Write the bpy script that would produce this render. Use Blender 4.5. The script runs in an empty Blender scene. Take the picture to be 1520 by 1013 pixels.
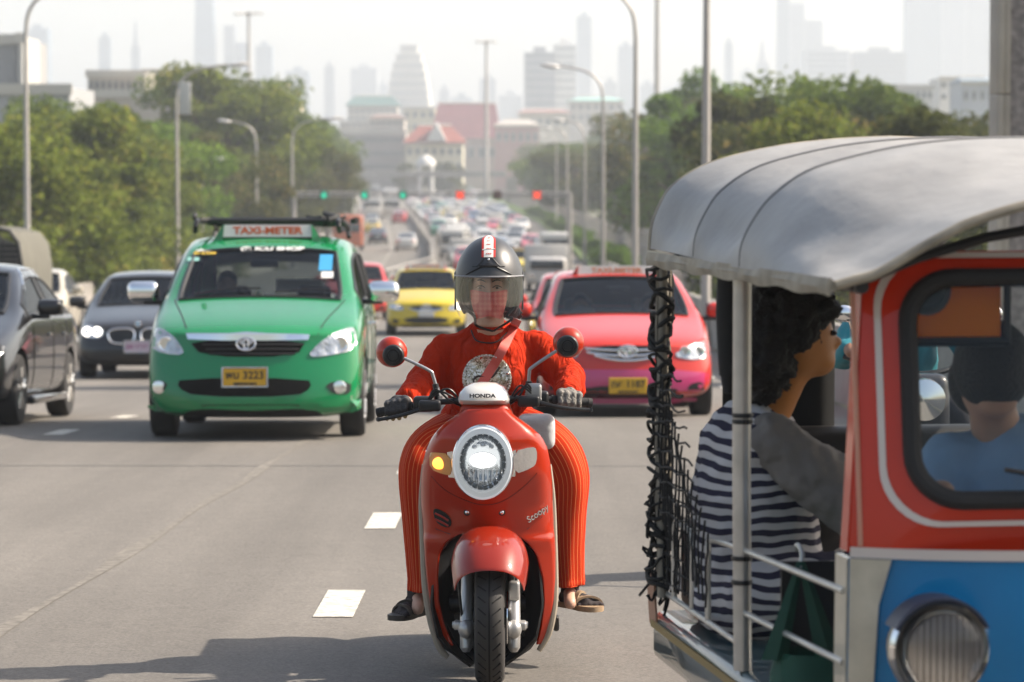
import bpy, bmesh, math, random
import numpy as np
from mathutils import Vector, Matrix, Euler
from mathutils.bvhtree import BVHTree
R = math.radians
random.seed(7)
sc = bpy.context.scene
COL = sc.collection
# ------------------------------------------------------------------ camera
F = 4600.0                       # focal length in photo pixels (photo is 1520 x 1013)
EYE = 1.59
PITCH = math.atan((506.5-245)/F); YAW = math.atan(30/F)
cd = bpy.data.cameras.new('camera'); cam = bpy.data.objects.new('camera', cd); COL.objects.link(cam)
cam.location = (0, 0, EYE); cam.rotation_euler = (math.pi/2-PITCH, 0, YAW)
cd.sensor_width = 36; cd.lens = F/1520*36; cd.clip_start = .1; cd.clip_end = 20000
cd.dof.use_dof = True; cd.dof.focus_distance = 11.15; cd.dof.aperture_fstop = 4.8; cd.dof.aperture_blades = 8
sc.camera = cam
CR = cam.rotation_euler.to_matrix()
# ------------------------------------------------------------------ sky, sun, exposure
SUN_EL, SUN_AZ = R(40), R(80)
w = bpy.data.worlds.new('World'); sc.world = w; w.use_nodes = True
nt = w.node_tree; nt.nodes.clear()
sky = nt.nodes.new('ShaderNodeTexSky'); sky.sky_type = 'NISHITA'; sky.sun_disc = False
sky.sun_elevation = SUN_EL; sky.sun_rotation = SUN_AZ; sky.air_density = 1.2; sky.dust_density = 4.0; sky.ozone_density = .6
bg = nt.nodes.new('ShaderNodeBackground'); bg.inputs[1].default_value = .094
wo = nt.nodes.new('ShaderNodeOutputWorld')
nt.links.new(sky.outputs[0], bg.inputs[0]); nt.links.new(bg.outputs[0], wo.inputs[0])
sl = bpy.data.lights.new('sun', 'SUN'); sl.energy = 5.0; sl.angle = R(.6); sl.color = (1, .893, .765)
so = bpy.data.objects.new('sun', sl); COL.objects.link(so)
sv = Vector((math.cos(SUN_EL)*math.sin(SUN_AZ), math.cos(SUN_EL)*math.cos(SUN_AZ), math.sin(SUN_EL)))
so.rotation_euler = sv.to_track_quat('Z', 'Y').to_euler()
sc.view_settings.view_transform = 'Standard'; sc.view_settings.look = 'None'
sc.view_settings.exposure = 1.2; sc.view_settings.gamma = 1
sc.render.engine = 'CYCLES'
sc.cycles.volume_bounces = 1; sc.cycles.max_bounces = 8; sc.cycles.transparent_max_bounces = 16
# ------------------------------------------------------------------ helpers
def W(px, py, Y):
    'world point at depth Y that the photo shows at pixel px, py'
    d = CR @ Vector(((px-760)/F, -(py-506.5)/F, -1)); t = Y/d.y
    return Vector((d.x*t, Y, EYE+d.z*t))
def lerp(a, b, t): return a+(b-a)*t
def interp(x, xs, ys): return float(np.interp(x, xs, ys))
def sstep(a, b, x):
    t = min(1, max(0, (x-a)/(b-a))); return t*t*(3-2*t)
PZ = [(-60, 1.46), (0, 0), (20, -.486), (25, -.615), (28, -.74), (31, -.91), (35, -1.08), (40, -1.24), (49, -1.58), (66, -2.08), (80, -2.42), (110, -3.05), (150, -3.95), (190, -4.75), (230, -5.25), (270, -5.45), (330, -5.55), (12000, -5.55)]
def gz(Y): return interp(Y, [p[0] for p in PZ], [p[1] for p in PZ])
def xb(Y): return interp(Y, [0, 100, 170, 255, 383, 600, 1000, 1500], [-5, -5, -5.4, -8.3, -14.6, -26, -42, -60])
def xr(Y): return interp(Y, [0, 150, 255, 383, 600, 1000, 1500], [3.3, 3.4, 3.1, .6, -7.5, -22, -38])
def xl(Y): return xb(Y)-9.9-interp(Y, [0, 300, 500], [0, 0, 5])
MATS = {}
def mat(name, col=(.5,.5,.5), rough=.5, metal=0, coat=0, emit=None, es=0, noise=0, nscale=8, bump=0, bscale=40, trans=0, ior=1.45, alpha=1, sheen=0, spec=.5, crough=.03):
    if name in MATS: return MATS[name]
    if metal < .7: col = tuple(c*.76 for c in col)
    m = bpy.data.materials.new(name); m.use_nodes = True; n = m.node_tree.nodes; l = m.node_tree.links
    p = n['Principled BSDF']; p.inputs['Base Color'].default_value = (*col, 1)
    p.inputs['Roughness'].default_value = rough; p.inputs['Metallic'].default_value = metal
    p.inputs['Coat Weight'].default_value = coat; p.inputs['Coat Roughness'].default_value = crough
    p.inputs['Transmission Weight'].default_value = trans; p.inputs['IOR'].default_value = ior
    p.inputs['Specular IOR Level'].default_value = spec
    if sheen: p.inputs['Sheen Weight'].default_value = sheen
    if alpha < 1: p.inputs['Alpha'].default_value = alpha
    if emit: p.inputs['Emission Color'].default_value = (*emit, 1); p.inputs['Emission Strength'].default_value = es
    if noise or bump:
        tc = n.new('ShaderNodeTexCoord')
    if noise:
        t = n.new('ShaderNodeTexNoise'); t.inputs['Scale'].default_value = nscale; t.inputs['Detail'].default_value = 6
        l.new(tc.outputs['Object'], t.inputs['Vector'])
        mr = n.new('ShaderNodeMapRange'); mr.inputs[1].default_value = .3; mr.inputs[2].default_value = .7
        mr.inputs[3].default_value = 1-noise; mr.inputs[4].default_value = 1+noise; l.new(t.outputs['Fac'], mr.inputs[0])
        mx = n.new('ShaderNodeMix'); mx.data_type = 'RGBA'; mx.blend_type = 'MULTIPLY'; mx.inputs[0].default_value = 1
        mx.inputs[6].default_value = (*col, 1); l.new(mr.outputs[0], mx.inputs[7]); l.new(mx.outputs[2], p.inputs['Base Color'])
    if bump:
        t2 = n.new('ShaderNodeTexNoise'); t2.inputs['Scale'].default_value = bscale; t2.inputs['Detail'].default_value = 4
        l.new(tc.outputs['Object'], t2.inputs['Vector'])
        b = n.new('ShaderNodeBump'); b.inputs['Strength'].default_value = bump; b.inputs['Distance'].default_value = .02
        l.new(t2.outputs['Fac'], b.inputs['Height']); l.new(b.outputs[0], p.inputs['Normal'])
    MATS[name] = m; return m
def glass(name, tint=(.8,.9,.88), t=.75, rough=.02):
    'thin pane: tinted see-through + mirror reflection at grazing angles'
    if name in MATS: return MATS[name]
    m = bpy.data.materials.new(name); m.use_nodes = True; n = m.node_tree.nodes; l = m.node_tree.links; n.clear()
    o = n.new('ShaderNodeOutputMaterial'); tr = n.new('ShaderNodeBsdfTransparent'); tr.inputs[0].default_value = (*[c*t for c in tint], 1)
    g = n.new('ShaderNodeBsdfGlossy'); g.inputs[1].default_value = rough; g.inputs[0].default_value = (.45,.46,.47,1)
    fr = n.new('ShaderNodeFresnel'); fr.inputs[0].default_value = 1.5; mx = n.new('ShaderNodeMixShader')
    l.new(fr.outputs[0], mx.inputs[0]); l.new(tr.outputs[0], mx.inputs[1]); l.new(g.outputs[0], mx.inputs[2]); l.new(mx.outputs[0], o.inputs[0])
    MATS[name] = m; return m
def shade(me, ang=35):
    me.shade_smooth()
    if ang < 180: me.set_sharp_from_angle(angle=R(ang))
def inv_apply(pts, parent):
    if parent is None: return [tuple(p) for p in pts]
    mi = wm(parent).inverted(); return [tuple(mi @ Vector(p)) for p in pts]
def wm(o):
    m = o.matrix_basis.copy() if o.parent is None else wm(o.parent) @ o.matrix_basis
    return m
class MB:
    def __init__(s): s.v = []; s.f = []; s.m = []; s.uv = None
    def add(s, v, f, m=0):
        k = len(s.v); s.v += [tuple(p) for p in v]; s.f += [tuple(i+k for i in q) for q in f]; s.m += [m]*len(f); return s
    def box(s, x0, x1, y0, y1, z0, z1, m=0):
        v = [(x, y, z) for z in (z0, z1) for y in (y0, y1) for x in (x0, x1)]
        return s.add(v, [(0,2,3,1), (4,5,7,6), (0,1,5,4), (2,6,7,3), (0,4,6,2), (1,3,7,5)], m)
    def rbox(s, x0, x1, y0, y1, z0, z1, r=.02, seg=3, m=0, M=None):
        bm = bmesh.new(); bmesh.ops.create_cube(bm, size=1)
        for v in bm.verts: v.co = Vector(((x0+x1)/2+v.co.x*(x1-x0), (y0+y1)/2+v.co.y*(y1-y0), (z0+z1)/2+v.co.z*(z1-z0)))
        bmesh.ops.bevel(bm, geom=bm.edges[:], offset=r, segments=seg, affect='EDGES', profile=.5)
        if M: bm.transform(M)
        bm.verts.index_update(); s.add([v.co for v in bm.verts], [[v.index for v in f.verts] for f in bm.faces], m); bm.free(); return s
    def rings(s, rings, cap=True, m=0, closed=True):
        n = len(rings[0]); v = [p for r in rings for p in r]; f = []
        for i in range(len(rings)-1):
            for j in range(n if closed else n-1):
                a, b = i*n+j, i*n+(j+1) % n; f.append((a, b, b+n, a+n))
        if cap and closed: f.append(tuple(range(n))[::-1]); f.append(tuple(range((len(rings)-1)*n, len(rings)*n)))
        return s.add(v, f, m)
    def tube(s, pts, rad, n=12, m=0, cap=True, smooth=0):
        pts = [Vector(p) for p in pts]
        if not hasattr(rad, '__len__'): rad = [rad]*len(pts)
        if smooth: pts, rad = crs(pts, list(rad), smooth)
        rs = []; t0 = (pts[1]-pts[0]).normalized(); up = Vector((0,0,1)) if abs(t0.z) < .9 else Vector((1,0,0))
        nx = t0.cross(up).normalized()
        for i, p in enumerate(pts):
            t = (pts[min(i+1, len(pts)-1)]-pts[max(i-1, 0)]).normalized()
            nx = (nx-t*nx.dot(t)).normalized(); ny = t.cross(nx)
            rs.append([p+(nx*math.cos(a)+ny*math.sin(a))*rad[i] for a in [2*math.pi*k/n for k in range(n)]])
        return s.rings(rs, cap, m)
    def lathe(s, prof, c, axis='Y', n=32, m=0, M=None):
        'prof: (radius, offset along axis)'
        rs = []
        for r, h in prof:
            ring = []
            for k in range(n):
                a = 2*math.pi*k/n; u, w_ = r*math.cos(a), r*math.sin(a)
                p = {'X': Vector((h, u, w_)), 'Y': Vector((u, h, w_)), 'Z': Vector((u, w_, h))}[axis]
                if M: p = M @ p
                ring.append(p+Vector(c))
            rs.append(ring)
        return s.rings(rs, True, m)
    def ell(s, c, r, nu=24, nv=14, m=0, M=None):
        v = []; f = []
        for i in range(nv+1):
            ph = math.pi*i/nv
            for j in range(nu):
                a = 2*math.pi*j/nu; p = Vector((r[0]*math.sin(ph)*math.cos(a), r[1]*math.sin(ph)*math.sin(a), r[2]*math.cos(ph)))
                if M: p = M @ p
                v.append(p+Vector(c))
        for i in range(nv):
            for j in range(nu):
                a, b = i*nu+j, i*nu+(j+1) % nu; f.append((a, a+nu, b+nu, b))
        return s.add(v, f, m)
    def caps(s, p0, r0, p1, r1, n=14, m=0):
        'tapered capsule'
        p0, p1 = Vector(p0), Vector(p1); t = (p1-p0).normalized(); pts = []; rr = []
        for k in range(6):
            a = math.pi/2*(1-k/5); pts.append(p0-t*r0*math.sin(a)); rr.append(max(r0*math.cos(a), 1e-4))
        for k in range(6):
            a = math.pi/2*k/5; pts.append(p1+t*r1*math.sin(a)); rr.append(max(r1*math.cos(a), 1e-4))
        return s.tube(pts, rr, n, m)
    def mesh(s, name, parent=None):
        me = bpy.data.meshes.new(name); me.from_pydata(inv_apply(s.v, parent), [], s.f)
        for i, p in enumerate(me.polygons): p.material_index = s.m[i]
        bm = bmesh.new(); bm.from_mesh(me); bmesh.ops.remove_doubles(bm, verts=bm.verts, dist=1e-6); bmesh.ops.recalc_face_normals(bm, faces=bm.faces); bm.to_mesh(me); bm.free()
        return me
    def build(s, name, mats, parent=None, ang=35, sub=0, solid=0):
        me = s.mesh(name, parent)
        if not isinstance(mats, (list, tuple)): mats = [mats]
        for m in mats: me.materials.append(m)
        o = bpy.data.objects.new(name, me); COL.objects.link(o); o.parent = parent
        if sub or solid:
            if solid: q = o.modifiers.new('s', 'SOLIDIFY'); q.thickness = solid; q.offset = 0
            if sub: q = o.modifiers.new('u', 'SUBSURF'); q.levels = q.render_levels = sub
            bake(o)
        shade(o.data, ang); return o
def bake(o):
    bpy.context.view_layer.update()
    dg = bpy.context.evaluated_depsgraph_get(); dg.update()
    me = bpy.data.meshes.new_from_object(o.evaluated_get(dg), depsgraph=dg)
    o.modifiers.clear(); o.data = me; return o
def crs(pts, rad, k):
    'catmull-rom resample'
    P = []; Q = []; n = len(pts)
    for i in range(n-1):
        a, b, c, d = pts[max(i-1,0)], pts[i], pts[i+1], pts[min(i+2,n-1)]
        for j in range(k):
            t = j/k; t2, t3 = t*t, t*t*t
            P.append(.5*((2*b)+(c-a)*t+(2*a-5*b+4*c-d)*t2+(3*b-a-3*c+d)*t3)); Q.append(lerp(rad[i], rad[i+1], t))
    P.append(pts[-1]); Q.append(rad[-1]); return P, Q
def blob(name, mb, mt, parent, voxel=.008, smooth=6, disp=0, ang=180):
    'melt overlapping closed shapes into one continuous skin'
    me = mb.mesh(name, parent); me.materials.append(mt)
    o = bpy.data.objects.new(name, me); COL.objects.link(o); o.parent = parent
    q = o.modifiers.new('r', 'REMESH'); q.mode = 'VOXEL'; q.voxel_size = voxel
    q = o.modifiers.new('s', 'SMOOTH'); q.iterations = smooth; q.factor = .5
    if disp:
        tx = bpy.data.textures.new('folds', 'CLOUDS'); tx.noise_scale = disp[1]; tx.noise_depth = 2
        q = o.modifiers.new('d', 'DISPLACE'); q.texture = tx; q.strength = disp[0]; q.mid_level = .5
    bake(o)
    if not o.data.materials: o.data.materials.append(mt)
    shade(o.data, ang); return o
def tag(o, label=None, cat=None, group=None, kind=None):
    if label: o['label'] = label
    if cat: o['category'] = cat
    if group: o['group'] = group
    if kind: o['kind'] = kind
    return o
def empty(name, loc, label, cat, rz=0, group=None, rx=0):
    o = bpy.data.objects.new(name, None); COL.objects.link(o); o.location = loc; o.rotation_euler = (rx, 0, rz); o.empty_display_size = .2
    return tag(o, label, cat, group)
def copy_tree(o, parent=None):
    c = o.copy(); COL.objects.link(c); c.parent = parent
    for ch in o.children: copy_tree(ch, c)
    return c
def kids(o): return [c for c in o.children]
def bvh_of(o):
    'in parent space'
    me = o.data; return BVHTree.FromPolygons([v.co for v in me.vertices], [list(p.vertices) for p in me.polygons])
def chaikin(poly, k=2):
    for _ in range(k):
        q = []
        for i in range(len(poly)):
            a, b = poly[i], poly[(i+1) % len(poly)]
            q += [(a[0]*.75+b[0]*.25, a[1]*.75+b[1]*.25), (a[0]*.25+b[0]*.75, a[1]*.25+b[1]*.75)]
        poly = q
    return poly
def patch(name, poly, bvh, mt, parent, axis='-Y', off=.004, depth=.03, step=.05, rnd=1, origin=None, ang=35):
    '''outline (u,v) laid onto a surface as a raised piece. axis is the side it is seen from: -Y uses (x,z), +X/-X use (y,z), +Z uses (x,y)'''
    poly = chaikin(poly, rnd) if rnd else poly
    bm = bmesh.new(); vs = [bm.verts.new((p[0], p[1], 0)) for p in poly]; bm.faces.new(vs)
    us = [p[0] for p in poly]; ws = [p[1] for p in poly]
    for (lo, hi, nrm) in ((min(us), max(us), (1,0,0)), (min(ws), max(ws), (0,1,0))):
        k = lo+step
        while k < hi-step*.3:
            co = (k,0,0) if nrm[0] else (0,k,0)
            bmesh.ops.bisect_plane(bm, geom=bm.verts[:]+bm.edges[:]+bm.faces[:], plane_co=co, plane_no=nrm); k += step
    D = {'-Y': Vector((0,1,0)), '+X': Vector((-1,0,0)), '-X': Vector((1,0,0)), '+Z': Vector((0,0,-1)), '+Y': Vector((0,-1,0))}[axis]
    last = None; miss = []
    for v in bm.verts:
        u, w_ = v.co.x, v.co.y
        P = {'-Y': Vector((u,-9,w_)), '+Y': Vector((u,9,w_)), '+X': Vector((9,u,w_)), '-X': Vector((-9,u,w_)), '+Z': Vector((u,w_,9))}[axis]
        if origin is not None: P = Vector([P[i] if abs(D[i]) < .5 else origin for i in range(3)])
        h = bvh.ray_cast(P, D, 40)
        if h[0] is None: miss.append((v, P)); continue
        v.co = h[0]-D*off; last = v.co.copy(); v.tag = True
    ok = [v for v in bm.verts if v.tag]
    for v, P in miss:
        i = [k for k in range(3) if abs(D[k]) > .5][0]
        nb = min(ok, key=lambda q: sum((q.co[k]-P[k])**2 for k in range(3) if k != i)) if ok else None
        P[i] = nb.co[i] if nb else 0; v.co = P
    if depth:
        r = bmesh.ops.extrude_face_region(bm, geom=bm.faces[:])
        for g in r['geom']:
            if isinstance(g, bmesh.types.BMVert): g.co += D*depth
    bmesh.ops.recalc_face_normals(bm, faces=bm.faces)
    me = bpy.data.meshes.new(name); bm.to_mesh(me); bm.free(); me.materials.append(mt)
    o = bpy.data.objects.new(name, me); COL.objects.link(o); o.parent = parent; shade(me, ang); return o
def text(name, s, size, loc, mt, parent, rx=90, rz=0, ry=0, ext=.0015, sx=1, bold=0, align='CENTER'):
    'letters as a thin mesh; loc is in the parent frame, reading from -Y'
    cu = bpy.data.curves.new(name, 'FONT'); cu.body = s; cu.size = size; cu.extrude = ext; cu.align_x = align; cu.align_y = 'CENTER'; cu.offset = bold
    t = bpy.data.objects.new('t', cu); COL.objects.link(t); bpy.context.view_layer.update()
    dg = bpy.context.evaluated_depsgraph_get(); me = bpy.data.meshes.new_from_object(t.evaluated_get(dg), depsgraph=dg)
    bpy.data.objects.remove(t); me.name = name
    me.transform(Matrix.Translation(loc) @ Euler((R(rx), R(ry), R(rz))).to_matrix().to_4x4() @ Matrix.Diagonal((sx,1,1,1)))
    me.materials.clear(); me.materials.append(mt)
    o = bpy.data.objects.new(name, me); COL.objects.link(o); o.parent = parent; return o
# ================================================================== materials of the setting
def road_mat():
    m = mat('asphalt', (.2,.19,.175), .85); n = m.node_tree.nodes; l = m.node_tree.links; p = n['Principled BSDF']
    tc = n.new('ShaderNodeTexCoord'); 
    def noise(scale, det, vec, rough=.6):
        t = n.new('ShaderNodeTexNoise'); t.inputs['Scale'].default_value = scale; t.inputs['Detail'].default_value = det; t.inputs['Roughness'].default_value = rough
        l.new(vec, t.inputs['Vector']); return t.outputs['Fac']
    mp = n.new('ShaderNodeMapping'); mp.inputs['Scale'].default_value = (1, .035, 1); l.new(tc.outputs['Object'], mp.inputs['Vector'])
    def rng(s, a, b, c, d):
        r = n.new('ShaderNodeMapRange'); r.inputs[1].default_value = a; r.inputs[2].default_value = b; r.inputs[3].default_value = c; r.inputs[4].default_value = d; l.new(s, r.inputs[0]); return r.outputs[0]
    def mul(a, b):
        x = n.new('ShaderNodeMath'); x.operation = 'MULTIPLY'; l.new(a, x.inputs[0]); l.new(b, x.inputs[1]); return x.outputs[0]
    streak = rng(noise(1.3, 5, mp.outputs[0]), .32, .68, .80, 1.16)
    patch_ = rng(noise(.25, 5, tc.outputs['Object']), .35, .65, .92, 1.06)
    grit = rng(noise(60, 4, tc.outputs['Object'], .85), .32, .68, .60, 1.40)
    grit2 = rng(noise(9, 5, tc.outputs['Object'], .7), .3, .7, .92, 1.08)
    f = mul(mul(streak, patch_), mul(grit, grit2))
    mx = n.new('ShaderNodeMix'); mx.data_type = 'RGBA'; mx.blend_type = 'MULTIPLY'; mx.inputs[0].default_value = 1; mx.inputs[6].default_value = (.136,.124,.109,1)
    l.new(f, mx.inputs[7]); l.new(mx.outputs[2], p.inputs['Base Color'])
    b = n.new('ShaderNodeBump'); b.inputs['Strength'].default_value = .5; b.inputs['Distance'].default_value = .004
    l.new(noise(110, 3, tc.outputs['Object'], .8), b.inputs['Height']); l.new(b.outputs[0], p.inputs['Normal'])
    return m
def foliage_mat(name, dark, light, warm):
    m = bpy.data.materials.new(name); m.use_nodes = True; n = m.node_tree.nodes; l = m.node_tree.links; n.clear()
    o = n.new('ShaderNodeOutputMaterial'); tc = n.new('ShaderNodeTexCoord'); g = n.new('ShaderNodeNewGeometry')
    t = n.new('ShaderNodeTexNoise'); t.inputs['Scale'].default_value = .9; t.inputs['Detail'].default_value = 3; l.new(tc.outputs['Object'], t.inputs['Vector'])
    a = n.new('ShaderNodeMath'); a.operation = 'MULTIPLY_ADD'; a.inputs[1].default_value = .45; l.new(g.outputs['Random Per Island'], a.inputs[0])
    s = n.new('ShaderNodeMapRange'); s.inputs[1].default_value = .3; s.inputs[2].default_value = .7; s.inputs[3].default_value = 0; s.inputs[4].default_value = .6; l.new(t.outputs['Fac'], s.inputs[0]); l.new(s.outputs[0], a.inputs[2])
    r = n.new('ShaderNodeValToRGB'); dark, light, warm = [tuple(c*.95 for c in q) for q in (dark, light, warm)]; r.color_ramp.elements[0].color = (*dark,1); r.color_ramp.elements[1].color = (*warm,1); r.color_ramp.elements[0].position = .1; r.color_ramp.elements[1].position = 1
    e = r.color_ramp.elements.new(.65); e.color = (*light,1); l.new(a.outputs[0], r.inputs[0])
    d = n.new('ShaderNodeBsdfDiffuse'); tr = n.new('ShaderNodeBsdfTranslucent'); mx = n.new('ShaderNodeMixShader'); mx.inputs[0].default_value = .36
    l.new(r.outputs[0], d.inputs[0]); l.new(r.outputs[0], tr.inputs[0]); l.new(d.outputs[0], mx.inputs[1]); l.new(tr.outputs[0], mx.inputs[2]); l.new(mx.outputs[0], o.inputs[0])
    MATS[name] = m; return m
M_leafA = foliage_mat('leaf_yellow_green', (.05,.075,.012), (.165,.20,.034), (.36,.26,.065))
M_leafB = foliage_mat('leaf_mid_green', (.04,.065,.016), (.13,.18,.036), (.22,.22,.06))
M_leafC = foliage_mat('leaf_olive', (.035,.045,.014), (.10,.11,.032), (.34,.21,.08))
M_leafD = foliage_mat('leaf_bright', (.045,.085,.012), (.14,.23,.03), (.22,.28,.05))
M_bark = mat('bark', (.09,.065,.045), .9, noise=.3, nscale=4)
M_conc = mat('concrete', (.34,.32,.29), .85, noise=.15, nscale=3)
M_cdark = mat('stained_concrete', (.27,.25,.225), .85, noise=.25, nscale=1.5)
M_galv = mat('galvanised_steel', (.50,.47,.44), .5, .35, noise=.08, nscale=2)
M_paintw = mat('road_paint', (.60,.57,.50), .8, noise=.42, nscale=26)
M_white = mat('white_wall', (.66,.65,.61), .7, noise=.06, nscale=.3)
M_grass = mat('grass', (.11,.17,.03), .9, noise=.4, nscale=.7)
M_black = mat('black_plastic', (.015,.015,.016), .45)
M_dark = mat('dark_void', (.01,.01,.01), .9)
M_chrome = mat('chrome', (.82,.82,.83), .08, 1)
M_rubber = mat('rubber', (.022,.021,.021), .75, bump=.2, bscale=60)
# ================================================================== ground and road
mb = MB(); ys = [-60, 100, 300, 600, 1200, 2500, 5000, 9000]
rows = [[(x, y, -5.62) for x in (-6000, -500, -60, 60, 500, 6000)] for y in ys]
mb.rings(rows, cap=False, closed=False)
tag(mb.build('ground', mat('ground', (.15,.15,.10), .95, noise=.3, nscale=.02), ang=180), kind='structure')
YS = list(np.arange(-50, 340, 2.5))+list(np.arange(340, 2600, 30.0))
mb = MB(); mb.rings([[(lerp(xl(y), xr(y), k/10), y, gz(y)) for k in range(11)] for y in YS], cap=False, closed=False)
ROAD = tag(mb.build('road', road_mat(), ang=180), kind='structure')
mb = MB()
def sheet(x, y0, y1, wd, n=1):
    ys_ = [lerp(y0, y1, k/n) for k in range(n+1)]
    mb.rings([[(x-wd/2+off(y), y, gz(y)+.004), (x+wd/2+off(y), y, gz(y)+.004)] for y in ys_], cap=False, closed=False)
off = lambda y: 0
y = 12.97
while y < 140: sheet(-.84, y, y+1.0, .17, 2); y += 4
y = 13.4
while y < 100: sheet(-3.95, y, y+1.0, .17, 2); sheet(2.45, y+1, y+2, .17, 2); y += 4
off = lambda y: xb(y)
y = 100
while y < 520: sheet(-3.3, y, y+2, .16, 2); sheet(-6.6, y, y+2, .16, 2); y += 7
off = lambda y: 0
tag(mb.build('lane_markings', M_paintw, ang=180), kind='structure')
mb = MB(); ys_ = list(np.arange(9, 26, .5)); mb.rings([[(lerp(-2.25,-1.75,(y-9)/17)-.03-.02*math.sin(y*2.1), y, gz(y)+.003), (lerp(-2.25,-1.75,(y-9)/17)+.03+.02*math.sin(y*1.3), y, gz(y)+.003)] for y in ys_], cap=False, closed=False)
tag(mb.build('road_seam', mat('old_seam', (.195,.177,.152), .9, noise=.35, nscale=20), ang=180), kind='structure')
mb = MB()
for y in (21.8, 44.0, 69.0): mb.rings([[(lerp(xl(y), xr(y), k/8)+.0, y+d-(.07*k/8), gz(y+d)+.003) for k in range(9)] for d in (0, .05)], cap=False, closed=False)  # nearest strip is the lamp post's cast shadow painted dark; others are joints
tag(mb.build('joints_and_pole_shadow', mat('joint_and_shadow', (.11,.105,.10), .9), ang=180), kind='structure')
# embankment walls under the road edges, kerbs
mb = MB()
mb.rings([[(xl(y)-.02, y, gz(y)-.02), (xl(y)-.02, y, -5.62)] for y in YS if y < 330], cap=False, closed=False)
mb.rings([[(xr(y)+.02, y, gz(y)-.02), (xr(y)+.02, y, -5.62)] for y in YS if y < 330], cap=False, closed=False)
tag(mb.build('embankment', M_cdark, ang=180), kind='structure')
def wall(name, fx, y0, y1, h, th, mt, label, cat, step=5, dz=0):
    mb = MB(); ys = list(np.arange(y0, y1, step))+[y1]
    mb.rings([[(fx(y)-th, y, gz(y)+dz), (fx(y)-th*.7, y, gz(y)+h*.35), (fx(y)-th*.45, y, gz(y)+h), (fx(y)+th*.45, y, gz(y)+h), (fx(y)+th*.7, y, gz(y)+h*.35), (fx(y)+th, y, gz(y)+dz)] for y in ys])
    return tag(mb.build(name, mt, ang=30), label, cat)
wall('parapet', lambda y: xl(y)+.25, -20, 420, .60, .16, M_cdark, 'pale concrete parapet along the left edge of the road before the trees', 'parapet')
wall('parapet', lambda y: xr(y)+.25, -20, 150, .85, .16, M_conc, 'concrete parapet along the right road edge behind the three wheeler', 'parapet')
br = wall('median_barrier', xb, 97, 1150, .70, .3, M_cdark, 'curving concrete median barrier dividing the two directions of far traffic', 'barrier')
mb = MB()
ys = list(np.arange(97, 700, 6)); mb.tube([(xb(y), y, gz(y)+.95) for y in ys], .03, 6)
for y in ys: mb.tube([(xb(y), y, gz(y)+.65), (xb(y), y, gz(y)+.95)], .025, 5)
mb.build('handrail', M_galv, br)
# grass verge right of the far carriageway and its pale railing
mb = MB(); mb.rings([[(xr(y)+.3, y, gz(y)+.02), (xr(y)+3.2, y, gz(y)+.25), (xr(y)+6, y, gz(y)+.1)] for y in np.arange(150, 1200, 10)], cap=False, closed=False)
tag(mb.build('grass_verge', M_grass, ang=180), kind='structure')
mb = MB(); mb.rings([[(xr(y)-7, y, gz(y)+.04), (xr(y)-3.5, y, gz(y)+.3), (xr(y)-1, y, gz(y)+.04)] for y in np.arange(640, 1100, 10)], cap=False, closed=False)
tag(mb.build('grass_island', mat('lawn', (.16,.24,.03), .9, noise=.3, nscale=.5), ang=180), kind='structure')
fz = lambda y: gz(y)+.2
fence = empty('roadside_fence', (xr(150)+2.2, 150, fz(150)), 'pale upright-bar roadside fence running down beside the right trees', 'fence')
fx = lambda y: xr(y)+2.2+interp(y, [150, 230, 400], [1.0, .6, 0])
mb = MB(); ys = list(np.arange(120, 640, 6.5))
for h in (.25, 1.15, 2.05): mb.tube([(fx(y), y, fz(y)+h) for y in ys], .05, 5)
mb.build('rail', mat('fence_paint', (.55,.48,.45), .7), fence)
for y in ys: MB().box(fx(y)-.14, fx(y)+.14, y-.14, y+.14, fz(y)-.6, fz(y)+2.25).build('post', mat('fence_paint'), fence)
mb = MB()
for y in np.arange(120, 420, .8): mb.box(fx(y)-.02, fx(y)+.02, y-.05, y+.05, fz(y), fz(y)+2.05)
mb.build('bars', mat('fence_paint'), fence)
# ================================================================== shrubs along the fence
def leaves(mb_v, centers, rad, n, size, rng):
    'numpy leaf cards scattered in clumps'
    k = len(centers); idx = rng.integers(0, k, n); c = np.array(centers)[idx]; r = np.array(rad)[idx][:, None]
    d = rng.normal(size=(n, 3)); d /= np.linalg.norm(d, axis=1)[:, None]; p = c+d*r*(rng.random((n, 1))**.45)*np.array([1, 1, .8])
    a = rng.normal(size=(n, 3)); a /= np.linalg.norm(a, axis=1)[:, None]; b = np.cross(a, rng.normal(size=(n, 3))); b /= np.linalg.norm(b, axis=1)[:, None]
    s = size*(.6+.8*rng.random((n, 1))); a = a*s; b = b*s*.55
    v = np.stack([p-a, p+b, p+a, p-b], 1).reshape(-1, 3); return v
def mesh_from(v, nq, name, mt):
    me = bpy.data.meshes.new(name); me.vertices.add(len(v)); me.vertices.foreach_set('co', v.astype(np.float32).ravel())
    me.loops.add(nq*4); me.loops.foreach_set('vertex_index', np.arange(nq*4, dtype=np.int32)); me.polygons.add(nq)
    me.polygons.foreach_set('loop_start', np.arange(0, nq*4, 4, dtype=np.int32)); me.materials.append(mt); me.update(); me.validate(); return me
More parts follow.
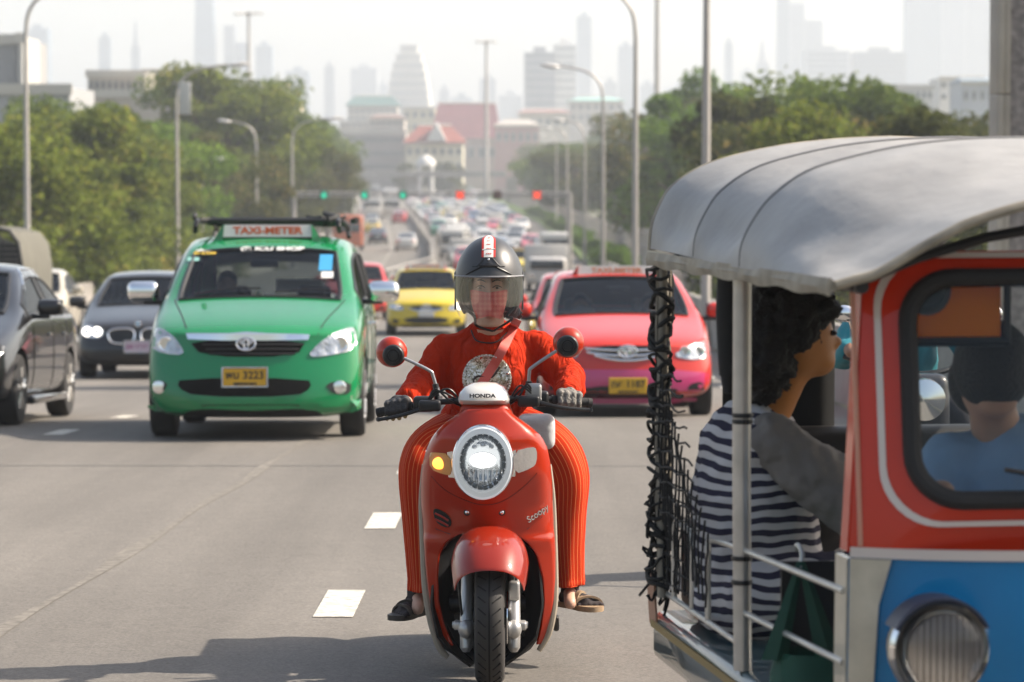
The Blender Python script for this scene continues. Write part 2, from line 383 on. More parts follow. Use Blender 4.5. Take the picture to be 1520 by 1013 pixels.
def tree_proto(seed, mt, n=13000, spread=.36, low=.22, palm=0):
    rng = np.random.default_rng(seed); H = 1.0; cen = []; rad = []; tb = MB(); rnd = random.Random(seed)
    tb.tube([(0,0,0), (.012,.01,.25), (-.01,.02,.5), (.01,0,.75)], [.03,.024,.018,.008], 8)
    for i in range(34):
        a = rnd.uniform(0, 6.283); hgt = rnd.uniform(low, .93); e = math.sqrt(max(0, 1-((hgt-.55)/.48)**2)); rr = spread*e*rnd.uniform(.35, 1.0)
        c = (rr*math.cos(a), rr*math.sin(a), hgt); cr = rnd.uniform(.055, .14)*(.75+.5*e); cen.append(c); rad.append(cr)
        if i % 3 == 0: tb.tube([(0,0,max(.15, hgt-.28)), (c[0]*.5, c[1]*.5, hgt-.14), c], [.013,.009,.003], 6)
    v = leaves(None, cen, rad, n, .0145, rng)
    return mesh_from(v, n, 'crown', mt), tb.mesh('trunk')
PROTO = [tree_proto(11, M_leafA), tree_proto(12, M_leafB, spread=.42), tree_proto(13, M_leafC), tree_proto(14, M_leafD, spread=.45), tree_proto(15, M_leafB, spread=.3, low=.12), tree_proto(16, M_leafC, spread=.4, low=.1), tree_proto(17, M_leafA, spread=.4, low=.1)]
for c, t in PROTO: t.materials.append(M_bark)
def tree(k, x, y, z0, H, label, group, wide=1.0, rz=0):
    root = empty('roadside_tree', (x, y, z0), label, 'tree', rz, group); root.scale = (H*wide, H*wide, H)
    for nm, me in (('crown', PROTO[k][0]), ('trunk', PROTO[k][1])):
        o = bpy.data.objects.new(nm, me); COL.objects.link(o); o.parent = root
    return root
kindn = {0: 'yellow green leafy', 1: 'mid green bushy', 2: 'dark olive', 3: 'bright green spreading', 4: 'narrow mid green', 5: 'low dark olive', 6: 'low yellow green'}
rt = random.Random(5)
def tree_px(k, px, top, X, side, idx, wide=1.0):
    Y = abs(X)*F/abs(px-790); p = W(px, top, Y); z0 = -5.6
    tree(k, p.x, Y, z0, (p.z-z0)*1.02, f'{kindn[k]} tree, number {idx} from the camera in the {side} roadside row', f'trees along the {side} of the road', wide, rt.uniform(0, 6.28))
L = [(0,-8,178,-18),(6,28,188,-20),(1,52,168,-26),(0,90,168,-19),(4,94,155,-23),(6,55,215,-17.5),(1,118,148,-24),(0,165,182,-20),(3,200,172,-22),(4,150,215,-18),(1,238,180,-25),(6,230,235,-18.5),(5,262,182,-21),(1,300,110,-24),(0,338,104,-21.5),(1,370,118,-26),(5,318,200,-18.5),(4,392,150,-22),(2,412,190,-19.5),(1,432,170,-26),(2,452,196,-19),(1,475,182,-26),(5,350,230,-18.5),(6,118,225,-17.8),(2,484,208,-20)]
for i, (k, px, top, X) in enumerate(L): tree_px(k, px, top, X, 'left', i+1, 1.15)
Rr = [(2,1462,150,13),(5,1405,140,11),(2,1440,132,16),(2,1345,150,13),(1,1290,122,14),(1,1235,112,12),(5,1165,120,10),(3,1110,92,15),(3,1075,112,11),(5,1022,132,10.5),(3,985,155,17),(5,958,158,11),(2,925,190,10),(1,890,196,14),(2,868,205,10.5),(1,845,200,15),(2,828,214,13),(4,858,214,9),(2,812,216,17),(3,790+28,206,19),(5,1000,215,8.5),(5,1130,230,8.5),(2,1195,145,9.5),(6,1250,170,9.5),(5,905,225,8.5)]
for i, (k, px, top, X) in enumerate(Rr): tree_px(k, px, top, X, 'right', i+1, 1.1)
for i in range(20):   # far trees right of the road toward the temple
    Y = 360+i*32; px = lerp(800, 748, i/19)+rt.uniform(-6, 26); p = W(px, rt.uniform(205, 222), Y)
    tree([2,1,5][i % 3], p.x+4, Y, -5.6, p.z+5.6, f'hazy {kindn[[2,1,5][i%3]]} tree far down the right verge, number {i+1} toward the temple', 'far trees by the temple', 1.5, rt.uniform(0, 6))
for i in range(12):
    Y = 620+i*28; px = rt.uniform(480, 600) if i < 8 else rt.uniform(680, 740); p = W(px, rt.uniform(216, 236), Y)
    tree([1,4,2][i % 3], p.x, Y, -5.6, p.z+5.6, f'hazy {kindn[[1,4,2][i%3]]} tree before the far buildings, number {i+1} of them', 'far trees before the buildings', 1.6, rt.uniform(0, 6))
bush = mesh_from(leaves(None, [(rt.uniform(-.5,.5), rt.uniform(-.6,.6), rt.uniform(.05,.8)) for _ in range(18)], [.26]*18, 3600, .04, np.random.default_rng(8)), 3600, 'roadside_bush', M_leafA)
for i in range(26):
    y = 50+i*7.5; o = bpy.data.objects.new('roadside_bush', bush); COL.objects.link(o); o.location = (xl(y)-1.5-rt.uniform(0,.8), y, gz(y)-.9); s_ = rt.uniform(2.6,4.0); o.scale = (s_,s_*1.2,s_); o.rotation_euler[2] = i*1.7
    tag(o, f'leafy bush growing over the left road edge wall, number {i+1} from the camera', 'bush', 'bushes along the left road edge')
# clipped shrubs between the road edge and the fence
shr = mesh_from(leaves(None, [(rt.uniform(-.5,.5), rt.uniform(-.5,.5), rt.uniform(.15,.75)) for _ in range(14)], [.28]*14, 2600, .05, np.random.default_rng(3)), 2600, 'roadside_shrub', M_leafD)
for i in range(22):
    y = 158+i*13; o = bpy.data.objects.new('roadside_shrub', shr); COL.objects.link(o); o.location = (xr(y)+1.3, y, gz(y)+.1); o.scale = (1.3,1.8,1.5); o.rotation_euler[2] = i
    tag(o, f'bright green shrub on the verge before the fence, number {i+1} down the slope', 'shrub', 'shrubs on the right verge')
# ================================================================== street lamps
M_lamp = mat('lamp_head', (.75,.73,.70), .35, .2)
def lamp(px, Y, top_py, arm, label, both=0, mount=0, r=.10):
    base = W(px, 300, Y); x = base.x; z0 = gz(Y); top = W(px, top_py, Y).z
    root = empty('street_lamp', (x, Y, z0), label, 'street lamp', group='street lamps along the road')
    h = top-1.5; r0 = r
    pts = [(x,Y,z0), (x,Y,lerp(z0,h,.5)), (x,Y,h)]
    MB().tube(pts, [r0, r0*.8, r0*.62], 14).build('pole', M_galv, root)
    MB().lathe([(r0*2.2,0),(r0*2.2,.04),(r0*1.3,.06),(r0*1.2,.4),(r0,.42)], (x,Y,z0), 'Z', 14).build('base_plate', M_galv, root)
    for s in ([1,-1] if both else [1]):
        a = arm*s
        MB().tube([(x,Y,h-.02), (x+a*.06,Y,h+.7), (x+a*.3,Y,h+1.2), (x+a*.7,Y,h+1.42), (x+a,Y,h+1.5)], [r0*.6,r0*.55,r0*.5,r0*.42,r0*.4], 10, smooth=5).build('arm', M_galv, root)
        hx = x+a; d = 1 if a > 0 else -1
        Mh = Matrix.Rotation(-d*R(8), 4, 'Y')
        hb = MB().ell((hx+d*.3, Y, h+1.5), (.42,.15,.10), 16, 8, M=Mh.to_3x3()); hb.build('lamp_head', M_lamp, root)
lamp(40, 90, -22, 1.6, 'tall grey street lamp at the far left, arm reaching over the road above the frame')
lamp(263, 129, 96, 2.3, 'grey street lamp before the left trees, arm over the road, white board on it')
lamp(381, 184, 180, -1.6, 'grey street lamp behind the green taxi roof, third pole from the left')
lamp(434, 190, 176, 2.2, 'pale street lamp just left of the gantry end')
lamp(472, 260, 176, 1.6, 'small hazy street lamp behind the gantry, left of the bus')
lamp(1048, 57, -230, -1.6, 'nearest right street lamp pole rising behind the grey canopy', r=.095)
lamp(943, 90, -22, -1.6, 'tall pale street lamp pole just left of the three wheeler')
lamp(895, 129, 98, -1.9, 'pale street lamp with curved arm before the right trees, second from the three wheeler')
lamp(868, 184, 178, -1.3, 'shorter pale street lamp right of the red lane signals')
lamp(842, 250, 190, -1.3, 'hazy street lamp among the right trees, above the fence')
lamp(826, 330, 200, -1.3, 'faint distant street lamp beyond the red cross signals')
for i, (px, py, Y) in enumerate([(140, 250, 150), (300, 238, 170), (252, 242, 175), (310, 236, 200)]):
    p = W(px, py+40, Y); r_ = empty('side_street_lamp', (p.x, Y, -5.6), ['low slanting lamp head in front of the left trees, nearest to the army truck','small lamp right of the second left pole, lower one of a pair','short lamp head just left of the second left pole','small lamp right of the second left pole, farther one of a pair'][i], 'street lamp', group='small side street lamps')
    q = W(px, py, Y); e = W(px+ (38 if i == 0 else 22), py-2, Y)
    MB().tube([(p.x, Y, -5.6), (p.x, Y, p.z)], .07, 8).build('pole', M_galv, r_)
    MB().tube([(p.x, Y, p.z-.02), (lerp(p.x, e.x, .4), Y, lerp(p.z, e.z, .7)), tuple(e)], .045, 8, smooth=4).build('arm', M_galv, r_)
    MB().ell((e.x+.1, Y, e.z), (.4,.15,.1), 14, 8).build('lamp_head', M_lamp, r_)
# slanting floodlight among the trees and white board on the second left pole
p = W(150, 218, 130); r_ = empty('floodlight_mast', (p.x, 130, -5.6), 'slanted pale floodlight panel on a mast among the left trees', 'floodlight')
MB().tube([(p.x,130,-5.6), (p.x,130,p.z-.2)], .08, 8).build('mast', M_galv, r_)
MB().rbox(-.18,.18,-.1,.1,-.6,.6,.05,M=Matrix.Translation(p) @ Matrix.Rotation(R(32),4,'Y')).build('lamp_panel', M_lamp, r_)
p0, p1 = W(266, 122, 128.6), W(283, 170, 128.6)
r_ = empty('pole_banner', (p0.x, 128.6, p1.z), 'white hanging board fixed to the right side of the second left lamp pole', 'banner')
MB().rbox(p0.x, p1.x, 128.55, 128.65, p1.z, p0.z, .02).build('board', M_white, r_); MB().tube([(p0.x-.3,128.7,p0.z-.05),(p1.x,128.7,p0.z-.05)], .03, 6).build('bracket', M_galv, r_)
def highmast(px, top, Y, label, rr=1.5):
    x = W(px, 200, Y).x; t = W(px, top, Y).z; root = empty('high_mast_light', (x, Y, -5.6), label, 'mast light')
    MB().tube([(x,Y,-5.6), (x,Y,t)], [.45, .2], 12).build('mast', M_galv, root)
    MB().lathe([(.2,-.2),(rr*.5,0),(rr*.5,.12),(.2,.2)], (x,Y,t), 'Z', 16).build('ring', M_galv, root)
    for k in range(10):
        a = k*math.pi/5; MB().rbox(-.35,.35,-.2,.2,-.18,.12,.05,M=Matrix.Translation((x+rr*math.cos(a), Y+rr*math.sin(a), t)) @ Matrix.Rotation(a,4,'Z') @ Matrix.Rotation(R(15),4,'Y')).build('floodlight', M_lamp, root)
        MB().tube([(x,Y,t),(x+rr*math.cos(a), Y+rr*math.sin(a), t)], .05, 5).build('strut', M_galv, root)
highmast(722, 62, 520, 'tall high mast light with ring head before the dark red temple roof')
highmast(370, 20, 480, 'tall high mast light with star shaped head above the left trees', 2.0)
p = W(975, 200, 300); mb = MB(); mb.tube([(p.x,300,-5.6),(p.x,300,W(975,-40,300).z)], [.3,.22], 10)
tag(mb.build('radio_pole', M_galv), 'thin tall grey pole rising out of the frame above the right trees', 'pole')
# ================================================================== lane-signal gantry
Yg = 190; zb_ = W(760, 289, Yg).z; xL, xR_ = W(436, 289, Yg).x, W(846, 289, Yg).x
g = empty('signal_gantry', (xL, Yg, gz(Yg)), 'pale horizontal gantry beam over the far road carrying lane signals', 'gantry')
mb = MB(); mb.tube([(xL,Yg,gz(Yg)),(xL,Yg,zb_+.1)], .14, 10); mb.build('post', M_galv, g)
mb = MB(); mb.tube([(xR_,Yg,gz(Yg)),(xR_,Yg,zb_+.1)], .14, 10); mb.build('post', M_galv, g)
mb = MB(); mb.tube([(xL,Yg,zb_+.12),(xR_,Yg,zb_+.12)], .06, 8); mb.tube([(xL,Yg,zb_-.1),(xR_,Yg,zb_-.1)], .06, 8)
n_ = 26
for k in range(n_): a, b = lerp(xL,xR_,k/n_), lerp(xL,xR_,(k+1)/n_); mb.tube([(a,Yg,zb_-.1 if k%2 else zb_+.12),(b,Yg,zb_+.12 if k%2 else zb_-.1)], .025, 5)
mb.build('beam', M_galv, g)
M_gl = mat('green_signal', (.0,.4,.22), .4, emit=(.0,.62,.36), es=.65); M_rl = mat('red_signal', (.7,.05,.02), .4, emit=(1,.06,.015), es=.9); M_rd = mat('dim_red_signal', (.12,.02,.02), .4)
for i, (px, kind) in enumerate([(481,'g'),(541,'g'),(598,'g'),(683,'r'),(738,'d'),(797,'r')]):
    p = W(px, 290, Yg-.15); s = .26
    root = empty('lane_signal', (p.x, Yg-.15, p.z-s), ['green arrow lane signal, leftmost on the gantry','green arrow lane signal, middle one of the three green','green arrow lane signal, nearest the middle of the gantry','red cross lane signal, left of the unlit one','unlit dark red lane signal on the gantry','red cross lane signal, rightmost on the gantry'][i], 'lane signal', group='lane signals on the gantry')
    MB().rbox(p.x-s, p.x+s, Yg-.26, Yg-.10, p.z-s, p.z+s, .03).build('housing', {'g': mat('dark_green_box', (.0,.10,.06), .6), 'r': mat('dark_red_box', (.25,.02,.01), .6), 'd': mat('brown_box', (.06,.015,.015), .6)}[kind], root)
    mb = MB(); y_ = Yg-.275
    if kind == 'g':
        mb.box(p.x-.05,p.x+.05,y_-.01,y_,p.z-.02,p.z+.2)
        mb.add([(p.x-.2,y_,p.z+.02),(p.x,y_,p.z-.2),(p.x+.2,y_,p.z+.02),(p.x-.2,y_-.01,p.z+.02),(p.x,y_-.01,p.z-.2),(p.x+.2,y_-.01,p.z+.02)], [(0,1,2),(5,4,3),(0,3,4,1),(1,4,5,2),(2,5,3,0)])
    else:
        for a in (45,-45): mb.rbox(-.05,.05,-.006,.006,-.27,.27,.004,1,M=Matrix.Translation((p.x,y_-.002 if a>0 else y_-.016,p.z)) @ Matrix.Rotation(R(a),4,'Y'))
    mb.build('arrow' if kind == 'g' else 'cross', {'g':M_gl,'r':M_rl,'d':M_rd}[kind], root)
# ================================================================== skyline
def tower(px0, px1, top, Y, col, label, kind='slab', depth=None, name='skyscraper', z0=-5.6, wcol=None):
    a, b = W(px0, top, Y), W(px1, top, Y); x0, x1, H = a.x, b.x, a.z; d = depth or min(60, (x1-x0)*.9); cx = (x0+x1)/2
    root = empty(name, (cx, Y, z0), label, 'building'); mt = mat('facade_%d_%d_%d' % tuple(int(c*100) for c in col), col, .6)
    gm = mat('facade_glass_%s' % ('w' if wcol else 'b'), wcol or (.08,.11,.14), .3, .1)
    mb = MB(); wd = MB()
    def blk(x0, x1, y0, y1, za, zb):
        mb.box(x0, x1, y0, y1, za, zb)
        fl = 3.6 if zb-za > 40 else 3.0; z = za+1.6; k = 0
        while z < zb-1.8 and k < 90: wd.box(x0+.05*(x1-x0), x1-.05*(x1-x0), y0-.25, y0-.02, z, z+fl*.45); z += fl; k += 1
    if kind == 'slab':
        blk(x0, x1, Y, Y+d, z0, H-3); mb.box(lerp(x0,x1,.3), lerp(x0,x1,.7), Y+d*.3, Y+d*.7, H-3, H)
    elif kind == 'spire':
        blk(x0, x1, Y, Y+d, z0, z0+(H-z0)*.62); blk(lerp(x0,x1,.15), lerp(x0,x1,.7), Y+2, Y+d-2, z0+(H-z0)*.62, z0+(H-z0)*.84)
        mb.tube([(lerp(x0,x1,.42),Y+d/2,z0+(H-z0)*.84),(lerp(x0,x1,.42),Y+d/2,H)], [(x1-x0)*.16,.6], 8)
    elif kind == 'taper':
        mb.rings([[(cx-(x1-x0)/2*s,Y,z),(cx+(x1-x0)/2*s,Y,z),(cx+(x1-x0)/2*s,Y+d,z),(cx-(x1-x0)/2*s,Y+d,z)] for s, z in ((1,z0),(1,z0+(H-z0)*.6),(.85,z0+(H-z0)*.8),(.8,H))])
        blk(cx-(x1-x0)*.46, cx+(x1-x0)*.46, Y-.5, Y+1, z0, z0+(H-z0)*.6)
    elif kind == 'dome':
        N = 15
        for k in range(N):
            t = k/N; s = max(.22, (1-max(0, (t-.42)/.58)**2)**.58); blk(cx-(x1-x0)/2*s, cx+(x1-x0)/2*s, Y+d*(1-s)/2, Y+d*(1+s)/2, lerp(z0,H,t), lerp(z0,H,t+1/N)-.3)
        mb.tube([(cx,Y+d/2,H-3),(cx,Y+d/2,H+1)], [(x1-x0)*.12,.2], 8)
    elif kind == 'twin':
        blk(x0, lerp(x0,x1,.45), Y, Y+d, z0, H); blk(lerp(x0,x1,.47), x1, Y+4, Y+d, z0, H-12)
    mb.build('wall', mt, root, ang=20); wd.build('window', gm, root, ang=20)
S = 2200
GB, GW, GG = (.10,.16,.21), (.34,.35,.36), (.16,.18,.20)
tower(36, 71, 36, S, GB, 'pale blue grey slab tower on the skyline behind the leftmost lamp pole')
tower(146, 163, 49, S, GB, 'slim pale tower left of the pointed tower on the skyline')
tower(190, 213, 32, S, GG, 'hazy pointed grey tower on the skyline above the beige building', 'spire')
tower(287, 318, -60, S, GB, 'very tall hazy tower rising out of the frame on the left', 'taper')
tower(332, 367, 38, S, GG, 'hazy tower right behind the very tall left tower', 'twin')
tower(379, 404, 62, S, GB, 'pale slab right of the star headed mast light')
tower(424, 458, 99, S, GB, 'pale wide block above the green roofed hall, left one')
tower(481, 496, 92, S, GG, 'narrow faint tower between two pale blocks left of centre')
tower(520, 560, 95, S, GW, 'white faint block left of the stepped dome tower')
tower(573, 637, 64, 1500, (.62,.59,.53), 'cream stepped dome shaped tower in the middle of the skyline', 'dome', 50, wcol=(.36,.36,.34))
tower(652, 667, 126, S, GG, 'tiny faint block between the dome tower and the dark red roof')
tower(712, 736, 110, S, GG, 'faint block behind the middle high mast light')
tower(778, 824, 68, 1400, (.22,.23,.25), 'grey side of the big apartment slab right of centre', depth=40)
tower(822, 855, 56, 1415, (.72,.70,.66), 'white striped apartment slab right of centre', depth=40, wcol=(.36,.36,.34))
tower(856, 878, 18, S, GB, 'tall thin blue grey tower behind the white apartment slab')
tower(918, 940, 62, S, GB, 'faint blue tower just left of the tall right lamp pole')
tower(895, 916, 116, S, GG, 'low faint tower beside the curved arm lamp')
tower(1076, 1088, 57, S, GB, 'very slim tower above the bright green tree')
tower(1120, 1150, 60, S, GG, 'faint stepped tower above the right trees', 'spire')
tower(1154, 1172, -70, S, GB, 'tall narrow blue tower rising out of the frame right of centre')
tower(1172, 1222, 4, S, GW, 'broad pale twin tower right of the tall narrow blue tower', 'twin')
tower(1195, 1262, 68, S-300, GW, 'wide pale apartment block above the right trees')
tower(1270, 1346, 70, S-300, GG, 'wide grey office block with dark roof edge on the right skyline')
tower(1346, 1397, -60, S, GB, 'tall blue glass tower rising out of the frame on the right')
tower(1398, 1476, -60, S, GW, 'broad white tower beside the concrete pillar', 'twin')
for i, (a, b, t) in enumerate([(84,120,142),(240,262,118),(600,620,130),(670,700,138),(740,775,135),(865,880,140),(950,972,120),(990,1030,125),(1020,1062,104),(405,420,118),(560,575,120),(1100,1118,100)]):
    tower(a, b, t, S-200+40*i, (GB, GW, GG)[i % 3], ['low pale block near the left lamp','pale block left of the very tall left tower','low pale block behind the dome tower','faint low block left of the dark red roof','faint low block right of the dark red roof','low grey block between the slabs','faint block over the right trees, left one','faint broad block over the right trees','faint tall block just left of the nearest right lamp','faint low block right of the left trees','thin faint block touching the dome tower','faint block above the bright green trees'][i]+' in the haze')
# ================================================================== mid-distance buildings
def house(px0, px1, top, bot, Y, col, label, d=14, rows=3, cols=6, roof=None, rtop=None, name='building', ratio=.0, parts=True, rcol=(.35,.08,.06), z0=-5.6, gable_front=False):
    a, b = W(px0, top, Y), W(px1, bot, Y); x0, x1, H, zb = a.x, b.x, a.z, min(b.z, z0 if z0 < b.z else b.z); zb = z0
    root = empty(name, ((x0+x1)/2, Y, zb), label, 'building')
    MB().box(x0, x1, Y, Y+d, zb, H).build('wall', mat('wall_%d_%d_%d' % tuple(int(c*100) for c in col), col, .8, noise=.05, nscale=.2), root, ang=20)
    MB().box(x0-.2, x1+.2, Y-.25, Y-.003, H-.5, H+.25).build('cornice', mat('trim_pale', (.6,.57,.5), .8), root, ang=20)
    fh = (H-b.z)/max(rows,1)
    for r in range(rows):
        for c in range(cols):
            cx = lerp(x0, x1, (c+.5)/cols); z = H-fh*(r+.62); ww = (x1-x0)/cols*.28
            f = MB().box(cx-ww, cx+ww, Y-.12, Y-.01, z-fh*.22, z+fh*.25).build('window', mat('window_frame', (.5,.48,.44), .7), root, ang=20)
            MB().box(cx-ww*.8, cx+ww*.8, Y-.16, Y-.125, z-fh*.17, z+fh*.2).build('pane', mat('window_pane', (.10,.12,.13), .2), f, ang=20)
    if roof:
        rt_ = W(px0, rtop, Y).z; e = (x1-x0)*.06; m_ = mat('roof_%d_%d_%d' % tuple(int(c*100) for c in rcol), rcol, .75, noise=.12, nscale=.4)
        k = (x1-x0)*roof; mb = MB()
        mb.add([(x0-e,Y-1,H+.02),(x1+e,Y-1,H+.02),(x1+e,Y+d+1,H+.02),(x0-e,Y+d+1,H+.02),(x0+k,Y+d/2,rt_),(x1-k,Y+d/2,rt_)], [(0,1,5,4),(1,2,5),(2,3,4,5),(3,0,4),(0,3,2,1)])
        ro = mb.build('roof', m_, root, ang=20)
        MB().tube([(x0+k,Y+d/2,rt_),(x1-k,Y+d/2,rt_)], .35, 6).build('ridge', mat('trim_pale'), ro)
    return root, x0, x1, H
r_, x0, x1, H = house(516, 590, 157, 182, 1000, (.5,.46,.4), 'long hall with dark green roof and red ridge left of the dome tower', rows=2, cols=8, roof=.12, rtop=142, rcol=(.05,.13,.12), name='temple_hall')
house(645, 738, 206, 240, 820, (.5,.40,.34), 'temple hall with a big steep dark red roof behind the middle mast', rows=1, cols=6, roof=.03, rtop=152, rcol=(.14,.026,.034), name='temple_hall', d=24)
r_, x0, x1, H = house(602, 687, 212, 256, 640, (.72,.66,.50), 'cream two storey building with orange red roof and white gable', rows=2, cols=7, roof=.22, rtop=186, rcol=(.25,.065,.045), name='temple_building', d=14)
c0, c1 = W(633, 212, 636), W(662, 182, 636); mid = (c0.x+c1.x)/2
MB().add([(c0.x,635.5,c0.z+.4),(c1.x,635.5,c0.z+.4),(mid,635.5,c1.z),(c0.x,645,c0.z+.4),(c1.x,645,c0.z+.4),(mid,645,c1.z)], [(0,1,2),(5,4,3),(0,2,5,3),(1,4,5,2),(0,3,4,1)]).build('gable', M_white, r_, ang=20)
house(508, 602, 196, 256, 655, (.40,.36,.33), 'brown grey row of shophouses left of the cream building', rows=3, cols=12, name='shophouse_row')
house(548, 600, 176, 200, 760, (.48,.43,.38), 'grey brown upper block with dark windows above the shophouses', rows=2, cols=6, roof=.15, rtop=170, rcol=(.22,.13,.11))
house(598, 646, 160, 195, 880, (.66,.60,.42), 'yellowish white block between the dome tower and dark red roof', rows=2, cols=4)
house(504, 548, 180, 200, 900, (.55,.48,.38), 'small beige block under the green roofed hall', rows=2, cols=5)
house(735, 800, 186, 215, 800, (.42,.22,.20), 'low brick coloured building with pale roofs right of the middle mast', rows=1, cols=6, roof=.2, rtop=178, rcol=(.5,.45,.4))
house(770, 845, 168, 190, 900, (.66,.60,.5), 'cream low building under the grey apartment slab', rows=1, cols=6, roof=.1, rtop=162, rcol=(.3,.16,.14))
house(845, 925, 150, 180, 950, (.6,.55,.5), 'pale mixed low block with turquoise roof above the right trees', rows=2, cols=7, roof=.2, rtop=144, rcol=(.3,.55,.5))
house(1312, 1385, 128, 150, 500, (.72,.70,.64), 'long white low building above the right trees', rows=1, cols=8)
house(1395, 1430, 116, 150, 520, (.72,.7,.66), 'white cubic building near the concrete pillar', rows=2, cols=3)
house(1428, 1476, 122, 155, 480, (.45,.48,.52), 'blue grey roofed building beside the concrete pillar', rows=1, cols=4, roof=.1, rtop=114, rcol=(.25,.33,.40))
house(-40, 27, 56, 190, 230, (.36,.36,.36), 'grey windowless block with white edge at the far left', rows=0, cols=0)
house(27, 34, 54, 190, 229, (.55,.54,.50), 'white narrow stair tower beside the grey block at far left', rows=0, cols=0, d=8)
house(-40, 104, 130, 190, 215, (.40,.41,.42), 'low grey wing with long white roof edge at the far left', rows=0, cols=0, d=12)
house(132, 262, 137, 170, 300, (.50,.44,.37), 'wide beige flat roofed building behind the left trees', rows=0, cols=0)
house(130, 215, 108, 140, 315, (.55,.50,.43), 'stepped beige upper block with grey shed behind left trees', rows=1, cols=9)
house(214, 300, 106, 140, 325, (.72,.66,.5), 'cream block with yellow band behind the left trees', rows=0, cols=0)
p0, p1 = W(238, 110, 324.6), W(272, 118, 324.6)
mb = MB(); mb.box(p0.x, p1.x, 324.2, 324.7, p1.z, p0.z); p2 = W(244, 134, 324.6); mb.box(p0.x, p2.x, 324.2, 324.7, p2.z, p1.z-.003)
tag(mb.build('shop_sign', mat('yellow_sign', (.72,.5,.06), .5)), 'yellow angular sign frame on the cream block above the left trees', 'sign')
house(398, 440, 158, 200, 420, (.62,.54,.40), 'small cream building right of the left tree mass', rows=2, cols=4)
house(330, 420, 122, 170, 430, (.66,.57,.42), 'long cream building peeping over the left trees', rows=1, cols=6)
# white pavilion gate with dark hedge arch
p = W(632, 268, 600); r_ = empty('gate_pavilion', (p.x, 600, -5.6), 'small white pavilion with domed roof before the cream building', 'pavilion')
zt, zm = W(632,230,600).z, W(632,246,600).z; hw = (W(647,240,600).x-W(617,240,600).x)/2
MB().lathe([(hw,0),(hw*.95,(zt-zm)*.35),(hw*.6,(zt-zm)*.75),(.15,(zt-zm))], (p.x,600,zm), 'Z', 20).build('roof', M_white, r_)
for a in range(4): MB().tube([(p.x+hw*.6*(1 if a%2 else -1),600+hw*.6*(1 if a>1 else -1),-5.6),(p.x+hw*.6*(1 if a%2 else -1),600+hw*.6*(1 if a>1 else -1),zm+.05)], .35, 8).build('column', M_white, r_)
for i, (px, tp) in enumerate([(608, 238), (655, 236), (668, 244)]):
    p = W(px, tp, 606); tree(5, p.x, 606, -5.6, p.z+5.6, ['dark shrub tree left of the white pavilion','dark shrub tree right of the white pavilion','small dark tree before the cream building'][i], 'trees by the pavilion', 1.2, i)
# far flyover deck crossing behind the traffic
a, b = W(488, 255, 560), W(620, 262, 560)
mb = MB(); mb.box(a.x-6, b.x+16, 560, 566, b.z-.1, a.z)
fo = empty('far_flyover', (a.x, 560, -5.6), 'grey far overpass deck crossing behind the traffic', 'overpass'); mb.build('deck', M_conc, fo, ang=20)
for k in range(3): MB().box(a.x-4+k*18, a.x-2+k*18, 562, 564, -5.6, b.z-.11).build('pier', M_conc, fo, ang=20)
# concrete pillar at right edge
p = W(1480, 200, 40); x0 = p.x; z0 = gz(40)
r_ = empty('concrete_pillar', (x0+1, 40, z0-2), 'rough grey concrete pillar with pale smooth edges at the right frame edge', 'pillar')
MB().box(x0+.165, x0+2.2, 40, 41.2, -5.6, 9).build('core', mat('pebbled_concrete', (.26,.235,.225), .95, noise=.45, nscale=9, bump=.9, bscale=14), r_, ang=20)
mb = MB()
for k in range(12): mb.rbox(x0-.02, x0+.065, 39.9, 40.6, -5.6+k*1.35, -5.6+(k+1)*1.35-.012, .012); mb.rbox(x0+.068, x0+.16, 39.96, 40.6, -5.6+k*1.35, -5.6+(k+1)*1.35-.012, .012)
mb.build('edge_slab', mat('pale_slab', (.42,.385,.33), .85, noise=.12, nscale=3), r_)
# ================================================================== vehicles
M_wind = glass('windscreen_glass', (.84,.92,.92), .92)
M_sidew = glass('tinted_glass', (.45,.5,.5), .5)
M_farglass = mat('dark_glass', (.02,.025,.03), .08, coat=.6)
M_lens = mat('clear_lens', (.50,.51,.52), .22, .75, coat=1, noise=.35, nscale=9, bump=.9, bscale=16)
M_lensw = mat('bright_reflector', (.92,.92,.9), .10, .9)
M_amber = mat('amber_lens', (.6,.2,.02), .2, coat=.6)
M_tail = mat('tail_lamp', (.5,.02,.015), .2, coat=.6)
M_seat = mat('seat_fabric', (.07,.07,.075), .9)
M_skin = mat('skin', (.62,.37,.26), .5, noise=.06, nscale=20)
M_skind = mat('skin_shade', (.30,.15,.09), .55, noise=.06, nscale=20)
M_hair = mat('black_hair', (.012,.009,.008), .55, bump=.6, bscale=120)
M_plate_y = mat('plate_yellow', (.75,.42,.02), .5)
M_ink = mat('dark_ink', (.03,.03,.03), .6)
def paint(name, col, rough=.35, metal=0): return mat(name, col, rough, metal, coat=1, noise=.05, nscale=1.5, crough=.02, spec=.22)
